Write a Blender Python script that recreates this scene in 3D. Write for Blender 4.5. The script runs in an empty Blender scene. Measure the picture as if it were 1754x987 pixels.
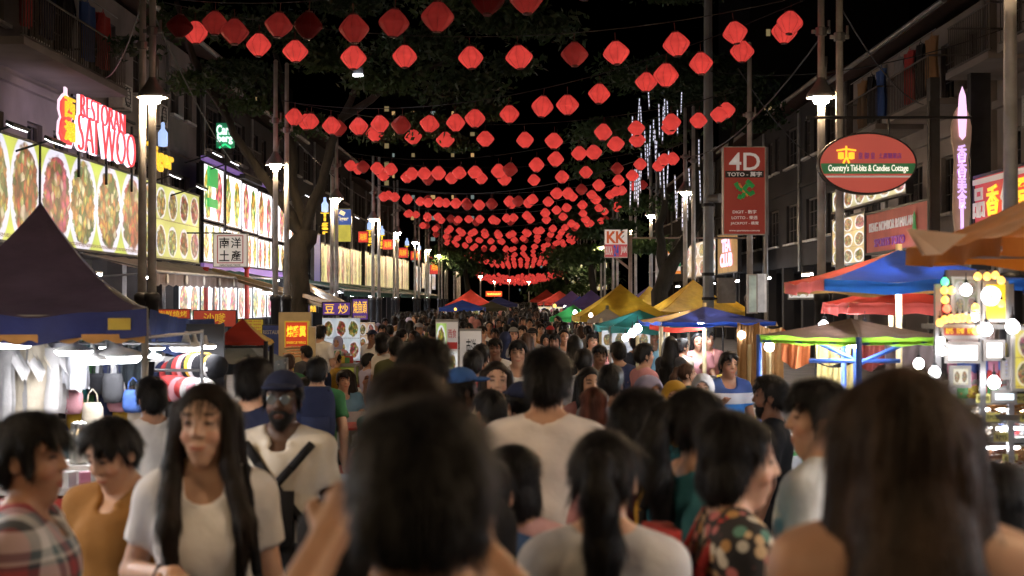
import bpy, math, random
import numpy as np
from mathutils import Vector, Matrix, Euler
sc = bpy.context.scene
R = random.Random(11)
COL = sc.collection
# ------------------------------------------------------------------ camera, sky, light, exposure
F, CX, CY, CAMZ = 2436.0, 895.0, 515.0, 1.95      # focal length and vanishing point in photo pixels, camera height
cam_d = bpy.data.cameras.new("camera"); cam = bpy.data.objects.new("camera", cam_d); COL.objects.link(cam)
cam.location = (0, 0, CAMZ); cam.rotation_euler = (math.pi/2 + 21.5/F, 0, 18.0/F)
cam_d.sensor_width = 36; cam_d.lens = 50; cam_d.clip_end = 3000; cam_d.clip_start = .05
cam_d.dof.use_dof = True; cam_d.dof.focus_distance = 34; cam_d.dof.aperture_fstop = 3.4; cam_d.dof.aperture_blades = 0
sc.camera = cam
W = bpy.data.worlds.new("World"); sc.world = W; W.use_nodes = True
wn = W.node_tree; bg = wn.nodes["Background"]; sky = wn.nodes.new("ShaderNodeTexSky"); sky.sky_type = 'NISHITA'
sky.sun_disc = False; sky.sun_elevation = math.radians(-7); sky.sun_rotation = math.radians(200)
wn.links.new(sky.outputs[0], bg.inputs[0]); bg.inputs[1].default_value = .05
sl = bpy.data.lights.new("moon", 'SUN'); sl.energy = .012; sl.angle = math.radians(.5); sl.color = (.8, .88, 1)
so = bpy.data.objects.new("moon", sl); COL.objects.link(so); so.rotation_euler = (math.radians(40), 0, math.radians(200))
vs = sc.view_settings; vs.view_transform = 'Standard'; vs.look = 'None'; vs.exposure = 1.15; vs.gamma = 1
cy = sc.cycles; cy.max_bounces = 5; cy.diffuse_bounces = 3; cy.glossy_bounces = 2; cy.transmission_bounces = 3
cy.transparent_max_bounces = 8; cy.sample_clamp_indirect = 2.5; cy.sample_clamp_direct = 0; cy.use_denoising = True
cy.caustics_reflective = False; cy.caustics_refractive = False; cy.blur_glossy = 1.0

def P(px, py, d): return Vector(((px-CX)/F*d, d, CAMZ+(CY-py)/F*d))
def D(px, X): return X*F/(px-CX)                  # depth at which the plane x = X crosses image column px
def Z(py, d): return CAMZ+(CY-py)/F*d
def gz(d):                                        # the street dips a little in front of the camera and rises again far off
    t = min(max((d-5.0)/5.5, 0), 1); a = -.32*t*t*(3-2*t)
    u = min(max((d-25)/75, 0), 1); return a + .36*u*u*(3-2*u)
ORD = "first second third fourth fifth sixth seventh eighth ninth tenth eleventh twelfth thirteenth fourteenth fifteenth sixteenth seventeenth eighteenth nineteenth twentieth".split()
def ordn(i): return ORD[i] if i < 20 else "twenty-"+ORD[i-20]

# ------------------------------------------------------------------ materials
MATS = {}; EM = .45        # printed and neon signs are dim next to the bare lamps
def nd(nt, t, **k):
    n = nt.nodes.new("ShaderNode"+t)
    for a, b in k.items(): setattr(n, a, b)
    return n
def mat(name, col, rough=.6, metal=0., emit=0., ecol=None, noise=(6, .25), bump=None, spec=.5, stretch=None, trans=0., coat=0):
    if name in MATS: return MATS[name]
    m = bpy.data.materials.new(name); m.use_nodes = True; nt = m.node_tree; b = nt.nodes["Principled BSDF"]
    L = nt.links.new
    b.inputs["Roughness"].default_value = rough; b.inputs["Metallic"].default_value = metal
    b.inputs["Specular IOR Level"].default_value = spec; b.inputs["Coat Weight"].default_value = coat
    b.inputs["Base Color"].default_value = (*col, 1)
    tc = nd(nt, "TexCoord"); src = tc.outputs["Object"]
    if stretch:
        mp = nd(nt, "Mapping"); mp.inputs["Scale"].default_value = stretch; L(src, mp.inputs[0]); src = mp.outputs[0]
    if noise and noise[1]:
        n = nd(nt, "TexNoise"); n.inputs["Scale"].default_value = noise[0]; n.inputs["Detail"].default_value = 5; L(src, n.inputs["Vector"])
        r = nd(nt, "MapRange"); r.inputs[1].default_value = .3; r.inputs[2].default_value = .7
        r.inputs[3].default_value = 1-noise[1]; r.inputs[4].default_value = 1+noise[1]*.6; L(n.outputs[0], r.inputs[0])
        mx = nd(nt, "VectorMath", operation='SCALE'); mx.inputs[0].default_value = col; L(r.outputs[0], mx.inputs["Scale"]); L(mx.outputs[0], b.inputs["Base Color"])
    if bump:
        n2 = nd(nt, "TexNoise"); n2.inputs["Scale"].default_value = bump[0]; n2.inputs["Detail"].default_value = 4; L(src, n2.inputs["Vector"])
        bp = nd(nt, "Bump"); bp.inputs["Strength"].default_value = bump[1]; bp.inputs["Distance"].default_value = .02; L(n2.outputs[0], bp.inputs["Height"]); L(bp.outputs[0], b.inputs["Normal"])
    if emit:
        b.inputs["Emission Color"].default_value = (*(ecol or col), 1); b.inputs["Emission Strength"].default_value = emit*(EM if emit < 6 else 1)
    if trans:
        tr = nd(nt, "BsdfTranslucent"); tr.inputs[0].default_value = (*col, 1); ms = nd(nt, "MixShader"); ms.inputs[0].default_value = trans
        L(b.outputs[0], ms.inputs[1]); L(tr.outputs[0], ms.inputs[2]); L(ms.outputs[0], nt.nodes["Material Output"].inputs[0])
    MATS[name] = m; return m
def glow(name, col, s): return MATS.get(name) or mat(name, tuple(min(1, c) for c in col), .5, emit=s, ecol=col, noise=None)
def cloth(name, col, trans=0.): return mat(name, col, .85, noise=(9, .10), bump=(16, .3), spec=.2, trans=trans)

def food_mat(name, nx, ny, bgc, strength, seed=0, asp=1.0, plate=(.9, .9, .95), strip=False, border=.46):
    """printed, back-lit food photographs: a grid of plates with food on them"""
    m = bpy.data.materials.new(name); m.use_nodes = True; nt = m.node_tree; b = nt.nodes["Principled BSDF"]; L = nt.links.new
    def math_(op, a, c=None):
        n = nd(nt, "Math", operation=op)
        for i, v in enumerate((a, c)):
            if v is None: continue
            if isinstance(v, (int, float)): n.inputs[i].default_value = v
            else: L(v, n.inputs[i])
        return n.outputs[0]
    uv = nd(nt, "UVMap"); sep = nd(nt, "SeparateXYZ"); L(uv.outputs[0], sep.inputs[0])
    u = math_('MULTIPLY', sep.outputs[0], nx); v = math_('MULTIPLY', sep.outputs[1], ny)
    iu = math_('FLOOR', u); iv = math_('FLOOR', v)
    cmb = nd(nt, "CombineXYZ"); L(iu, cmb.inputs[0]); L(iv, cmb.inputs[1]); cmb.inputs[2].default_value = seed
    wh = nd(nt, "TexWhiteNoise"); L(cmb.outputs[0], wh.inputs["Vector"])
    fu = math_('SUBTRACT', math_('FRACT', u), .5); fv = math_('SUBTRACT', math_('FRACT', v), .5)
    n0 = nd(nt, "TexNoise"); n0.inputs["Scale"].default_value = max(nx, ny)*3; L(uv.outputs[0], n0.inputs["Vector"]); 
    ox = math_('MULTIPLY', math_('SUBTRACT', wh.outputs[0], .5), .12)
    a = math_('ADD', fu, ox)
    dist = math_('SQRT', math_('ADD', math_('MULTIPLY', a, a), math_('MULTIPLY', math_('MULTIPLY', fv, fv), 1.0 if not strip else .55)))
    dw = math_('ADD', dist, math_('MULTIPLY', math_('SUBTRACT', n0.outputs[0], .5), .22))
    # food colours
    mp = nd(nt, "VectorMath", operation='ADD'); L(uv.outputs[0], mp.inputs[0]); L(cmb.outputs[0], mp.inputs[1])
    sc_ = nd(nt, "VectorMath", operation='MULTIPLY'); L(mp.outputs[0], sc_.inputs[0]); sc_.inputs[1].default_value = (nx*5*asp, ny*5, 1)
    n1 = nd(nt, "TexNoise"); n1.inputs["Scale"].default_value = 1.0; n1.inputs["Detail"].default_value = 4; n1.inputs["Distortion"].default_value = 1.2; L(sc_.outputs[0], n1.inputs["Vector"])
    rp = nd(nt, "ValToRGB"); e = rp.color_ramp.elements
    e[0].position = .30; e[0].color = (.06, .16, .03, 1); e[1].position = .74; e[1].color = (.85, .75, .55, 1)
    for p_, c_ in ((.40, (.20, .06, .02, 1)), (.47, (.55, .20, .05, 1)), (.53, (.62, .10, .06, 1)), (.60, (.80, .52, .12, 1)), (.66, (.25, .42, .06, 1))):
        q = e.new(p_); q.color = c_
    vo = nd(nt, "TexVoronoi"); vo.inputs["Scale"].default_value = 2.2; L(sc_.outputs[0], vo.inputs["Vector"])
    vs_ = nd(nt, "SeparateXYZ"); L(vo.outputs["Color"], vs_.inputs[0]); v2 = nd(nt, "VectorMath", operation='MULTIPLY'); L(sc_.outputs[0], v2.inputs[0]); v2.inputs[1].default_value = (1.9, 1.9, 1); L(v2.outputs[0], vo.inputs["Vector"]); vo.inputs["Scale"].default_value = 1.0
    L(math_('ADD', math_('MULTIPLY', n1.outputs[0], .55), math_('MULTIPLY', vs_.outputs[0], .48)), rp.inputs[0])
    hs = nd(nt, "HueSaturation"); hs.inputs["Saturation"].default_value = 1.05; L(math_('ADD', .41, math_('MULTIPLY', wh.outputs[0], .16)), hs.inputs["Hue"]); L(rp.outputs[0], hs.inputs["Color"])
    def step(x, lo, hi):
        r = nd(nt, "MapRange"); r.inputs[1].default_value = lo; r.inputs[2].default_value = hi; L(x, r.inputs[0]); return r.outputs[0]
    def mix(f, a_, b_):
        x = nd(nt, "Mix", data_type='RGBA')
        if isinstance(f, float): x.inputs[0].default_value = f
        else: L(f, x.inputs[0])
        for i, v_ in ((6, a_), (7, b_)):
            if isinstance(v_, tuple): x.inputs[i].default_value = (*v_, 1)
            else: L(v_, x.inputs[i])
        return x.outputs[2]
    dk = nd(nt, "VectorMath", operation='SCALE'); L(hs.outputs[0], dk.inputs[0]); L(step(vo.outputs["Distance"], 1.1, .1), dk.inputs["Scale"])
    c1 = mix(step(dw, .34+.085*(border > .5), .37+.085*(border > .5)), dk.outputs[0], plate)
    nb = nd(nt, "TexNoise"); nb.inputs["Scale"].default_value = 2.5; L(uv.outputs[0], nb.inputs["Vector"])
    bgv = mix(step(nb.outputs[0], .35, .65), bgc, tuple(min(1, c*1.5+.04) for c in bgc))
    c2 = mix(step(dist, border-.03, border), c1, bgv)
    # little caption lines under each plate
    cap = math_('MULTIPLY', math_('GREATER_THAN', math_('ABSOLUTE', math_('ADD', fv, .43)), -1), math_('LESS_THAN', math_('ABSOLUTE', math_('ADD', fv, .44)), .018))
    capn = nd(nt, "TexNoise"); capn.inputs["Scale"].default_value = nx*30; L(uv.outputs[0], capn.inputs["Vector"])
    cap = math_('MULTIPLY', cap, math_('GREATER_THAN', capn.outputs[0], .48))
    c3 = mix(cap, c2, (.15, .05, .03))
    b.inputs["Base Color"].default_value = (.06, .06, .06, 1); L(c3, b.inputs["Emission Color"]); b.inputs["Emission Strength"].default_value = strength*EM
    b.inputs["Roughness"].default_value = .4
    return m

# ------------------------------------------------------------------ mesh helpers
class MB:
    def __init__(s): s.v = []; s.f = []; s.mi = []; s.uv = {}
    def add(s, vs, fs, mi=0, uvs=None):
        o = len(s.v); s.v += [tuple(map(float, x)) for x in vs]
        for k, f in enumerate(fs):
            if uvs: s.uv[len(s.f)] = uvs[k]
            s.f.append(tuple(i+o for i in f)); s.mi.append(mi)
        return s
    def box(s, c, d, rot=None, mi=0, taper=1.0):
        c = Vector(c); hx, hy, hz = d[0]/2, d[1]/2, d[2]/2
        vs = [Vector((x*hx*(taper if z > 0 else 1), y*hy*(taper if z > 0 else 1), z*hz)) for x in (-1, 1) for y in (-1, 1) for z in (-1, 1)]
        if rot is not None:
            M_ = Euler(rot).to_matrix() if not isinstance(rot, Matrix) else rot; vs = [M_ @ v for v in vs]
        return s.add([v+c for v in vs], [(0, 1, 3, 2), (4, 6, 7, 5), (0, 4, 5, 1), (2, 3, 7, 6), (0, 2, 6, 4), (1, 5, 7, 3)], mi)
    def tube(s, p0, p1, r0, r1=None, n=8, mi=0, cap=True):
        p0, p1 = Vector(p0), Vector(p1); r1 = r0 if r1 is None else r1; z = (p1-p0).normalized()
        x = z.orthogonal().normalized(); y = z.cross(x); vs = []
        for p, r in ((p0, r0), (p1, r1)):
            for i in range(n):
                a = 2*math.pi*i/n; vs.append(p+x*math.cos(a)*r+y*math.sin(a)*r)
        fs = [(i, (i+1) % n, n+(i+1) % n, n+i) for i in range(n)]
        if cap: fs += [tuple(range(n-1, -1, -1)), tuple(range(n, 2*n))]
        return s.add(vs, fs, mi)
    def path(s, pts, r, n=6, mi=0):
        for a, b in zip(pts[:-1], pts[1:]): s.tube(a, b, r if not callable(r) else r(a), r if not callable(r) else r(b), n, mi)
        return s
    def lathe(s, prof, n=16, c=(0, 0, 0), mi=0, ax=None):
        c = Vector(c); vs = []; k = len(prof)
        for i in range(n):
            a = 2*math.pi*i/n
            for r, z in prof:
                v = Vector((r*math.cos(a), r*math.sin(a), z)); vs.append((ax @ v if ax else v)+c)
        fs = [(i*k+j, ((i+1) % n)*k+j, ((i+1) % n)*k+j+1, i*k+j+1) for i in range(n) for j in range(k-1)]
        return s.add(vs, fs, mi)
    def quad(s, a, b, c, d, mi=0): return s.add([a, b, c, d], [(0, 1, 2, 3)], mi, [[(0, 0), (1, 0), (1, 1), (0, 1)]])
    def grid(s, fn, nu, nv, mi=0):
        vs = [fn(i/nu, j/nv) for i in range(nu+1) for j in range(nv+1)]; w = nv+1
        fs = []; uvs = []
        for i in range(nu):
            for j in range(nv):
                fs.append((i*w+j, (i+1)*w+j, (i+1)*w+j+1, i*w+j+1)); uvs.append([(i/nu, j/nv), ((i+1)/nu, j/nv), ((i+1)/nu, (j+1)/nv), (i/nu, (j+1)/nv)])
        return s.add(vs, fs, mi, uvs)
    def mesh(s, name, mats, smooth=False):
        me = bpy.data.meshes.new(name); me.from_pydata(s.v, [], s.f); me.update()
        for m in (mats if isinstance(mats, (list, tuple)) else [mats]): me.materials.append(m)
        if any(s.mi): me.polygons.foreach_set("material_index", s.mi)
        if s.uv:
            l = me.uv_layers.new(name="UVMap").data
            for k, uvs in s.uv.items():
                p = me.polygons[k]
                for li, u in zip(p.loop_indices, uvs): l[li].uv = u
        if smooth: me.polygons.foreach_set("use_smooth", [True]*len(me.polygons))
        return me
    def build(s, name, mats, parent=None, smooth=False, loc=None):
        return link(name, s.mesh(name, mats, smooth), parent, loc)
def link(name, me, parent=None, loc=None):
    o = bpy.data.objects.new(name, me); COL.objects.link(o)
    if parent: o.parent = parent
    if loc is not None: o.location = loc
    return o
def tag(o, label, cat, group=None):
    o["label"] = label; o["category"] = cat
    if group: o["group"] = group
    return o
def thing(name, label, cat, loc=(0, 0, 0), rz=0, group=None):
    o = bpy.data.objects.new(name, None); COL.objects.link(o); o.location = loc; o.rotation_euler = (0, 0, rz); o.empty_display_size = .1
    return tag(o, label, cat, group)
def struct(o, kind="structure"): o["kind"] = kind; return o
def copy_tree(o, parent=None, label=None):
    c = o.copy(); COL.objects.link(c)
    if parent: c.parent = parent
    if label: c["label"] = label
    for ch in list(o.children): copy_tree(ch, c)
    return c
def shade_smooth(me): me.polygons.foreach_set("use_smooth", [True]*len(me.polygons))

def text_mesh(body, w, h, depth=.02, bold=0.0, mats=None, name="lettering", align=True):
    """lettering fitted into a w x h box centred on the origin in the XZ plane, front facing -Y"""
    cu = bpy.data.curves.new("tmp", "FONT"); cu.body = body; cu.align_x = 'CENTER'; cu.extrude = .5; cu.offset = bold; cu.resolution_u = 3; cu.space_line = .85
    o = bpy.data.objects.new("tmp", cu); COL.objects.link(o)
    dg = bpy.context.evaluated_depsgraph_get(); dg.update()
    me = bpy.data.meshes.new_from_object(o.evaluated_get(dg)); bpy.data.objects.remove(o); bpy.data.curves.remove(cu)
    n = len(me.vertices); co = np.empty(n*3, np.float32); me.vertices.foreach_get("co", co); co = co.reshape(-1, 3)
    lo, hi = co.min(0), co.max(0); ctr = (lo+hi)/2; s = np.maximum(hi-lo, 1e-6)
    co = (co-ctr)/s
    out = np.stack([co[:, 0]*w, -co[:, 2]*depth, co[:, 1]*h], 1)
    me.vertices.foreach_set("co", out.astype(np.float32).ravel()); me.materials.clear()
    for m in mats or []: me.materials.append(m)
    me.name = name; me.update(); return me
def text(body, w, h, loc, m, parent, face='cam', depth=.02, bold=0.0, name="lettering"):
    """face: cam = towards -Y, L = on the left facade facing +X (reads away from camera), R = on the right facade facing -X"""
    o = link(name, text_mesh(body, w, h, depth, bold, [m], name), parent, loc)
    o.rotation_euler = (0, 0, {'cam': 0, 'L': math.pi/2, 'R': -math.pi/2}[face]); return o

# common materials
M_metal = mat("galvanised_metal", (.32, .32, .33), .45, .7, noise=(3, .3))
M_pole = mat("pole_paint", (.62, .60, .60), .5, .2, noise=(5, .25), bump=(30, .1))
M_dark = mat("dark_metal", (.025, .025, .03), .5, .3)
M_black = mat("black_plastic", (.012, .012, .014), .45)
M_bulb = glow("warm_lamp_glow", (1, .70, .40), 400)
M_white_bulb = glow("white_bulb_glow", (1, .97, .98), 12)
M_tube = glow("tube_light_glow", (.92, .95, 1), 80)
M_letter_w = glow("white_letter_glow", (1, .82, .97), 1.5)
M_letter_r = glow("red_letter_glow", (.85, .06, .07), 1.0)
M_white_paint = mat("white_paint", (.62, .60, .58), .6)
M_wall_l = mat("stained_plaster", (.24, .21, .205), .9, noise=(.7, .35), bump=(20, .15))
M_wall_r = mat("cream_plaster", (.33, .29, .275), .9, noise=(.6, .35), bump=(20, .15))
M_wall_d = mat("shade_darkened_plaster", (.03, .028, .031), .9, noise=(.5, .4), bump=(20, .15))  # base colour lowered to near black in place of the shade on these facades
M_glass = mat("dark_window_glass", (.02, .022, .028), .12, spec=.6)
M_frame = mat("window_frame_paint", (.10, .085, .08), .6)
M_roof = mat("roof_tile_clay", (.10, .05, .04), .8)
M_wood = mat("stall_timber", (.35, .24, .14), .7, stretch=(2, 2, 14))
M_cream_pole = mat("cream_painted_pole", (.62, .52, .30), .5)
# ------------------------------------------------------------------ street, pavements
road = MB()
ys = [-14+i*2 for i in range(0, 30)]+[46+i*8 for i in range(0, 40)]+[420, 700]
xs_ = [-4.6, -2.3, 0, 2.1, 4.2]
road.add([(x, y, gz(y)) for y in ys for x in xs_], [(i*5+j, i*5+j+1, (i+1)*5+j+1, (i+1)*5+j) for i in range(len(ys)-1) for j in range(4)])
M_asphalt = mat("wet_asphalt", (.045, .044, .046), .5, noise=(3, .4), bump=(120, .3))
struct(road.build("street", M_asphalt))
M_pave = mat("paving_concrete", (.20, .18, .17), .7, noise=(2, .3), bump=(60, .2))
for nm, xa, xb in (("pavement", -60, -4.6), ("pavement", 4.2, 60)):
    m = MB(); k = (xa, xb)
    m.add([(x, y, gz(y)+.13) for y in ys for x in k], [(i*2, i*2+1, i*2+3, i*2+2) for i in range(len(ys)-1)])
    xe = xb if xa < 0 else xa
    m.add([(xe, y, gz(y)+z) for y in ys for z in (-.05, .13)], [(i*2, i*2+1, i*2+3, i*2+2) for i in range(len(ys)-1)])
    struct(m.build(nm, M_pave))
far = MB(); far.add([(-900, -60, -.7), (900, -60, -.7), (900, 1500, -.7), (-900, 1500, -.7)], [(0, 1, 2, 3)])
struct(far.build("ground", mat("dark_ground", (.05, .05, .05), .9)))

# ------------------------------------------------------------------ shophouse rows
def wall_holes(m, X, n, y0, y1, z0, z1, wins, rev=.18):
    yb = sorted({y0, y1, *[w[0]-w[2]/2 for w in wins], *[w[0]+w[2]/2 for w in wins]})
    zb = sorted({z0, z1, *[w[1]-w[3]/2 for w in wins], *[w[1]+w[3]/2 for w in wins]})
    for a, b in zip(yb[:-1], yb[1:]):
        for c, d in zip(zb[:-1], zb[1:]):
            ym, zm = (a+b)/2, (c+d)/2
            if any(abs(ym-w[0]) < w[2]/2 and abs(zm-w[1]) < w[3]/2 for w in wins): continue
            m.add([(X, a, c), (X, b, c), (X, b, d), (X, a, d)], [(0, 1, 2, 3)])
    for yc, zc, w, h in wins:
        q = [(yc-w/2, zc-h/2), (yc+w/2, zc-h/2), (yc+w/2, zc+h/2), (yc-w/2, zc+h/2)]
        for (a, c), (b, d) in zip(q, q[1:]+q[:1]):
            m.add([(X, a, c), (X, b, d), (X-n*rev, b, d), (X-n*rev, a, c)], [(0, 1, 2, 3)])
def window(root, X, n, yc, zc, w, h, bars=3, fm=None):
    f = MB(); x = X-n*.13
    for yy in (-w/2+.03, w/2-.03): f.box((x, yc+yy, zc), (.06, .06, h))
    for zz in (-h/2+.03, h/2-.03): f.box((x+n*.004, yc, zc+zz), (.06, w-.12, .06))
    for k in range(1, bars): f.box((x, yc-w/2+w*k/bars, zc), (.035, .035, h-.12))
    for k in range(1, 3): f.box((x+n*.03, yc, zc-h/2+h*k/3), (.02, w-.12, .02))
    o = f.build("window", fm or M_frame, root)
    p = MB(); p.box((X-n*.16, yc, zc), (.02, w, h)); p.build("pane", M_glass, o)
    s = MB(); s.box((X+n*.05, yc, zc-h/2-.04), (.16, w+.2, .07)); s.build("sill", M_white_paint, o)
def shophouse(n, X, y0, y1, top, storeys, label, wallm, bay=3.6, roof=True, seed=0, balcony=(), detail=True):
    r = random.Random(seed); root = thing("shophouse", label, "building", (0, 0, 0))
    wins = []; nb = max(1, round((y1-y0)/bay)); bw = (y1-y0)/nb; fh = (top-3.2)/storeys
    for s_ in range(storeys):
        zc = 3.2+fh*s_+fh*.56
        for b in range(nb):
            yc = y0+bw*(b+.5); kind = r.random()
            if kind < .55: wins.append((yc-bw*.2, zc, .9, 1.35)); wins.append((yc+bw*.22, zc, 1.0, 1.35))
            else: wins.append((yc, zc, bw*.55, 1.45))
    m = MB(); wall_holes(m, X, n, y0, y1, 3.2, top, wins)
    xb = X-n*9
    m.quad((X, y0, -.6), (xb, y0, -.6), (xb, y0, top), (X, y0, top)); m.quad((X, y1, -.6), (xb, y1, -.6), (xb, y1, top), (X, y1, top))
    m.quad((xb, y0, -.6), (xb, y1, -.6), (xb, y1, top), (xb, y0, top)); m.quad((X, y0, top), (X, y1, top), (xb, y1, top), (xb, y0, top))
    # dark interior behind the windows and the open ground-floor shop
    m.quad((X-n*.9, y0, 3.2), (X-n*.9, y1, 3.2), (X-n*.9, y1, top-.01), (X-n*.9, y0, top-.01))
    m.quad((X-n*3.2, y0, -.6), (X-n*3.2, y1, -.6), (X-n*3.2, y1, 3.2), (X-n*3.2, y0, 3.2)); m.quad((X, y0, 3.2), (X, y1, 3.2), (xb, y1, 3.2), (xb, y0, 3.2))
    m.build("wall", wallm, root)
    for b in range(nb+1):
        p = MB(); p.box((X-n*.2, y0+bw*b+(.21 if b == 0 else -.21 if b == nb else 0), 1.3), (.38, .4, 3.78)); p.build("pillar", wallm, root)
    for w in wins: window(root, X, n, *w)
    for s_ in range(1, storeys):
        b = MB(); b.box((X+n*.06, (y0+y1)/2, 3.2+fh*s_), (.12, y1-y0-.02, .16)); b.build("string_course", wallm, root)
    if roof:
        f = MB(); e = .9
        f.add([(X+n*e, y0-.1, top-.05), (X+n*e, y1+.1, top-.05), (X-n*4.5, y1+.1, top+2.0), (X-n*4.5, y0-.1, top+2.0),
               (X+n*e, y0-.1, top-.17), (X+n*e, y1+.1, top-.17), (X-n*4.5, y1+.1, top+1.85), (X-n*4.5, y0-.1, top+1.85)],
              [(0, 1, 2, 3), (7, 6, 5, 4), (0, 4, 5, 1), (0, 3, 7, 4), (1, 5, 6, 2)])
        ro = f.build("roof", M_roof, root)
        g = MB(); g.tube((X+n*(e+.06), y0, top-.1), (X+n*(e+.06), y1, top-.1), .07, n=8); g.build("gutter", M_metal, ro)
    for k in range(nb+1):
        if k % 2 == 0:
            d = MB(); d.tube((X+n*.09, min(max(y0+bw*k, y0+.15), y1-.15), 3.0), (X+n*.09, min(max(y0+bw*k, y0+.15), y1-.15), top-.1), .055); d.build("drainpipe", M_metal, root)
    for (ya, yb, zf) in balcony:
        b = MB(); b.box((X+n*.6, (ya+yb)/2, zf), (1.2, yb-ya, .14)); bo = b.build("balcony", wallm, root)
        rl = MB(); k = int((yb-ya)/.14)
        for i in range(k+1): rl.tube((X+n*1.15, ya+.05+(yb-ya-.1)*i/k, zf+.07), (X+n*1.15, ya+.05+(yb-ya-.1)*i/k, zf+1.0), .012, n=4)
        for zz in (.12, 1.0): rl.tube((X+n*1.15, ya, zf+zz), (X+n*1.15, yb, zf+zz), .022, n=6)
        for yy in (ya+.03, yb-.03): rl.tube((X+n*.02, yy, zf+1.0), (X+n*1.15, yy, zf+1.0), .022, n=6)
        rl.build("railing", M_frame, bo)
    return root
XL, XR = -10.0, 10.0
shophouse(1, XL, 24, 43.5, 9.3, 2, "stained pale shophouse above the long food billboard", M_wall_l, seed=3, balcony=[(25.0, 31.6, 6.55)])
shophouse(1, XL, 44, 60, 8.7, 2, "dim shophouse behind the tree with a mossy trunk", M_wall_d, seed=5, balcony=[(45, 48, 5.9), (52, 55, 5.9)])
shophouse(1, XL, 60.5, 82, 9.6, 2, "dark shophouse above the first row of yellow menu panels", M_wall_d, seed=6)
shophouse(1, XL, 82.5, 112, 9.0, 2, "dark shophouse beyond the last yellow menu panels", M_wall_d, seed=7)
shophouse(-1, XR, 20, 30.0, 8.9, 2, "cream shophouse with balconies behind the red square sign", M_wall_r, seed=9, balcony=[(21, 26.4, 6.6), (26.9, 29.6, 6.6)])
shophouse(-1, XR, 30.5, 43, 8.5, 2, "cream shophouse with laundry behind the oval sign", M_wall_r, seed=12, balcony=[(31, 34.5, 6.3), (35.5, 39, 6.3)])
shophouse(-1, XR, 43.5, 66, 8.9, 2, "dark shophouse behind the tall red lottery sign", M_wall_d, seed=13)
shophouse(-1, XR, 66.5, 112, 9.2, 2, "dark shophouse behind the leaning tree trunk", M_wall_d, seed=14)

# laundry and air conditioners on the near houses
def garment(name, w, h, m, label, loc, rz=0, cat="clothing", group=None, sleeves=True, seed=0):
    b = MB(); r = random.Random(seed)
    ph = r.random()*6
    def sh(u, v):
        x = (u-.5)*w*(1-.12*v); return (x, .03*math.sin(u*9+ph)+.015*math.sin(v*7+u*15), -v*h)
    b.grid(sh, 8, 8); b.grid(lambda u, v: (lambda q: (q[0], q[1]+.05+.05*math.sin(math.pi*u)*v, q[2]))(sh(u, v)), 8, 8)
    if sleeves:
        for s in (-1, 1):
            b.grid(lambda u, v: (s*(w*.42+u*w*.3), .02+.03*math.sin(v*5), -u*h*.28-v*h*.2), 4, 3)
            b.grid(lambda u, v: (s*(w*.42+u*w*.3), .06+.03*math.sin(v*5), -u*h*.28-v*h*.2), 4, 3)
    b.tube((-w*.3, .03, -.02), (0, .03, .07), .008, n=4); b.tube((w*.3, .03, -.02), (0, .03, .07), .008, n=4); b.tube((0, .03, .07), (0, .03, .13), .008, n=4)
    o = b.build(name, m, None, True); o.location = loc; o.rotation_euler = (0, 0, rz); return tag(o, label, cat, group)
C_navy = cloth("navy_cotton", (.02, .025, .06)); C_red = cloth("red_cotton", (.42, .05, .05)); C_grey = cloth("grey_cotton", (.25, .25, .27))
C_white = cloth("white_cotton", (.62, .60, .60)); C_black = cloth("black_cotton", (.014, .014, .017)); C_tan = cloth("tan_cotton", (.35, .20, .10)); C_blue = cloth("blue_cotton", (.05, .10, .30))
for i, (y, m, c) in enumerate(((25.8, C_red, "dark red"), (26.9, C_navy, "navy"), (28.1, C_black, "black"), (29.4, C_blue, "blue"), (30.5, C_red, "bright red"))):
    garment("hanging_garment", .75, 1.15, m, f"{c} garment, {ordn(i)} along the balcony above the long food billboard", (XL+1.0, y, 8.1), math.pi/2, group="laundry above the long food billboard", sleeves=i % 2 == 0, seed=i)
ln = MB(); ln.tube((XL+1.0, 25, 8.22), (XL+1.0, 31.5, 8.22), .012, n=5); tag(ln.build("laundry_pole", M_metal), "thin laundry pole over the balcony above the food billboard", "laundry pole")
for i, (y, m, c) in enumerate(((31.4, C_tan, "tan"), (32.3, C_black, "black"), (33.2, C_red, "red"), (34.1, C_grey, "grey"), (35.8, C_blue, "blue"), (36.8, C_black, "long black"), (37.8, C_tan, "light tan"))):
    garment("hanging_garment", .7, 1.2, m, f"{c} garment, {ordn(i)} of the laundry on the balconies behind the oval sign", (XR-1.0, y, 7.75), -math.pi/2, group="laundry behind the oval sign", sleeves=i % 2 == 1, seed=20+i)
ln = MB(); ln.tube((XR-1.0, 31, 7.87), (XR-1.0, 39, 7.87), .012, n=5); tag(ln.build("laundry_pole", M_metal), "thin laundry pole over the balconies behind the oval sign", "laundry pole")
def aircon(X, n, y, z, label):
    t = thing("air_conditioner", label, "air conditioner", (X+n*.22, y, z), 0, "air conditioners on the house walls")
    b = MB(); b.box((0, 0, .3), (.34, .85, .58)); b.build("casing", M_white_paint, t)
    f = MB(); ax = Matrix.Rotation(math.pi/2, 3, 'Y')
    f.lathe([(.24, 0), (.24, .02), (.2, .02)], 14, (n*.17, 0, .3), ax=ax)
    for k in range(6): f.box((n*.185, 0, .08+k*.09), (.01, .5, .015))
    f.build("grille", M_dark, t)
    k = MB()
    for s in (-.3, .3): k.box((-n*.02, s, -.02), (.4, .04, .04))
    k.build("bracket", M_metal, t)
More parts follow.
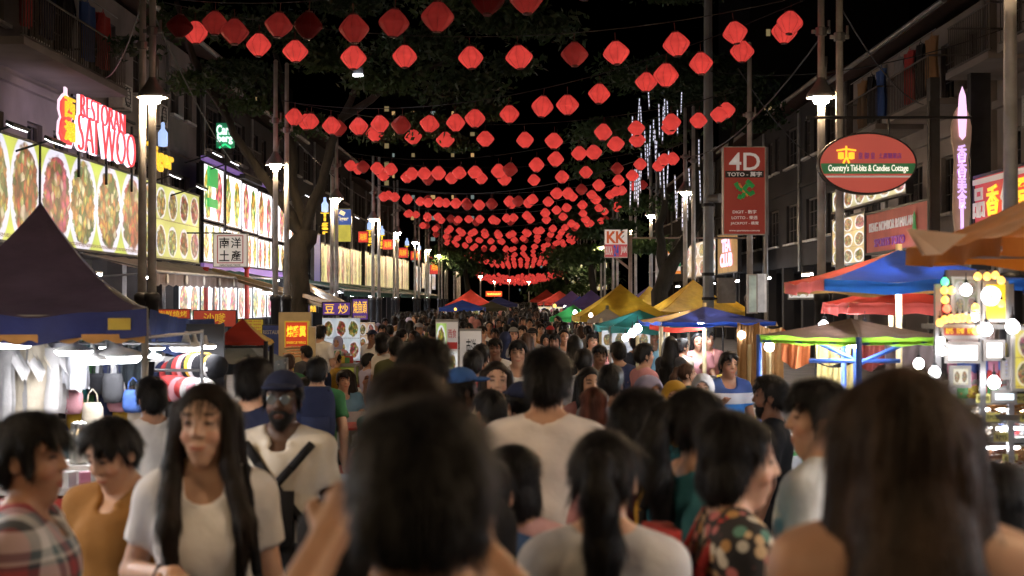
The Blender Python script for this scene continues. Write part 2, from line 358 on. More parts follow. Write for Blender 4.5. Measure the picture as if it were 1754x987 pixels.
for a in ((XR, -1, 27.0, 5.3, "air conditioner on the cream wall beside the vertical lettered sign"), (XR, -1, 24.3, 5.1, "air conditioner high on the cream wall over the red square sign"), (XL, 1, 34.5, 6.6, "air conditioner under the upper windows over the neon restaurant letters"), (XL, 1, 38.0, 6.6, "air conditioner on the stained wall further past the beer sign"), (XR, -1, 41, 5.6, "air conditioner on the cream wall near the tall red lottery sign")):
    aircon(*a)

# high-rise blocks with a few lit windows
def tower(label, x0, x1, y, top, lit, seed, cw=3.2, ch=3.4, strip=None, depth=20):
    r = random.Random(seed); t = thing("high_rise", label, "building", (0, 0, 0))
    b = MB(); b.box(((x0+x1)/2, y+depth/2, top/2), (x1-x0, depth, top)); b.build("wall", mat("tower_concrete", (.035, .037, .045), .9, noise=(.2, .3)), t)
    nx, nz = int((x1-x0)/cw), int(top/ch); done = set()
    mw = [glow("warm_window_glow", (1, .62, .25), .5), glow("white_window_glow", (.75, .95, .9), .2), glow("amber_window_glow", (1, .75, .35), .2)]
    mesh = {}
    for k in range(lit):
        i, j = r.randrange(nx), r.randrange(int(nz*.25), nz)
        if (i, j) in done: continue
        done.add((i, j)); w = r.choice((.35, .5, .7)); q = r.randrange(3); key = (w, q)
        if key not in mesh:
            f = MB(); f.box((0, 0, 0), (w, .08, .6)); mesh[key] = f.mesh("window", mw[q])
        link("window", mesh[key], t, (x0+cw*(i+.5), y-.03, ch*(j+.5)))
    if strip:
        f = MB()
        for j in range(int(top*.3/3), int(top/3)): f.box((strip, y-.05, j*3), (.7, .12, .8))
        s = f.build("stair_light", mw[2], t); s["kind"] = "stuff"
    return t
tower("dark tower with a column of stair lights and scattered lit windows beyond the trees", -22.5, -5, 230, 36, 70, 4, strip=-22)
tower("dark tower glimpsed between the shophouses and the lamp with warm lit windows", -50, -34, 190, 33, 60, 8)
tower("pale tower edge with a lit strip beyond the thick grey pole", 20, 34, 125, 42, 16, 9)
tower("far low block at the end of the street with few lit windows", -12, 14, 420, 16, 14, 10)

# ------------------------------------------------------------------ street lamps and cable poles
def lamp_parts(root, base=2.03, hl=4.9, top=7.0, r=.05):
    p = MB(); p.tube((0, 0, base-.05), (0, 0, top), r*1.25, r*.85, 12); p.lathe([(r*1.0, top), (r*.6, top+.04), (0, top+.05)], 12); p.build("pole", M_pole, root, True)
    s = MB(); s.lathe([(0, -.5), (.15, -.5), (.15, .1), (.10, .2), (.095, base-.1), (.115, base-.08), (.115, base), (.075, base+.04), (0, base+.04)], 14); s.build("base_sleeve", M_dark, root, True)
    if hl:
        h = MB(); h.lathe([(r, hl+.2), (.10, hl+.10), (.20, hl-.03), (.215, hl-.09), (.205, hl-.085), (.09, hl+.03), (r*.98, hl+.05)], 20)
        h.tube((r, 0, hl+.15), (r+.02, 0, hl+.5), .02); ho = h.build("lamp_hat", M_metal, root, True)
        b = MB(); b.lathe([(r+.02, hl+.02), (.12, hl+.02), (.128, hl-.03), (.12, hl-.10), (.10, hl-.16), (r+.02, hl-.17)], 16); b.build("bulb", M_bulb, ho, True)
    c = MB()
    for z in (hl+.85 if hl else 5.6, ): c.box((0, 0, z), (.26, .05, .05)); c.tube((.11, 0, z), (.11, 0, z+.16), .02); c.lathe([(r+.02, z-.06), (r+.03, z-.05), (r+.03, z+.05), (r+.02, z+.06)], 12)
    c.build("cable_bracket", M_metal, root)
lamp0 = thing("street_lamp", "lamp pole whose hat lamp glows beside the neon restaurant letters", "street lamp", (-5.22, 20, 0), 0, "street lamps along the billboard side"); lamp_parts(lamp0)
pole0 = thing("cable_pole", "slim unlit pole beside the lamp near the neon restaurant letters", "pole", (-5.44, 20.3, 0), 0, "cable poles along the street"); lamp_parts(pole0, hl=None, r=.05)
sideL = ["", "beside the mossy tree trunk", "before the blue and yellow beer poster", "before the first yellow menu panels", "before the second yellow menu panels", "past the second yellow menu panels", "close to the last yellow menu panels", "just beyond the last yellow menu panels", "far beyond the last yellow menu panels", "where the lanterns thin out", "at the far end of the billboard side"]
LX = lambda k: -5.2-.02*k if k < 5 else -5.3
for k in range(1, 11):
    y = 20+10*k
    l = copy_tree(lamp0, label=f"lamp pole with a warm hat lamp, {sideL[k]}"); l.location = (LX(k), y, 0)
    q = copy_tree(pole0, label=f"slim unlit pole paired with the lamp {sideL[k]}"); q.location = (LX(k)-.18+.5*(k % 2)*.7, y+.4, 0)
RY = [(20.1, 4.22, "beside the oval sign"), (28.4, 4.3, "behind the tall red lottery sign"), (37.6, 4.3, "behind the navy parasol"), (48, 4.33, "beside the leaning tree trunk"), (56, 4.25, "near the white KK sign"), (66, 4.2, "just beyond the white KK sign"), (76, 4.2, "well beyond the white KK sign"), (86, 4.2, "before the far yellow panel"), (97, 4.2, "behind the far red tents"), (108, 4.2, "at the far end of the stall side")]
for i, (px, d) in enumerate(((823, 118), (847, 150), (872, 140), (906, 152))):
    l = copy_tree(lamp0, label=f"far lamp over the crowd at the street's end, {ordn(i)} from the red peaked tent"); l.location = ((px-CX)/F*d, d, gz(d)-.9); l["group"] = "far lamps at the street's end"
for k, (y, x, w) in enumerate(RY):
    if k != 1:
        l = copy_tree(lamp0, label=f"lamp pole with a warm hat lamp, {w}"); l.location = (x, y, 0); l["group"] = "street lamps along the stall side"
    q = copy_tree(pole0, label=f"slim unlit pole standing {w}" if k != 1 else "slim bare pole standing behind the tall red lottery sign"); q.location = (x+.17, y-.4, 0)
l = copy_tree(lamp0, label="warm lit pole rising past the orange parasol and out of the picture"); l.location = (4.18, 12.2, .12); l["group"] = "street lamps along the stall side"
for i, (x, y) in enumerate(((-5.2, 4.6), (-5.2, -3), (4.2, 2.6), (-5.2, -9), (4.2, -7))):      # the row of lamps goes on beside and behind the camera
    l = copy_tree(lamp0, label=f"street lamp standing outside the picture, {ordn(i)} in the row continuing past the viewer"); l.location = (x, y, 0)
# thick grey utility pole with box
t = thing("utility_pole", "thick grey octagonal utility pole with a meter box and clamps", "pole", (4.57, 35, gz(35)))
b = MB(); b.tube((0, 0, -.1), (0, 0, 10), .15, .10, 8); b.build("pole", mat("grey_galvanised", (.30, .32, .34), .5, .3, noise=(2, .3)), t)
b = MB(); b.box((.42, -.1, 2.5), (.42, .3, .62)); b.box((.42, -.26, 2.5), (.36, .02, .54)); b.build("meter_box", mat("box_paint", (.33, .30, .27), .6), t)
b = MB()
for z in (1.7, 2.3, 2.9, 4.6): b.lathe([(.15, z-.04), (.165, z-.03), (.165, z+.03), (.15, z+.04)], 8)
for z in (2.3, 2.7): b.box((.2, -.06, z), (.3, .05, .04))
b.build("clamp", M_dark, t)
b = MB(); b.tube((0, -.12, 4.75), (.25, -.3, 4.75), .09, .12, 10); b.build("loudspeaker", M_metal, t)

# ------------------------------------------------------------------ lantern strings
def lantern_mesh(m, name="shade"):
    pr = [(.03, .162), (.058, .158), (.124, .095), (.176, .03), (.186, .0), (.176, -.03), (.124, -.095), (.062, -.152), (.035, -.157)]
    b = MB(); n = 20; k = len(pr); vs = []
    for i in range(n):
        a = 2*math.pi*i/n; q = 1.0 if i % 2 == 0 else .965
        for r, z in pr: vs.append((r*q*math.cos(a), r*q*math.sin(a), z))
    fs = [(i*k+j, ((i+1) % n)*k+j, ((i+1) % n)*k+j+1, i*k+j+1) for i in range(n) for j in range(k-1)]
    b.add(vs, fs); me = b.mesh(name, m, True); return me
def lantern_mat(name, e, base):
    m = mat(name, base, .7, noise=(9, .15)); nt = m.node_tree; b = nt.nodes["Principled BSDF"]
    n = nd(nt, "TexNoise"); n.inputs["Scale"].default_value = 7; tc = nd(nt, "TexCoord"); nt.links.new(tc.outputs["Object"], n.inputs["Vector"])
    r = nd(nt, "MapRange"); r.inputs[1].default_value = .3; r.inputs[2].default_value = .7; r.inputs[3].default_value = e*.8; r.inputs[4].default_value = e*1.12; nt.links.new(n.outputs[0], r.inputs[0])
    nt.links.new(r.outputs[0], b.inputs["Emission Strength"]); b.inputs["Emission Color"].default_value = (.86, .068, .054, 1); return m
M_lan = lantern_mat("lit_lantern_fabric", .30, (.45, .02, .02)); M_lan_d = mat("unlit_lantern_fabric", (.30, .018, .022), .75, noise=(9, .2), trans=.45)
M_lan_dim = lantern_mat("backlight_tinted_lantern_fabric", .06, (.34, .02, .02))  # for unlit lanterns: faint emission stands in for backlight from the lit strings
lan_me = {True: lantern_mesh(M_lan), False: lantern_mesh(M_lan_d), "dim": lantern_mesh(M_lan_dim)}
capb = MB(); capb.lathe([(.0, .182), (.05, .18), (.05, .155), (0, .15)], 10); capb.lathe([(0, -.15), (.05, -.155), (.05, -.172), (0, -.174)], 10); capb.tube((0, 0, .17), (0, 0, .30), .006, n=4)
cap_me = capb.mesh("cap", mat("lantern_cap", (.16, .03, .03), .6))
rib = MB()
for i in range(0, 20, 2):
    a = 2*math.pi*i/20; pr = [(.060, .158), (.126, .095), (.178, .03), (.188, 0), (.178, -.03), (.126, -.095), (.064, -.152)]
    rib.path([(r*math.cos(a), r*math.sin(a), z) for r, z in pr], .0022, 3)
rib_me = rib.mesh("rib", mat("lantern_rib", (.30, .03, .03), .6))
rows = []
Lp = lambda k: Vector((LX(k)+.12, 20+10*k, 0)); Rp = [Vector((4.2, 11, 0))]+[Vector((x-.05, y, 0)) for y, x, _ in RY]
seq = [(0, 0), (0, 1)]
for k in range(1, 9): seq += [(k, k), (k, k+1)]
n_l = 0
for ri, (a, b) in enumerate(seq):
    A, B = Lp(a), Rp[b]; d = (A-B).length; n = max(10, int(d/.73)) if ri < 10 else 15
    zA = 5.78+R.uniform(-.12, .12)+(.12 if ri == 0 else 0); zB = 5.85+R.uniform(-.15, .15); sag = (.62 if abs(A.y-B.y) > 6 else .45)+R.uniform(-.05, .12)+.012*ri
    if ri == 0: zB = 5.9; sag = .72
    cat = lambda t: zA*(1-t)+zB*t-4*sag*t*(1-t)
    cb = MB(); cb.path([A.lerp(B, t/24)+Vector((0, 0, cat(t/24)+.34)) for t in range(25)], .007 if ri < 6 else .012, 4)
    tag(cb.build("lantern_cable", M_dark), f"thin dark cable carrying the {ordn(ri)} string of red lanterns", "cable", "cables carrying the lanterns")
    for i in range(n):
        if n_l >= 292: break
        t = (i+.6)/(n+.2)+R.uniform(-.012, .012)
        p = A.lerp(B, t)+Vector((R.uniform(-.04, .04), R.uniform(-.05, .05), cat(t)+R.uniform(-.05, .05)))
        lit = True if R.random() > .10 else "dim"
        if ri == 0: lit = "dim" if i % 4 else False
        if ri == 1 and i < 0: lit = False
        word = {True: "glowing red", False: "unlit dark red", "dim": "unlit backlight-tinted red"}[lit]
        o = tag(link("lantern", lan_me[lit], None, p), f"{word} lantern, {ordn(i)} from the billboard side along the {ordn(ri)} lantern string", "lantern", "red lanterns strung across the street")
        o.rotation_euler = (R.uniform(-.12, .12), R.uniform(-.12, .12), R.random()*3); s = R.uniform(.94, 1.06)*(1.0 if ri < 8 else 1.0); o.scale = (s, s, s*R.uniform(.95, 1.05))
        if ri < 14: link("cap", cap_me, o)
        if ri < 3: link("rib", rib_me, o)["kind"] = "stuff"
        n_l += 1
# the farthest strings, too small to count
fb = MB()
for j in range(9):
    d = 126+j*7
    for i in range(26):
        t = i/25; x = -4.2+8.6*t+R.uniform(-.1, .1); z = 4.35-1.0*4*t*(1-t)*.5+R.uniform(-.15, .15)+.55*t
        fb.lathe([(.05, .16), (.19, 0), (.05, -.16)], 6, (x, d+R.uniform(-2, 2), z))
for j in range(10):
    d = 100+j*2.6
    for i in range(18):
        t = (i+.5)/18; fb.lathe([(.05, .16), (.19, 0), (.05, -.16)], 6, (-5+9.2*t, d+R.uniform(-2, 2)+8*(t-.5)*(-1)**j, 5.7-.8*4*t*(1-t)+R.uniform(-.1, .1)))
struct(tag(fb.build("far_lanterns", M_lan), "tiny red lanterns massed far down the street over the crowd", "lanterns"), "stuff")

# ------------------------------------------------------------------ trees
M_bark = mat("mossy_bark", (.024, .020, .015), .95, noise=(4, .6), bump=(22, .9), stretch=(1, 1, .35))
M_leaf = [mat("leaf_green", (.045, .085, .028), .55, noise=(2, .4), trans=.3), mat("leaf_dark_green", (.025, .055, .022), .55, noise=(2, .4), trans=.25)]
def limb(m, pts, r0, r1, n=9, seed=0):
    r = random.Random(seed); pts = [Vector(p) for p in pts]; out = []
    for a, b in zip(pts[:-1], pts[1:]):
        for k in range(4): out.append(a.lerp(b, k/4)+Vector((r.uniform(-.05, .05), r.uniform(-.05, .05), 0))*(1 if k else .5))
    out.append(pts[-1]); N = len(out)-1; vs = []; 
    for i, p in enumerate(out):
        t = i/N; rr = r0*(1-t)+r1*t; dirv = (out[min(i+1, N)]-out[max(i-1, 0)]).normalized(); x = Vector((1, .1, 0)).cross(dirv).normalized(); y = dirv.cross(x)
        for k in range(n):
            a = 2*math.pi*k/n; q = rr*(1+.16*math.sin(a*3+i*.7)+.10*r.uniform(-1, 1)); vs.append(p+x*math.cos(a)*q+y*math.sin(a)*q)
    m.add(vs, [(i*n+k, i*n+(k+1) % n, (i+1)*n+(k+1) % n, (i+1)*n+k) for i in range(N) for k in range(n)])
def crown(name, root, clumps, count, seed, size=.16, mi=None):
    r = np.random.RandomState(seed); V = []; w = np.array([c[3]**2 for c in clumps]); w /= w.sum()
    idx = r.choice(len(clumps), count, p=w); c = np.array(clumps)[idx]
    d = r.normal(size=(count, 3)); d /= np.linalg.norm(d, axis=1)[:, None]; rad = c[:, 3:4]*(r.uniform(.25, 1.05, (count, 1)))
    # leaves gather in sprays
    sp = r.randint(0, 40, count); jit = np.array([np.sin(sp*12.9+idx*3.1), np.sin(sp*78.2+idx*1.7), np.sin(sp*37.7+idx*5.3)]).T
    pos = c[:, :3]+(d*.45+jit*.75)*rad*np.array([1, 1, .75])
    a = r.normal(size=(count, 3)); a /= np.linalg.norm(a, axis=1)[:, None]; b = np.cross(a, r.normal(size=(count, 3))); b /= np.linalg.norm(b, axis=1)[:, None]
    s = size*r.uniform(.6, 1.3, (count, 1)); v = np.stack([pos-a*s, pos+b*s*.42, pos+a*s, pos-b*s*.42], 1).reshape(-1, 3)
    me = bpy.data.meshes.new(name); me.vertices.add(len(v)); me.vertices.foreach_set("co", v.astype(np.float32).ravel())
    me.loops.add(len(v)); me.loops.foreach_set("vertex_index", np.arange(len(v), dtype=np.int32)); me.polygons.add(count)
    me.polygons.foreach_set("loop_start", np.arange(0, len(v), 4, dtype=np.int32)); me.polygons.foreach_set("loop_total", np.full(count, 4, np.int32))
    me.materials.append(M_leaf[0]); me.materials.append(M_leaf[1]); me.polygons.foreach_set("material_index", (idx % 2).astype(np.int32)); me.update()
    return link(name, me, root)
t = thing("street_tree", "large tree with a mossy forked trunk arching over the lantern strings", "tree", (0, 0, 0))
m = MB(); q = lambda px, py, d=33: P(px, py, d)
bot = q(505, 440); limb(m, [(bot.x, 33, gz(33)-.1), q(503, 520), q(508, 450), q(522, 395)], .32, .26, 12, 1)
limb(m, [q(520, 405), q(470, 330, 32.5), q(420, 260, 32), q(385, 195, 31)], .14, .07, 9, 2); limb(m, [q(520, 400), q(500, 300), q(495, 210), q(470, 90)], .13, .06, 9, 3)
limb(m, [q(522, 400), q(555, 290, 32), q(585, 200, 31), q(640, 90, 29)], .13, .06, 9, 4); limb(m, [q(585, 200, 31), q(680, 140, 29.5), q(800, 90, 28)], .10, .04, 7, 5); limb(m, [q(385, 195, 31), q(330, 100, 30), q(300, 0, 29)], .1, .05, 7, 6)
m.build("trunk", M_bark, t, True)
cl = []
for px, py, d, r_ in ((330, 40, 30, 1.0), (400, 100, 31, 1.0), (330, 120, 30, .6), (470, 40, 30, 1.1), (560, 120, 31, .9), (600, 30, 29, 1.1), (660, 150, 29, .9), (720, 60, 28, 1.1), (720, 190, 29.5, .75), (790, 130, 28, .95), (830, 200, 29, .6), (850, 60, 27.5, 1.0), (780, 260, 30, .5), (930, 40, 27, .8), (520, 190, 31.5, .7), (640, 215, 30, .5), (420, 180, 31, .6), (880, 130, 28, .6), (400, -40, 29, 1.2), (640, -50, 28, 1.3), (820, -40, 27, 1.2), (230, 60, 29.5, .55)):
    p = P(px, py, d); cl.append((p.x, p.y, p.z, r_))
crown("crown", t, cl, 26000, 2, .085)
# floodlight high in the tree
t = thing("flood_light", "small white floodlight shining high in the mossy tree", "lamp", P(613, 122, 27.5))
b = MB(); b.box((0, 0, 0), (.2, .12, .14)); b.tube((0, 0, .07), (0, .1, .25), .015); b.build("housing", M_dark, t)
b = MB(); b.box((0, -.05, -.08), (.17, .09, .03)); b.build("bulb", glow("flood_glow", (.95, 1, 1), 30), t)
t = thing("street_tree", "tree with a leaning bare trunk hung with white meteor lights", "tree", (0, 0, 0))
m = MB(); q = lambda px, py, d=44: P(px, py, d)
b0 = q(1130, 520); limb(m, [(b0.x, 44, gz(44)-.1), q(1128, 500), q(1150, 455), q(1185, 400), q(1200, 300), q(1180, 180)], .30, .12, 9, 8); limb(m, [q(1140, 470), q(1128, 400), q(1140, 340), q(1120, 230)], .16, .07, 8, 9); limb(m, [q(1185, 400), q(1230, 330), q(1260, 200)], .14, .06, 8, 10)
m.build("trunk", M_bark, t, True)
cl = []
for px, py, r_ in ((1100, 130, 1.7), (1180, 90, 1.8), (1040, 200, 1.3), (1250, 140, 1.6), (1120, 250, 1.2), (1200, 200, 1.5), (1010, 300, .8), (1060, 380, .8), (1090, 330, .9), (1180, 330, .8), (1110, 430, .9), (1290, 230, 1.2), (1160, 0, 1.8)):
    p = q(px, py, R.uniform(43, 48)); cl.append((p.x, p.y, p.z, r_))
crown("crown", t, cl, 14000, 3, .12)
for i, (px, py, d, r_, lab) in enumerate(((800, 445, 92, 2.2, "dark bushy tree beside the lanterns at the end of the billboard row"), (975, 470, 88, 2.6, "dark bushy tree beyond the far red tents"), (1015, 430, 76, 2.2, "dark tree between the white KK sign and the far lanterns"))):
    t = thing("street_tree", lab, "tree", (0, 0, 0)); p = P(px, py, d)
    m = MB(); limb(m, [(p.x, d, gz(d)-.1), (p.x+.1, d, 1.8), (p.x-.2, d, p.z)], .3, .12, 8, i); m.build("trunk", M_bark, t, True)
    crown("crown", t, [(p.x+R.uniform(-1.6, 1.6), d+R.uniform(-1.5, 1.5), p.z+R.uniform(-.8, 1.8), r_*R.uniform(.4, .7)) for _ in range(9)], 5000, 30+i, .2)
# meteor lights hanging in the leaning tree
mm = MB()
for k in range(7): mm.box((0, 0, -.07-k*.13), (.022, .022, .085))
met = mm.mesh("light", glow("meteor_glow", (.80, .82, 1), 1.0)); tb = MB(); tb.tube((0, 0, 0), (0, 0, -.98), .024, n=6); tbm = tb.mesh("tube", mat("clear_tube", (.25, .25, .28), .3))
k = 0
for i in range(34):
    px = R.uniform(1075, 1200); py = R.uniform(140, 330)-abs(px-1170)*.2+ (40 if px < 1100 else 0); d = R.uniform(40.5, 43)
    o = thing("meteor_light", "white dotted meteor light tube hanging vertically in the leaning tree", "light tube", P(px, py, d), 0, "meteor light tubes in the leaning tree"); s = R.uniform(.7, 1.15); o.scale = (1, 1, s); o.rotation_euler = (R.uniform(-.03, .03), R.uniform(-.06, .06), 0)
    link("tube", tbm, o, (0, .03, 0)); link("light", met, o)["kind"] = "stuff"

# overhead wires between poles and houses
for i, (a, b_) in enumerate((((-5.3, 20, 6.4), (-9.9, 33, 7.2)), ((-5.3, 20, 6.2), (-9.9, 52, 6.4)), ((4.3, 20, 6.4), (9.9, 34, 6.6)), ((4.57, 35, 7.6), (9.9, 27, 7.4)), ((4.3, 28.4, 6.6), (9.9, 44, 6.0)), ((-5.3, 30, 5.9), (-5.4, 60, 5.9)), ((4.3, 20, 5.8), (4.3, 38, 5.8)))):
    A, B = Vector(a), Vector(b_); m = MB(); m.path([A.lerp(B, t/12)-Vector((0, 0, .5*4*t/12*(1-t/12))) for t in range(13)], .012, 4)
    tag(m.build("overhead_wire", M_dark), ("thin wire from the lamp by the neon letters to the stained house", "thin wire sagging past the small beer sign", "thin wire from the oval sign's lamp to the cream house", "thin wire off the thick grey pole to the balconies", "thin wire from behind the lottery sign to the dark house", "thin wire running along the billboard side lamps", "thin wire running along the stall side lamps")[i], "wire", "overhead wires")
# ------------------------------------------------------------------ signs on the billboard side
def wall_panel(X, n, y0, y1, z0, z1, m, name, parent, depth=.12, frame=True):
    """a sign panel parallel to the facade; UV runs from the viewer's left to right"""
    b = MB(); ya, yb = (y0, y1) if n > 0 else (y1, y0)
    b.quad((X, ya, z0), (X, yb, z0), (X, yb, z1), (X, ya, z1)); o = b.build(name, m, parent)
    if frame:
        f = MB(); x = X-n*depth/2
        f.box((x-n*.002, (y0+y1)/2, (z0+z1)/2), (depth-.004, abs(y1-y0), z1-z0))
        for zz in (z0, z1): f.box((x+n*.01, (y0+y1)/2, zz), (depth+.02, abs(y1-y0)+.06, .05))
        for yy in (y0, y1): f.box((x+n*.013, yy, (z0+z1)/2), (depth+.02, .05, z1-z0-.05))
        f.build("frame", M_dark, o)
    return o
t = thing("food_billboard", "long back-lit billboard of big food platters on a yellow-green ground", "billboard", (0, 0, 0))
ye = 33.6
wall_panel(-9, 1, 22.0, 26.4, 2.98, 4.86, food_mat("platter_print", 3, 1, (.45, .50, .05), 1.05, 1, plate=(.78, .78, .92), border=.56), "platter_panel", t)
wall_panel(-9, 1, 26.42, ye, 2.98, 4.86, food_mat("seafood_platter_print", 4, 1, (.42, .50, .05), 1.05, 7, plate=(.78, .77, .92), border=.55), "platter_panel", t)
wall_panel(-9, 1, ye+.02, 39.5, 2.98, 4.86, food_mat("dish_grid_print", 5, 2, (.52, .52, .12), 1.0, 2, plate=(.80, .80, .92), border=.43), "dish_panel", t)
t = thing("menu_sign", "tall glaring white menu sign with purple rim and rows of skewers and dishes", "sign", (0, 0, 0))
for i in range(6):
    y0 = 40.0+i*2.75
    wall_panel(-9, 1, y0, y0+2.7, 4.25-.03*i, 5.85-.05*i, food_mat(f"upper_menu_print_{i}", 2, 1, (.95, .93, 1), 2.7, 5+i, plate=(.97, .95, 1), strip=True), "menu_panel", t)
    wall_panel(-9, 1, y0, y0+2.7, 3.05, 4.15-.03*i, food_mat(f"lower_menu_print_{i}", 3, 1, (.95, .93, 1), 2.7, 15+i, plate=(.97, .95, 1), strip=True), "menu_panel", t)
b = MB(); b.box((-9.02, 48.3, 2.9), (.1, 16.6, .22)); b.box((-9.02, 48.3, 5.98), (.1, 16.6, .12)); b.build("rim", glow("purple_rim_glow", (.28, .16, .5), .5), t)
b = MB(); b.box((-8.93, 40.9, 5.5), (.05, 1.2, .55)); b.box((-8.93, 40.9, 4.75), (.05, 1.2, .25)); b.build("leaf_emblem", glow("green_emblem_glow", (.05, .42, .10), .8), t)
t = thing("menu_sign", "row of yellow menu panels with a blue end board behind the blue and yellow poster", "sign", (0, 0, 0))
wall_panel(-8, 1, 54.4, 56.2, 2.65, 4.55, mat("deep_blue_print", (.06, .08, .32), .5, emit=.5, noise=None), "end_board", t)
for i, (a, b_) in enumerate(((56.3, 60.6), (60.7, 65.8), (65.9, 70.5))):
    wall_panel(-8, 1, a, b_, 2.6, 4.25+.06*i, food_mat(f"yellow_menu_{i}", 3, 1, (.55, .50, .10), 1.0, 30+i, plate=(.75, .70, .45), strip=True), "menu_panel", t)
t = thing("menu_sign", "further row of yellow and red menu panels beneath the vertical beer letters", "sign", (0, 0, 0))
for i in range(5):
    a = 72+i*5.6
    wall_panel(-8, 1, a, a+5.5, 2.6, 4.45+.07*i, food_mat(f"far_menu_{i}", 4, 1, (.50, .46, .12), .95, 40+i, plate=(.75, .70, .45), strip=True), "menu_panel", t)
t = thing("menu_sign", "last small lit menu panels where the billboard row ends", "sign", (0, 0, 0))
for i in range(4):
    a = 101+i*6
    wall_panel(-7.6, 1, a, a+5.2, 2.4+.5*(i % 2), 4.4+.4*i, food_mat(f"end_menu_{i}", 3, 2, ((.12, .35, .5), (.5, .46, .12), (.6, .6, .6), (.15, .3, .5))[i], .6, 50+i), "menu_panel", t)

# neon restaurant letters
def halo_text(body, yc, zc, w, h, root, X=-8.9, face='L', core=None, halo=None, n=1):
    text(body, w*1.0, h*1.0, (X, yc, zc), halo or M_letter_w, root, face, .04, .085, "letter_halo")
    text(body, w*.985, h*.965, (X+n*.06, yc, zc), core or M_letter_r, root, face, .04, -.03, "lettering")
t = thing("neon_sign", "red and white neon letters reading RESTORAN SAI WOO above the food billboard", "neon sign", (0, 0, 0))
halo_text("RESTORAN", 29.95, 5.86, 3.2, .46, t); halo_text("SAI WOO", 30.3, 5.33, 4.2, .76, t)
b = MB()
for yy in (28.7, 30.6, 32.6): b.box((-8.98, yy, 5.2), (.05, .06, 1.5))
for zz in (5.02, 5.6, 6.05): b.box((-9.0, 30.6, zz), (.05, 4.6, .05))
b.build("frame", M_dark, t)
t = thing("neon_emblem", "yellow and red neon figure with two Chinese characters beside the restaurant letters", "neon sign", (0, 0, 0))
b = MB(); b.lathe([(0, -.56), (.3, -.54), (.44, -.35), (.40, -.1), (.30, .0), (.40, .14), (.38, .32), (.2, .46), (.10, .5), (.10, .62), (0, .64)], 18, (0, 0, 0))
b.v = [(x*.08, y*1.25, z) for x, y, z in b.v]; b.build("body", glow("pink_halo_glow", (1, .75, .9), 1.1), t, True, (-8.95, 27.75, 5.5))
b = MB(); b.v = []; b.lathe([(0, -.50), (.26, -.48), (.38, -.33), (.33, -.1), (.24, .0), (.33, .14), (.31, .30), (.15, .42), (0, .44)], 18)
b.v = [(x*.10, y*1.25, z) for x, y, z in b.v]; b.build("red_face", M_letter_r, t, True, (-8.93, 27.75, 5.5))
for k, ch in enumerate("西湖"): text(ch, .62, .40, (-8.86, 27.75, 5.72-.46*k), glow("yellow_letter_glow", (1, .62, .04), 1.0), t, 'L', .03, .02)
M_yel = MATS["yellow_letter_glow"]
t = thing("beer_sign", "yellow Tiger lettering under a pale blue bottle shape behind the lamp pole", "neon sign", (0, 0, 0))
text("Tiger", 2.5, .62, (-8.9, 34.9, 5.42), M_yel, t, 'L', .04, .03)
b = MB(); b.lathe([(0, -.3), (.11, -.28), (.12, -.2), (.12, .05), (.05, .15), (.045, .3), (0, .32)], 14); b.build("bottle_shape", glow("pale_blue_glow", (.45, .62, 1), 1.0), t, True, (-8.9, 35.1, 6.05))
b = MB(); b.box((-8.97, 34.9, 5.4), (.04, 2.7, .05)); b.box((-8.97, 35.3, 5.7), (.04, .05, 1.7)); b.build("frame", M_dark, t)
t = thing("beer_sign", "small green and white Carlsberg sign above the tall white menu sign", "neon sign", (-8.8, 42, 0))
for k, (s_, z, w) in enumerate((("Carls", 7.0, .5), ("berg", 6.72, .46))): text(s_, w, .3, (0, -.05, z), glow("mint_letter_glow", (.75, 1, .9), 1.3), t, 'cam', .04, .03)
b = MB(); b.box((0, .03, 6.84), (.54, .07, .74)); b.build("back_box", mat("green_sign_back", (.02, .20, .09), .5, emit=.5), t)
b = MB()
for s in (-1, 1): b.box((s*.09, -.05, 6.52), (.2, .05, .05), (0, s*.6, 0))
b.build("leaf_mark", glow("leaf_mark_glow", (.05, .8, .3), 1.0), t)
b = MB(); b.tube((0, .05, 4.0), (0, .05, 6.5), .03); b.build("post", M_dark, t)
# sign lamps on arms
for i, (px, py, X) in enumerate(((28, 215, -8.3), (92, 240, -8.3), (345, 320, -8.2), (300, 300, -8.2), (372, 263, -8.2), (402, 278, -8.2), (528, 335, -7.6), (612, 372, -7.4), (640, 400, -7.4), (668, 412, -7.4), (695, 425, -7.4))):
    d = D(px, X); z = Z(py, d); t = thing("sign_lamp", f"bar lamp on an arm lighting the menu boards, {ordn(i)} along the billboard side", "lamp", (X, d, z), 0, "bar lamps over the billboards")
    b = MB(); b.box((0, 0, 0), (.14, .8, .05), (0, .5, 0)); b.tube((-.05, 0, .02), (-.9, 0, -.25), .02); b.build("housing", M_dark, t)
    b = MB(); b.box((-.015, 0, -.03), (.11, .72, .03), (0, .5, 0)); b.build("light", glow("bar_lamp_glow", (.95, .95, 1), 4.5), t)

# box signs that face up the street
def box_sign(name, label, px0, px1, py0, py1, d, m, depth=.14, cat="sign", edge=None):
    x0, x1 = (px0-CX)/F*d, (px1-CX)/F*d; z0, z1 = Z(py1, d), Z(py0, d)
    t = thing(name, label, cat, ((x0+x1)/2, d, (z0+z1)/2)); w, h = x1-x0, z1-z0
    b = MB(); b.box((0, 0, 0), (w, depth, h)); b.build("box", edge or M_dark, t)
    b = MB(); y = -depth/2-.004; b.quad((-w/2+.02, y, -h/2+.02), (w/2-.02, y, -h/2+.02), (w/2-.02, y, h/2-.02), (-w/2+.02, y, h/2-.02)); b.build("face", m, t)
    return t, w, h, y-.012
M_white_face = mat("lit_white_face", (.75, .70, .68), .5, emit=.40, noise=None)
M_ink = mat("black_ink", (.012, .01, .01), .6, noise=None); M_redink = mat("red_ink", (.42, .03, .03), .5, emit=.16, noise=None)
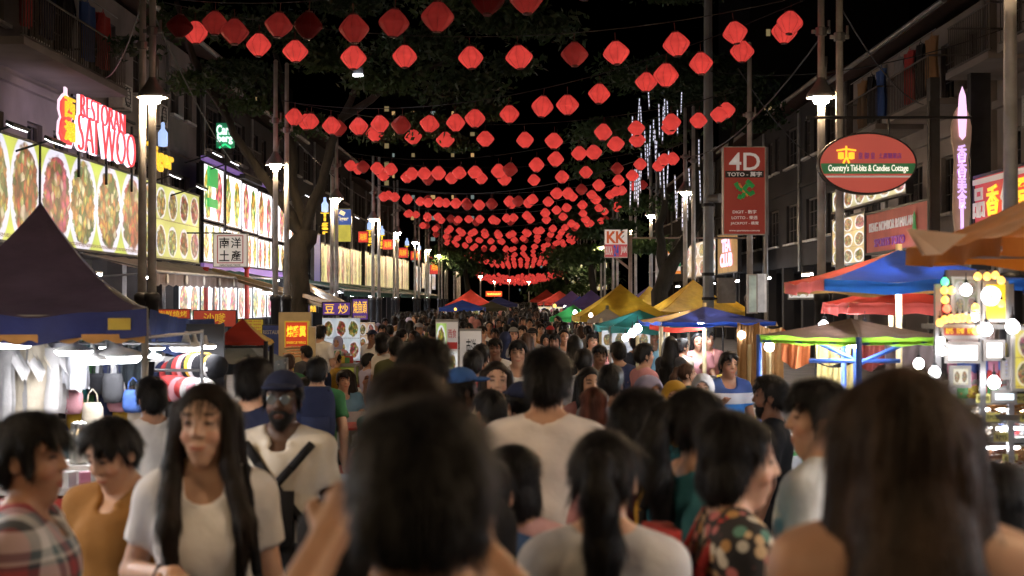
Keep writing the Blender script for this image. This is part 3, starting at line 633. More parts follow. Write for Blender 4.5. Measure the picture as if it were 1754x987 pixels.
t, w, h, y = box_sign("box_sign", "white box sign with red square frame reading 南洋土產 over the green awning", 365, 424, 400, 458, 38, M_white_face, edge=M_metal)
for k, ch in enumerate("南洋土產"): text(ch, w*.29, h*.32, ((-.17+.34*(k % 2))*w, y, (.22-.38*(k//2))*h), M_ink, t, depth=.012, bold=.01)
b = MB()
for s in (-1, 1): b.box((s*w*.37, y, h*.03), (.022, .012, h*.80)); b.box((0, y-.001, h*.03+s*h*.40), (w*.76, .012, .022))
b.build("border", M_redink, t); text("NANYANG TASTE", w*.6, h*.06, (0, y, -h*.44), M_ink, t, depth=.01)
b = MB(); b.tube((0, .05, h*.52), (-1.4, .05, h*.52), .02); b.build("bracket", M_dark, t)
M_blue_face = mat("blue_poster_face", (.05, .11, .42), .5, emit=.5, noise=None); M_yel_face = mat("yellow_poster_face", (.60, .54, .08), .5, emit=.5, noise=(3, .3))
t, w, h, y = box_sign("beer_poster", "blue and yellow Tiger beer poster board behind the third lamp", 571, 602, 357, 415, 47, M_yel_face)
b = MB(); b.box((0, y+.004, h*.24), (w*.94, .01, h*.46)); b.build("blue_panel", M_blue_face, t); text("Tiger", w*.7, h*.15, (0, y-.01, h*.18), glow("cream_letter_glow", (1, .85, .5), .8), t, bold=.02); b = MB(); b.box((0, y-.004, h*.36), (w*.3, .012, h*.12), (0, .5, 0)); b.build("emblem", glow("cream_letter_glow", None, 0), t)
for i, (px, d, py0, py1) in enumerate(((556, 50, 338, 402), (633, 66, 375, 422), (654, 72, 387, 426), (697, 88, 408, 440), (718, 98, 418, 444))):
    x = (px-CX)/F*d; z0, z1 = Z(py1, d), Z(py0, d); h = z1-z0
    t = thing("beer_sign", f"upright blue and yellow Tiger letters, {ordn(i)} along the yellow menu rows", "neon sign", (x, d, (z0+z1)/2), 0, "upright beer letters over the menu rows")
    text("T\ni\ng\ne\nr", .3, h*.58, (0, 0, -h*.2), M_yel, t, bold=.05); b = MB(); b.lathe([(0, h*.1), (.12, h*.12), (.12, h*.32), (.05, h*.4), (.05, h*.5), (0, h*.5)], 10); b.build("bottle_shape", MATS["pale_blue_glow"], t, True)
    b = MB(); b.tube((0, .06, -h*.5-.4), (0, .06, h*.45), .025); b.build("post", M_dark, t)
for i, (px, d, py0, py1) in enumerate(((622, 66, 396, 416), (664, 72, 410, 428), (690, 88, 424, 442), (712, 98, 430, 446), (745, 110, 440, 470))):
    t, w, h, y = box_sign("box_sign", f"small red lit sign box, {ordn(i)} along the tops of the yellow menu rows", px-9, px+9, py0, py1, d, glow("red_box_glow", (.75, .06, .05), .7)); t["group"] = "small red sign boxes over the menu rows"
    text("海鮮", w*.7, h*.6, (0, y, 0), M_yel, t)

# awnings along the billboard side
def awning(label, y0, y1, x0, x1, z0, z1, m, val=.25, marks=None, name="awning"):
    t = thing(name, label, "awning", (0, 0, 0)); b = MB(); n = max(4, int((y1-y0)*1.6))
    b.grid(lambda u, v: (x0+(x1-x0)*v, y0+(y1-y0)*u, z0+(z1-z0)*v-.04*math.sin(math.pi*v)+.015*math.sin(u*n*3.14)), n*2, 5); b.build("roof_sheet", m, t, True)
    b = MB(); b.grid(lambda u, v: (x1+.02*math.sin(u*n*6), y0+(y1-y0)*u, z1-val*v*(1+.08*math.sin(u*n*6.28))), n*4, 2); b.build("valance", m, t, True)
    b = MB(); b.tube((x1, y0, z1), (x1, y1, z1), .035); 
    for yy in (y0+.05, y1-.05): b.tube((x0, yy, z0-.5), (x1, yy, z1-.03), .022); b.tube((x0, yy, z0-.02), (x1, yy, z1+.02), .02)
    b.build("frame", M_metal, t)
    if marks:
        for k in range(marks): 
            q = MB(); q.lathe([(0, 0), (.10, 0), (.1, .012), (0, .012)], 12, (x1+.03, y0+(y1-y0)*(k+.5)/marks, z1-val*.5), ax=Matrix.Rotation(math.pi/2, 3, 'Y')); q.build("emblem", M_white_paint, t)
    return t
awning("brown corrugated awning with pale emblems on its rim under the billboard", 29.0, 39.3, -9, -7.5, 2.92, 2.55, mat("brown_sheet", (.16, .12, .115), .7, noise=(5, .3)), .28, 6)
M_green = cloth("green_awning_cloth", (.02, .07, .055)); M_green2 = cloth("teal_awning_cloth", (.03, .10, .11))
awning("short dark green awning beneath the white box sign", 39.6, 44.5, -8.8, -7.8, 2.85, 2.62, M_green, .24)
for i in range(5):
    y = 47+i*11; awning(f"dark green awning with a pale front beam, {ordn(i)} behind the mossy tree", y, y+10.3, -8.2, -5.9, 2.75, 2.3, M_green if i % 2 else M_green2, .2)["group"] = "green awnings along the menu rows"
for i, (p0, p1, d0, d1) in enumerate((((365, 462), (578, 523), 39, 31), ((500, 475), (600, 525), 44, 33))):
    t = thing("parasol_beam", f"pale slanting timber beam holding the green awnings, {ordn(i)} from the box sign", "beam", (0, 0, 0), 0, "slanting beams by the tree")
    b = MB(); A, B = P(*p0, d0), P(*p1, d1); b.tube(A, B, .06, n=4); b.tube(A+Vector((0, .3, -.12)), B+Vector((0, .3, -.12)), .05, n=4); b.build("beam", M_wood, t); b = MB(); b.tube((B.x, B.y, gz(B.y)), B, .035); b.tube((A.x, A.y, gz(A.y)), A, .035); b.build("post", M_metal, t)
# bright ground-floor panels, banners and red posts
t = thing("menu_wall", "glaring white wall of ground-floor menu sheets between two red posts", "sign", (0, 0, 0))
for i in range(6):
    y0 = 37.5+i*2.6; wall_panel(-9.1, 1, y0, y0+2.5, 1.35, 2.42, food_mat(f"sheet_print_{i}", 2, 1, (.95, .94, 1), 2.2, 70+i, plate=(.97, .96, 1), strip=True), "menu_sheet", t)
for i, (px, d) in enumerate(((352, 38), (422, 38.2))):
    p = P(px, 458, d); b = MB(); b.tube((p.x, d, gz(d)), (p.x, d, p.z), .06, n=10); b.lathe([(.09, 0), (.09, .05), (.06, .06)], 10, (p.x, d, p.z-.05))
    tag(b.build("red_post", mat("red_gloss_paint", (.55, .04, .03), .4)), ("slim red post below the near edge of the white box sign", "slim red post below the street edge of the white box sign")[i], "post")
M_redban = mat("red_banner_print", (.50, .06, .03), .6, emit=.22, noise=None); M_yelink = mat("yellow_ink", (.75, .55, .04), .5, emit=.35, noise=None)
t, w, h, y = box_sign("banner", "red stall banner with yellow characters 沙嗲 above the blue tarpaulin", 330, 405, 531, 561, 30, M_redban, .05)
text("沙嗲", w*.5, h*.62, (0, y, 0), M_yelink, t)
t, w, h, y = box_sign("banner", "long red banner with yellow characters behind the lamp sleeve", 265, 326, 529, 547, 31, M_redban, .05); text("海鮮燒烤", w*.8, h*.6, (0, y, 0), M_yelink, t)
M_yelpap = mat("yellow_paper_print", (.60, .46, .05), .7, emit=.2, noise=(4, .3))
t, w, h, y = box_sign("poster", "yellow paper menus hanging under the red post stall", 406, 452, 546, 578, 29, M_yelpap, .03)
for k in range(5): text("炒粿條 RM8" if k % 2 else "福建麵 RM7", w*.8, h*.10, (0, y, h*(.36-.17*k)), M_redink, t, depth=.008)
t, w, h, y = box_sign("hoarding", "blue ground-level hoarding lettered RESTAURANT beside the dark pole sleeve", 449, 497, 556, 650, 27, mat("blue_hoarding", (.04, .07, .28), .6), .08); text("RESTAURANT", w*.92, h*.07, (0, y, h*.36), M_white_paint, t, depth=.01)
t, w, h, y = box_sign("box_sign", "red lit sign with yellow characters 燒雞翼 over the skewer stall", 488, 529, 550, 596, 23, mat("red_lit_face", (.50, .05, .02), .5, emit=.45, noise=None), edge=M_yelpap)
text("燒雞翼", w*.8, h*.42, (0, y, h*.12), M_yel, t, bold=.02); text("BARBECUE WINGS", w*.8, h*.1, (0, y, -h*.3), M_yelink, t)
t, w, h, y = box_sign("box_sign", "purple lit sign with yellow characters 炒粿 over the drinks stall", 552, 602, 517, 541, 27, mat("purple_lit_face", (.10, .04, .30), .5, emit=.5, noise=None)); text("豆 炒", w*.8, h*.7, (0, y, 0), M_yel, t)
t, w, h, y = box_sign("box_sign", "purple lit sign with three yellow characters next to the drinks stall", 603, 632, 511, 549, 28, MATS["purple_lit_face"]); text("燒魚頭", w*.8, h*.55, (0, y, h*.1), M_yel, t); text("PORRIDGE", w*.7, h*.1, (0, y, -h*.34), M_yelink, t)
t, w, h, y = box_sign("box_sign", "small yellow lit characters hanging behind the tree trunk", 514, 545, 522, 536, 34, mat("dark_lit_face", (.05, .03, .12), .5, emit=.3, noise=None)); text("粥 麵", w*.8, h*.8, (0, y, 0), M_yel, t)

# signs on the stall side
M_toto = mat("lottery_red_face", (.30, .028, .02), .5, emit=.22, noise=None)
t, w, h, y = box_sign("lottery_sign", "tall red lottery sign reading 4D TOTO with a green symbol", 1237, 1310, 252, 403, 28, M_toto, .2, edge=M_metal)
M_wink = mat("white_ink", (.72, .68, .66), .5, emit=.25, noise=None)
text("4D", w*.72, h*.2, (0, y, h*.33), M_wink, t, bold=.01); b = MB(); b.box((0, y+.004, h*.185), (w*.9, .012, h*.075)); b.build("black_band", M_ink, t); text("TOTO - 萬字", w*.8, h*.055, (0, y-.01, h*.185), M_wink, t, bold=.01)
b = MB()
for pts in (((-.16, .11), (-.1, .03), (-.02, .01), (.05, .08), (.14, .09)), ((-.02, .01), (.08, -.06), (.17, -.02)), ((.02, -.02), (-.05, -.1), (-.12, -.08)), ((.1, .1), (.04, .14), (.16, .05))):
    b.path([(a*w*1.3, y, c*h*.8) for a, c in pts], lambda p: .045, 6)
b.build("green_symbol", mat("green_symbol_print", (.03, .30, .07), .5, emit=.2, noise=None), t)
b = MB(); b.path([(a*w*1.3, y-.02, c*h*.8) for a, c in ((-.1, .1), (-.03, .0), (.06, -.08))], .022, 6); b.build("orange_symbol", mat("orange_symbol_print", (.6, .2, .05), .5, emit=.2, noise=None), t)
for k, s_ in enumerate(("DIGIT - 數字", "LOTTO - 樂透", "JACKPOT - 積寶")): text(s_, w*(.55+.05*k), h*.042, (0, y, -h*(.24+.065*k)), M_wink, t)
text("www.sportstoto.com.my", w*.72, h*.022, (0, y, -h*.455), M_wink, t)
b = MB(); b.tube((w*.53, .05, -h*.5), (w*.53, .05, h*.5), .05); b.tube((w*.53, .05, -h*.5-3.6), (w*.53, .05, -h*.5), .04); b.build("post", M_metal, t)
t, w, h, y = box_sign("shop_sign", "white KK sign with red letters on a steel post in mid distance", 1035, 1075, 393, 442, 45, M_white_face, edge=M_metal)
text("KK", w*.8, h*.42, (0, y, h*.22), mat("orange_red_ink", (.62, .10, .02), .5, emit=.3, noise=None), t, bold=.03)
b = MB(); b.box((0, y+.004, -h*.25), (w*.95, .01, h*.44)); b.build("red_band", mat("red_stripe_print", (.55, .08, .10), .5, emit=.35, noise=None), t)
text("BUKA", w*.3, h*.3, (-w*.3, y-.01, -h*.25), M_wink, t, bold=.03); text("JAM", w*.25, h*.3, (w*.32, y-.01, -h*.25), M_wink, t, bold=.03); text("24", w*.22, h*.4, (0, y-.012, -h*.25), mat("blue_ink", (.05, .1, .5), .5, emit=.3, noise=None), t, bold=.03)
b = MB(); b.tube((w*.62, .05, -h*.5-4), (w*.62, .05, h*.3), .06); b.tube((w*.62, .05, -h*.9), (0, .05, -h*.5), .04); b.tube((w*.62, .05, h*.2), (4.4, .05, h*.2), .03); b.tube((w*.62, .05, -h*2.9), (4.4, .05, -h*2.9), .03); b.build("post", mat("pink_grey_steel", (.40, .30, .28), .5), t)
t, w, h, y = box_sign("shop_sign", "green, orange and red striped convenience shop sign with a big 7", 1143, 1166, 428, 470, 60, M_white_face)
for k, (c, z) in enumerate((((.75, .25, .03), .40), ((.02, .25, .10), -.12), ((.75, .25, .03), -.42))):
    b = MB(); b.box((0, y+.004, h*z), (w*.95, .01, h*.12)); b.build("stripe", mat(f"stripe_print_{k}", c, .5, emit=.35, noise=None), t)
text("7", w*.5, h*.8, (0, y-.01, 0), glow("red_box_glow", None, 0), t, bold=.05)
# oval sweet shop sign
ov = P(1484, 281, 19); t = thing("oval_sign", "oval red sign with a green band reading Country's Tid-bits and Candies Cottage", "sign", ov)
rx, rz_ = .63, .39; ay = Matrix.Rotation(math.pi/2, 3, 'X')
def oval(rx, rz_, y0, y1, m, nm, zc=None):
    b = MB(); n = 48; v = []
    for yy in (y0, y1): v += [(rx*math.cos(2*math.pi*i/n), yy, rz_*math.sin(2*math.pi*i/n)) for i in range(n)]
    b.add(v, [tuple(range(n)), tuple(range(2*n-1, n-1, -1))]+[(i, n+i, n+(i+1) % n, (i+1) % n) for i in range(n)]); return b.build(nm, m, t)
oval(rx+.025, rz_+.025, -.055, .09, M_dark, "rim"); oval(rx, rz_, -.068, -.05, mat("coral_lit_face", (.52, .09, .07), .5, emit=.50, noise=None), "face")
def band(z0, z1, y, m, nm):
    b = MB(); vs = []; n = 10
    for i in range(n+1):
        z = z0+(z1-z0)*i/n; x = rx*math.sqrt(max(0, 1-(z/rz_)**2))*.995; vs += [(-x, y, z), (x, y, z)]
    b.add(vs, [(2*i, 2*i+1, 2*i+3, 2*i+2) for i in range(n)]); b.build(nm, m, t)
band(-.14, .0, -.074, mat("green_band_print", (.025, .16, .06), .5, emit=.4, noise=None), "green_band"); band(-.19, -.165, -.074, M_wink, "white_band")
text("Country's Tid-bits & Candies Cottage", 1.06, .115, (0, -.084, -.075), glow("cream_text_glow", (1, .95, .85), .8), t, depth=.012, bold=.012); text("皇 御 皇", .22, .09, (-.02, -.08, .10), mat("purple_ink", (.22, .04, .25), .5, emit=.3, noise=None), t); text("土產糖菓店", .30, .075, (.29, -.08, .10), MATS["purple_ink"], t)
b = MB()
for x in (-.36, -.22): b.lathe([(0, -.05), (.04, -.04), (.04, .04), (0, .05)], 10, (x, -.078, .10))
b.path([(-.42, -.08, .17), (-.29, -.08, .19), (-.16, -.08, .17)], .012, 5); b.path([(-.29, -.08, .23), (-.29, -.08, .08), (-.33, -.08, .0)], .014, 5); b.path([(-.29, -.08, .09), (-.25, -.08, .0)], .014, 5)
b.build("carrier_emblem", M_yel, t)
b = MB(); b.tube((-.6, .02, .62), (1.4, .02, .62), .02); b.tube((-.3, .02, .62), (-.3, .02, .33), .012); b.tube((.3, .02, .62), (.3, .02, .33), .012); b.tube((-.8, .02, .62), (-.55, .02, .62), .02); b.build("bracket", M_dark, t)
t, w, h, y = box_sign("light_box", "narrow white two-faced light box on a thin pole beside the navy parasol", 1279, 1296, 470, 537, 20, mat("greenish_lit_face", (.45, .55, .50), .5, emit=.35, noise=(5, .5)), .12, edge=M_metal)
b = MB(); b.box((w*.95, -.03, .01), (w*.8, .1, h*.98), (0, 0, -.5)); b.build("side_face", mat("silver_lit_face", (.6, .6, .62), .4, emit=.35, noise=(6, .4)), t); b = MB(); b.tube((w*1.5, 0, h*.5), (w*1.5, 0, -h*2.3), .02); b.build("post", M_metal, t)
def right_panel(label, px0, px1, py0, py1, X, m, name="food_sign", cat="sign", ref=None):
    """panel on the right facade; top and bottom rows are read at the farther (left) edge"""
    d1, d0 = D(px0, X), D(px1, X); t = thing(name, label, cat, (0, 0, 0)); z0, z1 = Z(py1, d1), Z(py0, d1); wall_panel(X, -1, d0, d1, z0, z1, m, "face", t, .14); return t, (d0+d1)/2, (z0+z1)/2, d1-d0, z1-z0
right_panel("upper food photo panel half hidden by the oval sign", 1425, 1552, 330, 366, 8, food_mat("upper_right_food", 6, 1, (.45, .42, .20), 1.1, 90), "food_sign")
right_panel("lower food photo panel beside the red lottery shop board", 1425, 1481, 378, 456, 8, food_mat("lower_right_food", 3, 3, (.5, .35, .12), 1.1, 91), "food_sign")
t, yc, zc, ln_, h = right_panel("weathered red board reading KENG NOMBOR RAMALAN and SPORTS TOTO", 1483, 1590, 368, 436, 7.98, mat("faded_red_face", (.42, .07, .05), .6, emit=.22, noise=(2, .2)), "lottery_board")
text("KENG NOMBOR RAMALAN", ln_*.72, h*.22, (7.95, yc+.3, zc+.12), M_wink, t, 'R'); text("SPORTS TOTO", ln_*.5, h*.2, (7.95, yc+.4, zc-.24), MATS["purple_ink"], t, 'R', bold=.02)
b = MB(); b.lathe([(0, -.2), (.16, -.18), (.1, .05), (.13, .12), (0, .25)], 12); b.v = [(x*.1, y, z) for x, y, z in b.v]; b.build("figure_print", MATS["green_symbol_print"], t, True, (7.95, yc-1.6, zc+.05))
t, yc, zc, ln_, h = right_panel("red lit square sign with yellow and white characters behind the orange parasol", 1668, 1775, 305, 416, 8, mat("red_glow_face", (.50, .05, .06), .5, emit=.55, noise=None), "box_sign")
for k, (ch, m) in enumerate((("品", M_wink), ("香", M_yel), ("仙", M_wink), ("園", M_yel))): text(ch, .62, .52, (7.95, yc+1.15-.72*k, zc+.1), m, t, 'R', bold=.02)
b = MB()
for s in (-1, 1): b.box((7.96, yc, zc+s*h*.41), (.03, ln_*.96, .09))
b.build("white_band", M_wink, t)
right_panel("far food photo panels behind the lit lamp in the stall side row", 1170, 1226, 424, 478, 8.5, food_mat("far_right_food", 4, 2, (.5, .35, .2), 1.0, 92))
t, yc, zc, ln_, h = right_panel("wooden board with glowing pink letters behind the thick grey pole", 1229, 1264, 404, 470, 8.5, mat("lit_wood_face", (.40, .24, .08), .6, emit=.35, noise=(3, .3)), "neon_sign")
text("TEA\nCLUB", ln_*.6, h*.7, (8.44, yc, zc), glow("pink_letter_glow", (1, .55, .75), 1.3), t, 'R', bold=.05)
right_panel("far yellow lit panel beyond the white KK sign", 1008, 1040, 462, 500, 6.2, food_mat("yellow_far_right", 3, 2, (.6, .5, .1), .6, 93)); right_panel("farthest yellow lit panel at the end of the stall side", 975, 1004, 468, 496, 6.6, food_mat("yellow_end_right", 4, 2, (.6, .5, .1), .6, 94))
right_panel("small food photo strip under the lottery board", 1350, 1402, 487, 512, 7.6, food_mat("strip_right_food", 4, 1, (.6, .6, .55), .8, 95))
# vertical wavy sign on a black board
d = 25.5; p = P(1645, 275, d); t = thing("vertical_sign", "tall cream wavy board with pink and violet neon letters on a black post", "neon sign", (p.x, d, p.z))
b = MB(); prof = [(-1.3, .12), (-.9, .15), (-.4, .14), (0, .12), (.35, .17), (.6, .18), (.85, .12), (.95, .06)]
v = [(-r, yy, z) for yy in (-.04, .04) for z, r in prof]+[(r, yy, z) for yy in (-.04, .04) for z, r in prof]; n = len(prof)
b.add(v, [(i, i+1, 2*n+i+1, 2*n+i) for i in range(n-1)]+[(n+i, 3*n+i, 3*n+i+1, n+i+1) for i in range(n-1)]+[(i, n+i, n+i+1, i+1) for i in range(n-1)]+[(2*n+i, 2*n+i+1, 3*n+i+1, 3*n+i) for i in range(n-1)]); b.build("board", mat("cream_sign_board", (.42, .27, .18), .6, emit=.22, noise=(4, .2)), t)
b = MB(); b.lathe([(0, .35), (.06, .42), (.085, .8), (.06, 1.15), (0, 1.32)], 12, (.0, -.06, .0)); b.v = [(x, y*.4-.06, z) for x, y, z in b.v]; b.build("flame_lamp", glow("pink_flame_glow", (1, .62, .92), 1.2), t, True)
text("香\n香\n美\n食", .17, 1.15, (0, -.06, -.3), glow("violet_glow", (.75, .5, 1), 1.2), t, bold=.02); b = MB(); b.box((.0, -.055, -1.05), (.05, .03, .5)); b.build("violet_tube", MATS["violet_glow"], t)
b = MB(); b.box((.42, .3, -.6), (.36, .2, 4.4)); b.build("black_post", M_dark, t)
d = 24; p = P(1598, 300, d); b = MB(); b.box((p.x, d, 3.0), (.16, .2, 5.4)); b.tube((p.x-.1, d-.12, 1.2), (p.x-.1, d-.12, 5.3), .02); tag(b.build("sign_post", M_dark), "thin black square post between the lottery board and the wavy board", "post")
t = thing("neon_sign", "long red neon line sign over the crowd at the street's end", "neon sign", P(846, 504, 114)); b = MB(); b.path([(-.55+.055*i, 0, .07*math.sin(i*2.3)) for i in range(21)], .05, 5); b.build("yellow_tube", glow("yellow_neon_glow", (1, .6, .1), 1.6), t); b = MB(); b.box((0, .08, .02), (1.3, .06, .42)); b.build("board", glow("orange_neon_glow", (.8, .10, .03), .8), t); b = MB(); b.tube((0, .15, -4), (0, .15, .2), .06); b.build("post", M_dark, t)
# ------------------------------------------------------------------ canopies and parasols
TC = {}
def tarp(name, col, t=.35):
    if name not in TC: TC[name] = mat("tarpaulin_"+name, col, .62, noise=(4, .3), bump=(7, .55), spec=.35, trans=t)
    return TC[name]
T_navy = tarp("navy", (.032, .045, .19), .2); T_blue = tarp("blue", (.02, .07, .42)); T_red = tarp("red", (.50, .05, .03)); T_orange = tarp("orange", (.62, .20, .025))
T_yellow = tarp("yellow", (.58, .36, .03), .15); T_green = tarp("green", (.03, .22, .06)); T_purple = tarp("purple", (.08, .05, .20)); T_brown = tarp("brown", (.10, .060, .045)); T_tan = tarp("tan", (.5, .30, .10)); T_white = tarp("white", (.6, .58, .56)); T_grey = tarp("grey", (.16, .20, .23)); T_teal = tarp("teal", (.02, .16, .15)); T_pink = tarp("coral", (.55, .10, .09)); T_dknavy = tarp("warm_tinted_navy", (.075, .055, .10), .12)
def canopy(label, c, hx, hy, ze, zp, cols, val=.16, rz=0, poles=True, vcols=None, sag=.25, name="canopy_tent", pm=None, n=10, centre_pole=False, cat="canopy", group=None, scallop=0):
    t = thing(name, label, cat, (c[0], c[1], 0), rz, group); g = gz(c[1])
    cor = [(-hx, -hy), (hx, -hy), (hx, hy), (-hx, hy)]
    for k in range(4):
        a, b_ = cor[k], cor[(k+1) % 4]; ph = R.random()*6
        def fn(u, v):
            x = (a[0]*(1-u)+b_[0]*u)*(1-v); y = (a[1]*(1-u)+b_[1]*u)*(1-v); e = math.sin(math.pi*u)
            z = ze+(zp-ze)*(v**(1+sag)) - .10*sag*e*(1-v)*hx + .016*hx*math.sin(u*17+v*9+ph)*e*(1-v) + .012*hx*math.sin(v*23-u*6+ph)*e + .014*hx*math.sin(abs(u-.5)*34+ph)*(1-v)**2*v*2.5
            return (x, y, z)
        m = MB(); m.grid(fn, n, n); o = m.build("roof_panel", cols[k], t, True)
        if val:
            m = MB(); nx_, ny_ = (b_[1]-a[1]), -(b_[0]-a[0]); l = math.hypot(nx_, ny_); nx_, ny_ = nx_/l, ny_/l
            m.grid(lambda u, v: (a[0]*(1-u)+b_[0]*u+nx_*.025*math.sin(u*19+ph)*v+nx_*.004, a[1]*(1-u)+b_[1]*u+ny_*.025*math.sin(u*19+ph)*v+ny_*.004, fn(u, 0)[2]-val*v*(1+(.15*abs(math.sin(u*20)) if scallop else .06*math.sin(u*13+ph)))), n*2, 3)
            m.build("valance", (vcols or cols)[k], t, True)
    pm = pm or M_metal
    if poles:
        for x, y in cor:
            m = MB(); m.tube((x*.985, y*.985, g), (x*.985, y*.985, ze), .022, n=8); m.build("pole", pm, t, True)
    if centre_pole:
        m = MB(); m.tube((0, 0, g), (0, 0, zp+.05), .03, n=10); m.build("pole", pm, t, True)
    m = MB()
    for x, y in cor: m.tube((x*.98, y*.98, ze-.03), (0, 0, zp-.06-.3*(zp-ze)), .012, n=5)
    for k in range(4): m.tube((cor[k][0]*.97, cor[k][1]*.97, ze-.05), (cor[(k+1) % 4][0]*.97, cor[(k+1) % 4][1]*.97, ze-.05), .010, n=5)
    m.build("frame", pm, t); return t
ca = P(75, 350, 10.6)
t = canopy("navy peaked stall canopy with warm-light brown tint on its roof and a small yellow label", (-3.52, 10.36), .75, 1.45, 1.90, ca.z, [T_dknavy, T_navy, T_navy, T_dknavy], .17, .26, vcols=[T_navy]*4, sag=.55, n=16)  # front and left panels carry a brown tint for warm lamp light
m = MB(); m.box((.58, -1.475, 1.80), (.14, .012, .075)); m.build("label", mat("yellow_label", (.5, .38, .05), .6), t)
m = MB(); m.grid(lambda u, v: (-.74+1.48*u, -1.452, 1.735-.03*v*(1+abs(math.sin(u*30)))), 60, 2); m.build("fringe", mat("orange_fringe", (.5, .26, .08), .8), t)
def sheet(name, label, pa, pb, drop, m, amp=.05, nw=6, cat="tarpaulin", n=24, seed=0):
    """a cloth hung from a line between two points"""
    a, b = Vector(pa), Vector(pb); nrm = Vector((-(b-a).y, (b-a).x, 0)).normalized(); r = random.Random(seed); p1 = r.random()*6
    mb = MB(); mb.grid(lambda u, v: tuple(a.lerp(b, u)+nrm*(amp*math.sin(u*nw*6.28+p1)*(.3+.7*v)+amp*.5*math.sin(u*nw*2.2*6.28+v*3))-Vector((0, 0, drop*v*(1+.05*math.sin(u*7+p1))+.04*math.sin(math.pi*u)))), n, 10)
    o = mb.build(name, m, None, True); return tag(o, label, cat)
sheet("tarpaulin", "blue tarpaulin drooping between the navy canopy and the red flap", P(254, 528, 11.8), P(362, 546, 12.4), .32, tarp("faded_blue", (.055, .085, .24)), .05, 3)
sheet("tarpaulin", "small bright blue tarpaulin end beside the red flap", P(345, 546, 12.6), P(383, 552, 12.7), .13, T_blue, .02, 1)
canopy("red cloth flap roof with a yellow end over the grey stall top", ((415-CX)/F*13, 13), .24, .35, Z(583, 13), Z(545, 13), [T_red, T_yellow, T_red, T_red], .03, .1, n=6, pm=M_dark)
canopy("grey stall roof under the red flap with green clips", ((418-CX)/F*14, 14), .32, .6, Z(617, 14), Z(580, 14), [T_grey]*4, .10, 0, n=8)
canopy("orange parasol with a white underside fold hanging into the picture", (2.9, 7.2), .75, .7, 2.24, 2.64, [T_orange]*4, .09, .04, poles=False, centre_pole=True, sag=.2, n=12, name="parasol", cat="parasol")
m = MB(); A = P(1556, 392, 5.5); B = P(1655, 402, 5.5); C = P(1585, 438, 5.48)
m.add([A, B, C, P(1612, 436, 5.5), A+Vector((0, .04, 0)), B+Vector((0, .04, 0)), C+Vector((0, .05, 0))], [(0, 2, 3, 1), (4, 5, 6)]); tag(m.build("cloth_flap", tarp("pale", (.62, .46, .36))), "pale folded corner flap hanging from the orange parasol", "cloth flap")
canopy("blue and red parasol with a tan back panel on a cream pole", (3.46, 13.1), .88, 1.1, 2.13, 2.42, [T_blue, T_tan, T_tan, T_red], .10, -.03, poles=False, centre_pole=True, name="parasol", pm=M_cream_pole, cat="parasol", vcols=[tarp("bright_blue", (.03, .16, .62)), T_blue, T_tan, T_pink])
canopy("coral red parasol below the blue and red parasol", (4.35, 16.8), .66, .7, 1.93, 2.14, [T_red, T_red, T_tan, T_red], .13, 0, poles=False, centre_pole=True, name="parasol", pm=M_cream_pole, cat="parasol", vcols=[T_pink]*4)
canopy("brown stall roof with bright green edging on blue struts", (2.58, 11.2), .50, .52, 1.68, 1.81, [T_brown, tarp("lime_top", (.22, .50, .05)), T_brown, T_brown], .06, .62, name="stall_roof", pm=mat("blue_painted_tube", (.05, .12, .45), .5), vcols=[tarp("lime", (.30, .62, .05))]*4)
canopy("navy parasol with a tan flap and red fringe beyond the light box", (2.62, 20.5), .80, .9, 1.66, 1.87, [T_navy, T_tan, T_navy, T_tan], .06, .1, poles=False, centre_pole=True, name="parasol", pm=M_cream_pole, cat="parasol", vcols=[T_blue, T_tan, T_navy, T_blue])
sheet("tarpaulin", "red cloth strip under the navy parasol", P(1112, 556, 20), P(1205, 557, 20), .07, T_red, .01, 2)
canopy("teal and navy low stall roof between the yellow tent and navy parasol", ((1095-CX)/F*23, 23), .62, .9, 1.55, 1.80, [T_teal, T_navy, T_teal, T_teal], .10, .1, name="stall_roof")
for lab, px, d, half, pk, ev, cols in (
    ("big yellow peaked tent with a black frame in mid street", 1062, 32, 1.0, 487, 541, [T_yellow, T_yellow, T_green, T_yellow]),
    ("second yellow peaked tent behind the thick grey pole", 1187, 36, 1.05, 479, 533, [T_yellow]*4),
    ("yellow tent with a purple side behind the KK sign post", 1112, 46, .85, 490, 522, [T_yellow, T_purple, T_yellow, T_purple]),
    ("yellow low tent peeking out past the second yellow tent", 1240, 40, .75, 500, 533, [T_yellow, T_tan, T_yellow, T_yellow]),
    ("purple and dark red tent beside the big yellow tent", 1012, 46, .85, 497, 526, [T_purple, T_purple, T_purple, tarp("maroon", (.22, .02, .03))]),
    ("low green tent under the purple tents", 982, 40, .62, 522, 543, [T_green]*4),
    ("bright blue small tent before the purple tent", 993, 52, .55, 507, 528, [T_blue]*4),
    ("purple tent with a striped orange top behind the red tents", 979, 58, .75, 498, 520, [T_purple, T_tan, T_purple, T_orange]),
    ("red tent, larger of the far pair on the stall side", 958, 64, .85, 498, 518, [T_red]*4),
    ("red tent with an orange side, smaller of the far pair", 936, 76, .85, 496, 514, [T_red, T_red, T_red, T_orange]),
    ("red peaked tent on the billboard side before the far lanterns", 806, 60, 1.0, 496, 522, [T_red, T_red, T_red, T_orange]),
    ("blue low tent beneath the red peaked tent", 792, 54, .85, 514, 527, [T_blue]*4),
    ("navy low tent beside the red peaked tent", 855, 66, .8, 508, 521, [T_navy]*4),
    ("dark olive low tent in front of the navy low tent", 842, 56, .65, 516, 527, [tarp("olive", (.07, .07, .04))]*4)):
    canopy(lab, ((px-CX)/F*d, d), half, half, Z(ev, d), Z(pk, d), cols, .12, R.uniform(-.15, .15), n=6, pm=M_dark if 'yellow' in lab else M_metal)
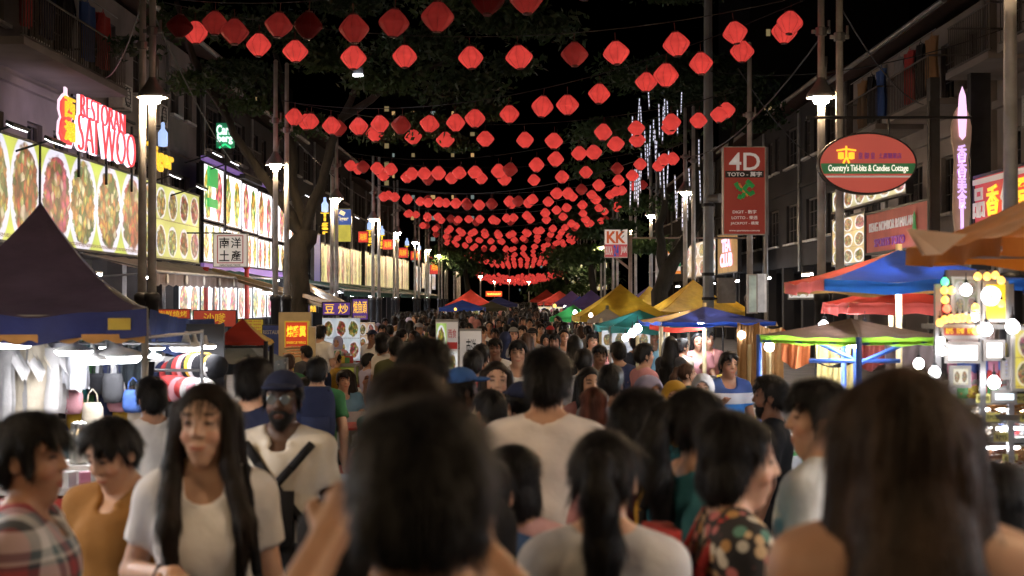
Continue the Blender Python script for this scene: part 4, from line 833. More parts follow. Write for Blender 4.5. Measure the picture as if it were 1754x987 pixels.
canopy("orange-lit small parasol top at the mid street stall", ((1040-CX)/F*27, 27), .35, .4, Z(548, 27), Z(528, 27), [T_white]*4, .05, n=6, name="parasol", poles=False, centre_pole=True, cat="parasol")

# ------------------------------------------------------------------ bulbs
tl = MB(); tl.tube((0, -.6, 0), (0, .6, 0), .022, n=8); tlm = tl.mesh("tube", M_tube); th = MB(); th.box((0, 0, .045), (.06, 1.26, .04)); thm = th.mesh("fitting", M_white_paint)
gb = MB(); gb.lathe([(0, -.5), (.25, -.45), (.44, -.24), (.5, 0), (.42, .28), (.22, .46), (.16, .55)], 14); 
bulb_me = {k: gb.mesh("glass", m, True) for k, m in (("w", M_white_bulb), ("y", glow("amber_bulb_glow", (1, .52, .10), 2.6)), ("r", glow("red_bulb_glow", (1, .12, .06), 4)), ("g", glow("green_bulb_glow", (.1, .9, .3), 3)), ("hw", glow("hot_white_glow", (1, .97, .97), 20)))}
sk = MB(); sk.lathe([(.17, .5), (.17, .85), (.06, .9), (.03, 1.5), (0, 1.5)], 8); sock_me = sk.mesh("socket", M_dark)
def bulb(loc, r, kind, label, group, name="light_bulb"):
    t = tag(link(name, bulb_me[kind], None, loc), label, "light bulb", group); t.scale = (r*2,)*3; link("socket", sock_me, t); return t
dl = MB(); dl.lathe([(0, -.14), (.40, -.12), (.5, -.02), (.5, .02), (.0, .03)], 20); disc_me = dl.mesh("diffuser", glow("disc_lamp_glow", (.96, .97, 1), 15), True)
dh = MB(); dh.lathe([(.52, 0), (.5, .06), (.15, .16), (.05, .5), (0, .5)], 20); dish_me = dh.mesh("shade", M_white_paint, True)
def disc_lamp(loc, r, label, group):
    t = tag(link("disc_lamp", disc_me, None, loc), label, "lamp", group); t.scale = (r*2,)*3; link("shade", dish_me, t); return t
G1 = "white disc lamps in the clothes stall"
for i, (px, py, d, r, w) in enumerate(((18, 588, 9.6, .14, "over the white shirts"), (125, 601, 9.9, .13, "over the grey hanging bag"), (157, 617, 10.2, .12, "low beside the dark garments"), (196, 610, 10.4, .20, "largest, amid the dark garments"), (182, 595, 10.8, .06, "smallest, near the canopy edge"), (262, 610, 11.3, .06, "below the blue tarpaulin's near end"), (268, 596, 11.3, .06, "tiny, below the blue tarpaulin"), (318, 595, 11.6, .13, "over the row of caps"), (332, 592, 11.7, .10, "touching another over the caps"), (351, 593, 11.8, .09, "at the far end over the caps"))):
    disc_lamp(P(px, py, d), r, f"bright white lamp {w} in the clothes stall", G1)

# unseen stalls added beside the viewer; their stronger lamps light the people in front
canopy("unseen navy stall canopy added beside the viewer to carry lamps", (-4.1, 5.0), 1.2, 1.6, 2.15, 2.8, [T_navy]*4, .15)
canopy("unseen red stall canopy added beside the viewer to carry lamps", (3.9, 3.2), 1.2, 1.6, 2.15, 2.8, [T_red]*4, .15)
vd_me = dl.mesh("diffuser", glow("added_disc_glow", (.96, .97, 1), 32), True)
for i, (x, y) in enumerate(((-3.2, 3.9), (-3.2, 5.2), (-3.2, 6.3), (3.0, 2.2), (3.0, 3.4), (3.0, 4.5))): disc_lamp((x, y, 2.02), .26, f"added unseen disc lamp under the {'navy' if x < 0 else 'red'} canopy outside the picture, {ordn(i % 3)} along", "unseen lamps added to light the near people").data = vd_me

# ------------------------------------------------------------------ clothes stall on the billboard side
def counter(label, c, sx, sy, h, topm, frontm, rz=0, cat="counter", name="stall_counter"):
    t = thing(name, label, cat, (c[0], c[1], gz(c[1])), rz)
    m = MB(); m.box((0, 0, h), (sx, sy, .05)); m.build("top", topm, t); m = MB(); m.box((0, 0, h/2-.02), (sx-.06, sy-.06, h-.06)); m.build("front_panel", frontm, t)
    for x in (-1, 1):
        for y in (-1, 1):
            m = MB(); m.box((x*(sx/2-.02), y*(sy/2-.02), h/2-.012), (.045, .045, h-.03)); m.build("leg", M_metal, t)
    return t
M_cloth_w = cloth("white_table_cloth", (.55, .53, .55)); M_red_panel = mat("red_panel", (.45, .04, .03), .5)
counter("white topped stall counter with a red front under the navy canopy", (-3.15, 9.9), 2.4, .8, .98, M_cloth_w, M_red_panel)
wc = {"white": C_white, "cream": cloth("cream_cotton", (.55, .48, .38)), "pale grey": cloth("pale_grey_cotton", (.42, .42, .45)), "black": C_black, "charcoal": cloth("charcoal_cotton", (.05, .05, .055)), "navy": C_navy, "teal": cloth("teal_cotton", (.03, .14, .16)), "green": cloth("green_cotton", (.05, .12, .05)), "mustard": cloth("mustard_cotton", (.45, .28, .03)), "dusty pink": cloth("pink_cotton", (.45, .22, .25)), "blue": C_blue}
G2 = "clothes hanging in the lit clothes stall"
k = 0
for px, py, d, c, w, h in ((-15, 590, 9.4, "white", .34, .55), (12, 592, 9.5, "white", .34, .55), (38, 590, 9.5, "cream", .34, .55), (62, 596, 9.6, "white", .36, .45), (84, 588, 9.8, "pale grey", .3, .3), (70, 640, 9.9, "white", .4, .3),
    (92, 600, 10.9, "charcoal", .2, .5), (104, 600, 10.9, "mustard", .14, .35), (116, 606, 10.9, "black", .2, .5), (128, 606, 10.3, "pale grey", .2, .26), (140, 604, 10.9, "green", .2, .4), (152, 606, 11, "teal", .2, .5), (166, 610, 11, "charcoal", .22, .5), (178, 608, 11, "pale grey", .2, .32), (190, 612, 11, "navy", .2, .5), (202, 612, 11, "white", .16, .33), (212, 612, 11, "charcoal", .2, .5), (224, 614, 11, "pale grey", .16, .38), (236, 620, 11.1, "black", .2, .5),
    (100, 650, 11.2, "blue", .25, .4), (130, 655, 11.2, "pale grey", .2, .4), (170, 655, 11.2, "dusty pink", .2, .3), (188, 655, 11.2, "dusty pink", .22, .3), (210, 658, 11.2, "pale grey", .2, .3), (150, 650, 11.2, "navy", .2, .35), (228, 660, 11.2, "white", .2, .35)):
    row = "upper" if py < 630 else "lower"
    garment("hanging_garment", w, h, wc[c], f"{c} garment, {ordn(k)} counted along the racks inside the clothes stall", P(px, py, d+(.75 if px < 100 else 0)), R.uniform(-.4, .4), group=G2, sleeves=w > .25, seed=k+50, cat="clothing"); k += 1
m = MB()
for z, y in ((1.70, 9.5), (1.62, 10.9), (1.40, 11.2)): m.tube((-4.6, y, z), (-2.55, y, z), .012, n=6)
for x in (-4.6, -2.55): m.tube((x, 9.5, 1.70), (x, 11.3, 1.70), .012, n=6); m.tube((x, 11.3, gz(11)), (x, 11.3, 1.72), .016, n=6)
tag(m.build("clothes_rack", M_metal), "steel clothes rack inside the lit clothes stall", "rack")
sheet("backdrop_sheet", "pale backdrop sheet at the rear of the clothes stall", (-5.0, 11.9, 1.8), (-3.05, 12.0, 1.8), 1.75, tarp("backdrop_teal", (.20, .28, .30), .2), .03, 5)
sheet("tarpaulin", "black cloth hung at the lamp end of the clothes stall", P(205, 590, 10.9), P(246, 585, 10.9), .28, cloth("black_drape", (.02, .025, .03)), .02, 2)
bgm = MB(); bgm.lathe([(0, -.30), (.09, -.29), (.12, -.22), (.115, -.06), (.09, 0), (.0, .0)], 12); bgm.v = [(x, y*.5, z) for x, y, z in bgm.v]
for s_ in (-1, 1): bgm.path([(s_*.06, 0, -.02), (s_*.045, 0, .10), (0, 0, .16)], .007, 4)
for i in range(18):
    c = ["black", "white", "dusty pink", "teal", "cream", "navy", "charcoal", "mustard", "blue"][i*5 % 9]; px = 88+(i*8.7); t = tag(link("hanging_bag", bgm.mesh("hanging_bag", wc[c], True), None, P(px, (640, 668, 690)[i % 3], 10.75+.1*(i % 4))), f"{c} bag, {ordn(i)} of the bags hanging at the rear of the clothes stall", "bag", "bags hanging in the clothes stall"); t.scale = (.7, .7, R.uniform(.55, .8))
# caps
cp = MB(); cp.lathe([(.0, .13), (.05, .125), (.085, .09), (.098, .03), (.10, 0)], 16); cap_dome = None
brim = MB(); n = 10
vs = []
for i in range(n+1):
    a = math.pi*i/n; vs += [(.1*math.cos(a), -.1*math.sin(a), .0), (.105*math.cos(a), -.1-.085*math.sin(a), -.02*math.sin(a)-.01)]
brim.add(vs, [(2*i, 2*i+1, 2*i+3, 2*i+2) for i in range(n)])
for i, (c, px, py) in enumerate((("white", 290, 632), ("navy", 300, 640), ("red", 310, 640), ("charcoal", 320, 634), ("red", 330, 630), ("dusty pink", 338, 628), ("black", 346, 628), ("mustard", 352, 626), ("white", 358, 628), ("black", 364, 628), ("red", 305, 665), ("dusty pink", 325, 668), ("white", 345, 668))):
    m = {"red": C_red}.get(c) or wc[c]; t = thing("cap", f"{c} cap, {ordn(i)} in the curving display of caps under the blue tarpaulin", "cap", P(px, py, 12.0-.02*i), 0, "caps on the display")
    t.rotation_euler = (math.radians(60), math.radians(90), .3); t.scale = (1.05,)*3
    link("crown", cp.mesh("crown", m, True), t); link("brim", brim.mesh("brim", m, True), t)
m = MB(); m.box((-2.8, 12.15, 1.15), (.5, .04, 1.2)); m.box((-2.8, 12.2, .5), (.06, .06, 1.4)); tag(m.build("display_board", M_dark), "dark display board behind the row of caps", "display board")
# small goods on the counter: steel flasks and boxes
fl = MB(); fl.lathe([(0, 0), (.035, 0), (.037, .02), (.037, .2), (.025, .235), (.025, .27), (0, .28)], 14); flm = fl.mesh("flask", mat("brushed_steel", (.55, .53, .48), .3, .9))
for i, (px, d) in enumerate(((126, 9.8), (134, 9.75), (142, 9.8), (131, 9.95), (138, 9.95))):
    x = (px-CX)/F*d; tag(link("flask", flm, None, (x, d, gz(d)+1.14)), f"brushed steel flask, {ordn(i)} of the flasks standing on the clothes stall counter", "flask", "flasks on the counter")
m = MB(); m.box((-3.05, 9.85, gz(9.85)+1.07), (.5, .4, .13)); tag(m.build("display_box", M_white_paint), "white display box under the steel flasks", "box")
bx = MB(); bx.box((0, 0, .05), (.12, .08, .1)); cols_ = [("white", (.6, .6, .62)), ("blue", (.05, .1, .4)), ("red", (.5, .05, .05)), ("pink", (.55, .2, .3)), ("green", (.08, .3, .1)), ("black", (.02, .02, .02)), ("yellow", (.6, .45, .05))]
bxm = {c: bx.mesh("package", mat("card_"+c, v, .5)) for c, v in cols_}
for i in range(30):
    c = cols_[R.randrange(7)][0] if i % 3 else "white"; x = -4.2+.075*i; y = 9.62+.14*(i % 4)
    if abs(x+3.05) < .32 and y > 9.63: y = 9.58
    o = tag(link("package", bxm[c], None, (x, y, gz(9.9)+1.006)), f"small {c} package, {ordn(i) if i < 30 else i} along the clothes stall counter", "package", "small packages on the clothes counter"); o.rotation_euler = (0, 0, R.uniform(-.5, .5))

# ------------------------------------------------------------------ snack stall with strings of bulbs
def shelfbox(label, c, s, m, name="shelf", cat="shelf"):
    b = MB(); b.box(c, s); return tag(b.build(name, m), label, cat)
S0 = 8.6
t = thing("snack_stall", "brightly lit snack stall with shelves, posters and strings of bulbs", "stall", (0, 0, 0))
x0, x1 = (1604-CX)/F*S0, (1770-CX)/F*S0
M_stall = mat("stall_white_board", (.26, .25, .24), .5); M_steel = mat("stainless_steel", (.55, .55, .56), .28, .9, noise=(4, .2))
b = MB(); b.box(((x0+x1)/2+.14, S0+.75, .9), (x1-x0-.28, .05, 2.5)); b.build("back_board", mat("stall_back_board", (.30, .22, .20), .6, noise=(6, .3)), t)
for px in (1604, 1680, 1728):
    b = MB(); b.box(((px-CX)/F*S0, S0, .85), (.035, .035, 2.4)); b.build("post", M_metal, t)
for i, (py, dy) in enumerate(((560, .3), (655, .4), (690, .45), (720, .5), (755, .5), (800, .6))):
    b = MB(); b.box(((x0+x1)/2, S0+dy/2+.05, Z(py, S0)), (x1-x0, dy, .03)); b.build("shelf", M_steel if i > 1 else M_stall, t)
b = MB(); b.box(((x0+x1)/2, S0+.3, .42), (x1-x0, .7, .92)); b.build("counter_front", M_steel, t)
def sp(label, px0, px1, py0, py1, m, d=S0-.03, name="poster", txt=None, tm=None):
    t2, w, h, y = box_sign(name, label, px0, px1, py0, py1, d, m, .03, "poster", M_stall)
    for s, z, hh in (txt or []): text(s, w*.75, h*hh, (0, y, h*z), tm or M_ink, t2, depth=.006)
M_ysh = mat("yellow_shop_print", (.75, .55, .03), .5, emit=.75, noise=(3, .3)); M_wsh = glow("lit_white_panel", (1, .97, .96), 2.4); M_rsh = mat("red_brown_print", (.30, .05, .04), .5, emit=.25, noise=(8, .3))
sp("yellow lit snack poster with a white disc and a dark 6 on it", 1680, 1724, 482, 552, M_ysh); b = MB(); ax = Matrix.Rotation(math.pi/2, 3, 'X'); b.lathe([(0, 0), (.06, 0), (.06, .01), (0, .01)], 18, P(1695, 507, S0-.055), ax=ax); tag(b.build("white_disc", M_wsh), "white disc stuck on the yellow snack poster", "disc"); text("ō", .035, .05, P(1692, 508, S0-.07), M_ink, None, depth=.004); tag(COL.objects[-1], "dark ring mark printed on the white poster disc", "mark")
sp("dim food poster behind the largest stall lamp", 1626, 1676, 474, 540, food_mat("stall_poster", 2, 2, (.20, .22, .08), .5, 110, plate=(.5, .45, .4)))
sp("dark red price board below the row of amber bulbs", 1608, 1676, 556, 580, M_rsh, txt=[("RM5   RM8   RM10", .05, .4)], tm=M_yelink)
sp("glaring white lit panel over the snack shelves", 1616, 1676, 586, 622, M_wsh); sp("glaring white lit panel beside the tall yellow poster", 1681, 1718, 582, 618, M_wsh); sp("white and yellow lit menu card over the top shelf", 1624, 1660, 626, 664, food_mat("stall_card", 2, 1, (1, .9, .55), .8, 111, plate=(1, .95, .8)))
sp("small lit card with a blue border amid the snack shelves", 1695, 1738, 668, 690, glow("pale_blue_card", (.75, .9, 1), 1.3)); sp("tall yellow poster with red food at the edge of the snack stall", 1729, 1775, 560, 670, food_mat("edge_poster", 1, 2, (.75, .55, .03), .8, 112, plate=(.9, .8, .5)), S0-.06)
sp("small blue and red packets board beside the white panel", 1712, 1727, 612, 650, food_mat("packet_board", 2, 4, (.2, .25, .6), .7, 113))
G3 = "bulbs round the snack stall"; k = 0
def bl(px, py, kind, r=.024, d=S0-.1):
    global k
    bulb(P(px, py, d), r, kind, f"{dict(w='white', y='amber', r='red', g='green', hw='glaring white')[kind]} bulb, {ordn(k)} of the bulbs winding round the snack stall", G3); k += 1
for px, py, c in ((1617, 483, 'g'), (1616, 498, 'y'), (1628, 498, 'y'), (1617, 514, 'y'), (1620, 529, 'r'), (1608, 553, 'y'), (1616, 548, 'y'), (1627, 546, 'y'), (1638, 546, 'y'), (1647, 545, 'y'), (1658, 546, 'y'), (1668, 544, 'w'), (1673, 474, 'y'), (1689, 474, 'y'), (1703, 472, 'y')): bl(px, py, c)
for px, py, c in ((1713, 481, 'y'), (1669, 527, 'y'), (1713, 521, 'y'), (1670, 567, 'y'), (1610, 585, 'w'), (1612, 602, 'w')): bl(px, py, c)
k = 0; G4 = "big lamps of the snack stall"
for px, py, r, w in ((1653, 497, .055, "over the dim food poster"), (1687, 565, .06, "under the yellow poster"), (1732, 560, .065, "at the stall's outer edge"), (1572, 623, .05, "higher of the two hanging beyond the woman's hair"), (1599, 638, .055, "lower of the two hanging beyond the woman's hair"), (1700, 655, .06, "amid the snack shelves")):
    bulb(P(px, py, S0-.15), r*.62, 'w', f"big glaring globe lamp {w}", G4, "globe_lamp")
# food heaps and packets on the shelves
def heap(label, px, py, w, h, m, d=S0+.12, n=60, seed=0, name="food_heap"):
    r = random.Random(seed); p = P(px, py, d); t = thing(name, label, "food", p)
    b = MB(); b.lathe([(0, -.015), (w*.55, -.015), (w*.62, .02), (w*.6, .02), (w*.52, 0), (0, 0)], 16); b.build("tray", M_steel, t)
    b = MB()
    for i in range(n):
        a = r.random()*6.28; q = math.sqrt(r.random()); x, y = q*w*.5*math.cos(a), q*w*.5*math.sin(a); z = h*(1-q*q)*r.uniform(.5, 1)+.01; l = r.uniform(.02, .06)
        dx, dy = math.cos(a*3)*l, math.sin(a*3)*l; b.tube((x-dx, y-dy, z), (x+dx, y+dy, z+r.uniform(-.01, .015)), .008, n=4)
    b.build("pieces", m, t)["kind"] = "stuff"
M_nood = mat("fried_noodle", (.40, .20, .06), .5, noise=(20, .4)); M_pale = mat("pale_bun", (.62, .52, .40), .6, noise=(15, .3)); M_dkfood = mat("dark_sauce_food", (.16, .06, .025), .4, noise=(15, .4))
for i, (px, py, w, m, s) in enumerate(((1712, 712, .26, M_nood, "heap of brown fried noodles on the middle shelf"), (1750, 708, .22, M_nood, "larger heap of brown noodles by the shelf edge"), (1660, 716, .2, M_pale, "pale dumplings on the shelf beside the noodles"), (1645, 752, .2, M_pale, "white buns on the shelf above the steel counter"), (1690, 750, .2, M_pale, "pale fried snacks beside the white buns"), (1712, 793, .24, M_dkfood, "dark sauced food on the steel counter"), (1748, 790, .24, M_nood, "golden skewers on the counter's outer end"), (1655, 686, .16, M_nood, "small golden snacks on the upper shelf"))):
    heap(s, px, py, w, .09, m, seed=i)
for i in range(20):
    px = 1622+(i*6.8); py = (687, 752)[i % 2]; c = ["white", "white", "yellow", "red", "white", "blue"][i % 6]; p = P(px, py, S0+.33); o = tag(link("package", bxm[c], None, p), f"{c} snack package, {ordn(i)} along the snack stall shelves", "package", "packages on the snack shelves"); o.rotation_euler = (0, 0, R.uniform(-.4, .4))

for i, (py, dy) in enumerate(((592, .25), (655, .12), (690, .12), (722, .12), (756, .12))):  # tubes added under the shelves to brighten the goods
    o = tag(link("tube_light", tlm, None, ((x0+x1)/2+.02, S0+dy, Z(py, S0)-.05)), f"added short tube light under the {ordn(i)} shelf of the snack stall", "tube light", "tube lights added to light the snack shelves"); o.rotation_euler = (0, 0, math.pi/2); o.scale = (.3, .42, .3); link("fitting", thm, o)
pk = MB(); pk.grid(lambda u, v: ((u-.5)*.07, -.012*math.sin(math.pi*u)*math.sin(math.pi*v), -.10*v), 4, 4); pk.grid(lambda u, v: ((u-.5)*.07, .012*math.sin(math.pi*u)*math.sin(math.pi*v), -.10*v), 4, 4)
pkm = {c: pk.mesh("packet", bxm[c].materials[0], True) for c, _ in cols_}
for i in range(36):
    c = cols_[R.randrange(7)][0]; p = P(1612+(i % 9)*17, (588, 611, 634, 660)[i//9], S0+.06)
    tag(link("packet", pkm[c], None, p), f"{c} snack packet hanging {ordn(i % 9)} along the {ordn(i//9)} row of the snack stall", "packet", "packets hanging in the snack stall").rotation_euler = (0, 0, R.uniform(-.4, .4))
cd_ = MB(); cd_.box((0, 0, 0), (.09, .006, .055)); cdm = cd_.mesh("price_card", mat("price_card_paper", (.7, .66, .2), .6))
for i in range(10):
    o = tag(link("price_card", cdm, None, P(1622+i*15, (682, 714, 748, 785)[i % 4], S0-.01)), f"yellow price card clipped to a snack shelf edge, {ordn(i)} along", "price card", "price cards on the snack shelves"); text(("RM5", "RM8", "RM10")[i % 3], .065, .03, (0, -.006, 0), M_ink, o, depth=.003)
# ------------------------------------------------------------------ mid-distance stalls on the stall side
M_orange_cl = cloth("orange_drape_cloth", (.48, .14, .05), .3); M_clear = tarp("yellow_film", (.62, .50, .20), .5)
sheet("drape", "orange cloth hung under the brown and green stall roof", P(1338, 562, 12), P(1388, 566, 11.9), .28, M_orange_cl, .03, 2, "drape")
sheet("drape", "translucent yellow plastic sheet beside the blue struts", P(1396, 566, 12), P(1455, 560, 12), .26, M_clear, .03, 3, "drape"); sheet("drape", "pale plastic sheet hanging low behind the blue struts", P(1398, 622, 12), P(1460, 622, 12), .3, M_clear, .04, 3, "drape")
sheet("drape", "dark red patterned cloth behind the cream pole", P(1470, 560, 13), P(1512, 560, 13), .35, cloth("maroon_pattern", (.30, .07, .06)), .03, 2, "drape"); sheet("drape", "dull brown net screen beyond the cream pole", P(1516, 566, 13.5), P(1600, 570, 13.5), .4, cloth("brown_net", (.13, .10, .10)), .02, 2, "drape")
sheet("drape", "tan canvas curtain beside the man in the blue striped shirt", P(1262, 552, 17), P(1300, 552, 17), .75, cloth("tan_canvas", (.34, .20, .09)), .04, 3, "drape"); sheet("drape", "second tan canvas behind the hanging bulbs", P(1300, 556, 17.5), P(1340, 560, 17.5), .7, MATS["tan_canvas"], .04, 2, "drape")
b = MB(); A = P(1465, 625, 10.9); B = P(1545, 590, 10.9); b.tube(A, B, .02, n=6); b.tube(P(1400, 588, 10.9), P(1465, 618, 10.9), .014, n=6); b.tube(P(1385, 618, 10.9), P(1540, 618, 10.9), .018, n=6); b.tube((P(1465, 540, 10.9).x, 10.9, gz(11)), P(1465, 575, 10.9), .022, n=8)
tag(b.build("strut_frame", MATS["blue_painted_tube"]), "blue tubular struts under the brown and green stall roof", "frame")
for i, (px, py0, d) in enumerate(((1283, 590, 17), (1300, 575, 17.2), (1316, 600, 17), (1132, 560, 20), (1143, 560, 20.2), (1092, 575, 22), (1029, 545, 25), (1102, 578, 22.3))):
    x = (px-CX)/F*d; b = MB(); b.tube((x, d, gz(d)), (x, d, Z(py0, d)), .03, n=8); tag(b.build("stall_pole", M_cream_pole), f"cream painted stall pole, {ordn(i)} of those between the navy parasol and the cream drapes", "pole", "cream stall poles")
G5 = "bulbs hanging in the mid street stalls"
for i, (px, py, d, r, kd, w) in enumerate(((1270, 574, 17, .045, 'hw', "before the tan canvas curtain"), (1286, 573, 17.1, .03, 'w', "beside the green bag"), (1317, 594, 17, .06, 'hw', "lowest before the second tan canvas"), (1092, 563, 20, .06, 'hw', "under the edge of the navy parasol"), (1083, 571, 20.4, .06, 'hw', "just below another under the navy parasol"), (1071, 579, 21, .05, 'w', "low at the white display"), (1054, 556, 24, .035, 'w', "near the big yellow tent"), (1410, 560, 12.2, .05, 'w', "inside the brown and green roof"), (1480, 563, 12.2, .05, 'hw', "behind the blue strut"), (1452, 600, 12, .02, 'w', "small on the blue strut"), (1012, 540, 30, .04, 'w', "below the big yellow tent"), (985, 535, 36, .05, 'w', "at the green tent"), (968, 527, 48, .06, 'w', "at the red tents"), (950, 524, 56, .07, 'y', "warm below the larger far red tent"), (935, 520, 66, .08, 'w', "below the smaller far red tent"), (925, 515, 80, .09, 'w', "at the end of the far tents"), (835, 525, 60, .07, 'w', "under the navy low tent"), (812, 527, 56, .06, 'w', "under the red peaked tent"), (780, 530, 50, .05, 'y', "amber at the blue low tent"))):
    bulb(P(px, py, d), r, kd, f"bright bulb {w}", G5)
def stall(label, px, d, w, dep, h, topm, frontm, goods, seed, back=None):
    x = (px-CX)/F*d; t = counter(label, (x, d), w, dep, h, topm, frontm, 0, "stall", "market_stall"); r = random.Random(seed)
    b = MB()
    for i in range(goods):
        sx = r.uniform(.06, .2); sz = r.uniform(.05, .25); b.box((r.uniform(-w/2+.1, w/2-.1), r.uniform(-dep/2+.08, dep/2-.08), h+.026+sz/2), (sx, r.uniform(.06, .18), sz), (0, 0, r.uniform(0, .4)), mi=r.randrange(5))
    o = b.build("goods", [MATS["card_white"], MATS["card_yellow"], MATS["card_red"], M_steel, MATS["card_green"]], t); o["kind"] = "stuff"
    if back:
        b = MB(); yb = dep/2+.1; b.box((0, yb+.025, h+.45), (w, .04, .8)); b.build("back_board", M_steel, t); b = MB(); b.quad((-w/2, yb, h+.06), (w/2, yb, h+.06), (w/2, yb, h+.84), (-w/2, yb, h+.84)); b.build("back_panel", back, t)
    return t
M_disp = food_mat("display_print", 4, 3, (.6, .65, .8), .7, 120); M_wood2 = mat("stall_red_panel", (.40, .06, .04), .6)
stall("white lit display stall with glass jars under the teal roof", 1075, 21.8, .75, .5, .95, M_steel, M_stall, 16, 1, M_disp)
stall("drinks stall with red counter behind the big yellow tent's pole", 1045, 26, .8, .5, .95, M_steel, M_wood2, 12, 2)
stall("stall with pink aproned cooks, red shelf and wooden crates", 1225, 20.2, 1.0, .6, .95, M_wood, M_wood2, 16, 3)
stall("blue clothed stall with white plates beyond the man in black", 1275, 15.2, .9, .6, .85, cloth("blue_table_cloth", (.05, .09, .28)), M_cloth_w, 18, 4)
stall("red topped food stall behind the bearded man", 1345, 12.8, .9, .6, .82, MATS["red_panel"], MATS["red_panel"], 16, 5)
stall("plates and trays stall under the brown and green roof", 1440, 11.4, 1.2, .6, .88, M_steel, M_cloth_w, 24, 6)
stall("far lit stall under the larger far red tent", 955, 60, 1.6, .8, 1.0, M_steel, M_stall, 14, 7, food_mat("far_display", 4, 2, (.9, .6, .3), .9, 121)); stall("far lit stall under the red peaked tent", 806, 56, 1.5, .8, 1.0, M_steel, M_wood2, 14, 8, food_mat("far_display_b", 4, 2, (.9, .5, .2), .8, 122))
# billboard-side food stalls: skewers, drinks
stall("skewer stall with a beige screen and orange grill light", 508, 22.6, .5, .5, 1.0, M_steel, M_wood, 18, 9, mat("beige_screen", (.45, .36, .22), .7, noise=(3, .3)))
b = MB(); r = random.Random(4); pa = P(490, 605, 22.5); pb = P(530, 615, 22.5)
for i in range(26):
    x = R.uniform(pa.x, pb.x); z = pb.z+.03+.05*(i % 4); b.tube((x-.07, 22.4+.02*(i % 3), z), (x+.07, 22.4, z+.02), .012, n=5)
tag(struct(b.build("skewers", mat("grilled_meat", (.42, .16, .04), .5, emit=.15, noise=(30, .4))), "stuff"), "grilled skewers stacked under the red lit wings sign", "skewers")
stall("white lit drinks stall with a green front under the purple signs", 580, 26, .7, .5, 1.1, M_steel, mat("lime_panel", (.35, .42, .08), .6, emit=.1), 18, 10, food_mat("drinks_display", 3, 2, (.55, .62, .7), .6, 123)); stall("kitchen stall with steel shelves beside the drinks stall", 618, 27, .45, .5, 1.0, M_steel, M_steel, 14, 11, food_mat("kitchen_display", 3, 3, (.6, .4, .25), .6, 124))
b = MB(); A = P(500, 540, 24); b.box((A.x+.05, 24, A.z-.6), (.55, .05, 1.3)); tag(b.build("screen_board", MATS["beige_screen"]), "tall beige screen board behind the skewer stall", "screen")
# tube lights in the shops and under the awnings, then added ones for the crowd
for i, (x, y, z) in enumerate([(-8.2, 27+i*4.5, 2.45) for i in range(3)]+[(-7.4, 46+i*5.5, 2.30) for i in range(12)]+[(-9.2, 41+i*6, 2.7) for i in range(4)]+[(7.2, 24+i*6, 2.6) for i in range(9)]):
    o = tag(link("tube_light", tlm, None, (x, y, z)), f"white tube light, {ordn(i % 30)} of those hung over the shop fronts", "tube light", "tube lights over the shop fronts"); link("fitting", thm, o)
for i, (x, y, z, w) in enumerate(((2.5, 20.4, 1.62, "navy parasol"), (2.0, 23, 1.5, "teal stall roof"), (2.1, 32, 1.62, "big yellow tent"), (3.9, 36, 1.68, "second yellow tent"), (3.7, 46, 1.8, "yellow and purple tent"), (2.3, 47, 1.75, "purple and dark red tent"), (1.5, 40, 1.55, "low green tent"), (1.7, 64, 1.85, "larger far red tent"), (-2.2, 60, 1.8, "red peaked tent"), (3.4, 13, 2.05, "blue and red parasol"), (4.2, 17, 1.85, "coral red parasol"), (2.5, 11.3, 1.62, "brown and green stall roof"))):
    o = tag(link("tube_light", tlm, None, (x, y, z)), f"added white tube light under the {w}", "tube light", "tube lights added under the tents"); link("fitting", thm, o)  # added under the tents to light the sides of the crowd
for i in range(12):
    o = tag(link("tube_light", tlm, None, (-5.95, 33+i*5.6, 2.12)), f"added white tube light at the awning front, {ordn(i)} from the mossy tree", "tube light", "tube lights added along the awning fronts"); link("fitting", thm, o)  # added row that lights the crowd from the billboard side
# street-side menu stands
def stand(label, px0, px1, py0, d, rows):
    x0, x1 = (px0-CX)/F*d, (px1-CX)/F*d; t = thing("menu_stand", label, "menu board", ((x0+x1)/2, d, gz(d))); w = x1-x0; top = Z(py0, d)-gz(d)
    b = MB(); b.box((0, .03, top/2+.08), (w, .05, top-.16)); b.build("board", M_metal, t)
    for s in (-1, 1):
        b = MB(); b.tube((s*w*.45, .1, 0), (s*w*.45, .04, top), .02, n=6); b.build("leg", M_dark, t)
    for ri, (z0, z1, u0, u1, m, tx) in enumerate(rows):
        b = MB(); q = lambda u, z: ((u-.5)*w, -.004*min(ri, 3), z*top); b.quad(q(u0, z0), q(u1, z0), q(u1, z1), q(u0, z1)); o = b.build("print", m, t)
        if tx: text(tx[0], (u1-u0)*w*.8, (z1-z0)*top*.6, ((u0+u1)/2*w-w/2, -.022, (z0+z1)/2*top), tx[1], t, depth=.01)
    return t
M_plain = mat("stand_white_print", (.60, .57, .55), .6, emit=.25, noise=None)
stand("tall menu stand with green and orange dish photographs", 746, 785, 547, 21, [(.1, .98, .02, .98, M_plain, None)]+[(.46, .97, .04, .48, food_mat("stand_a", 1, 2, (.35, .5, .12), .8, 130), None), (.60, .76, .52, .96, food_mat("stand_b", 1, 1, (.7, .7, .65), .8, 131), None), (.78, .83, .52, .96, M_redink, None), (.52, .56, .52, .96, M_redink, None), (.84, .95, .52, .96, M_plain, ("西食", M_redink)), (.36, .50, .52, .96, M_plain, ("大補湯", M_ink)), (.15, .34, .52, .96, food_mat("stand_c", 2, 1, (.7, .6, .5), .3, 132), None), (.15, .5, .04, .48, food_mat("stand_d", 1, 2, (.5, .35, .2), .3, 133), None)])
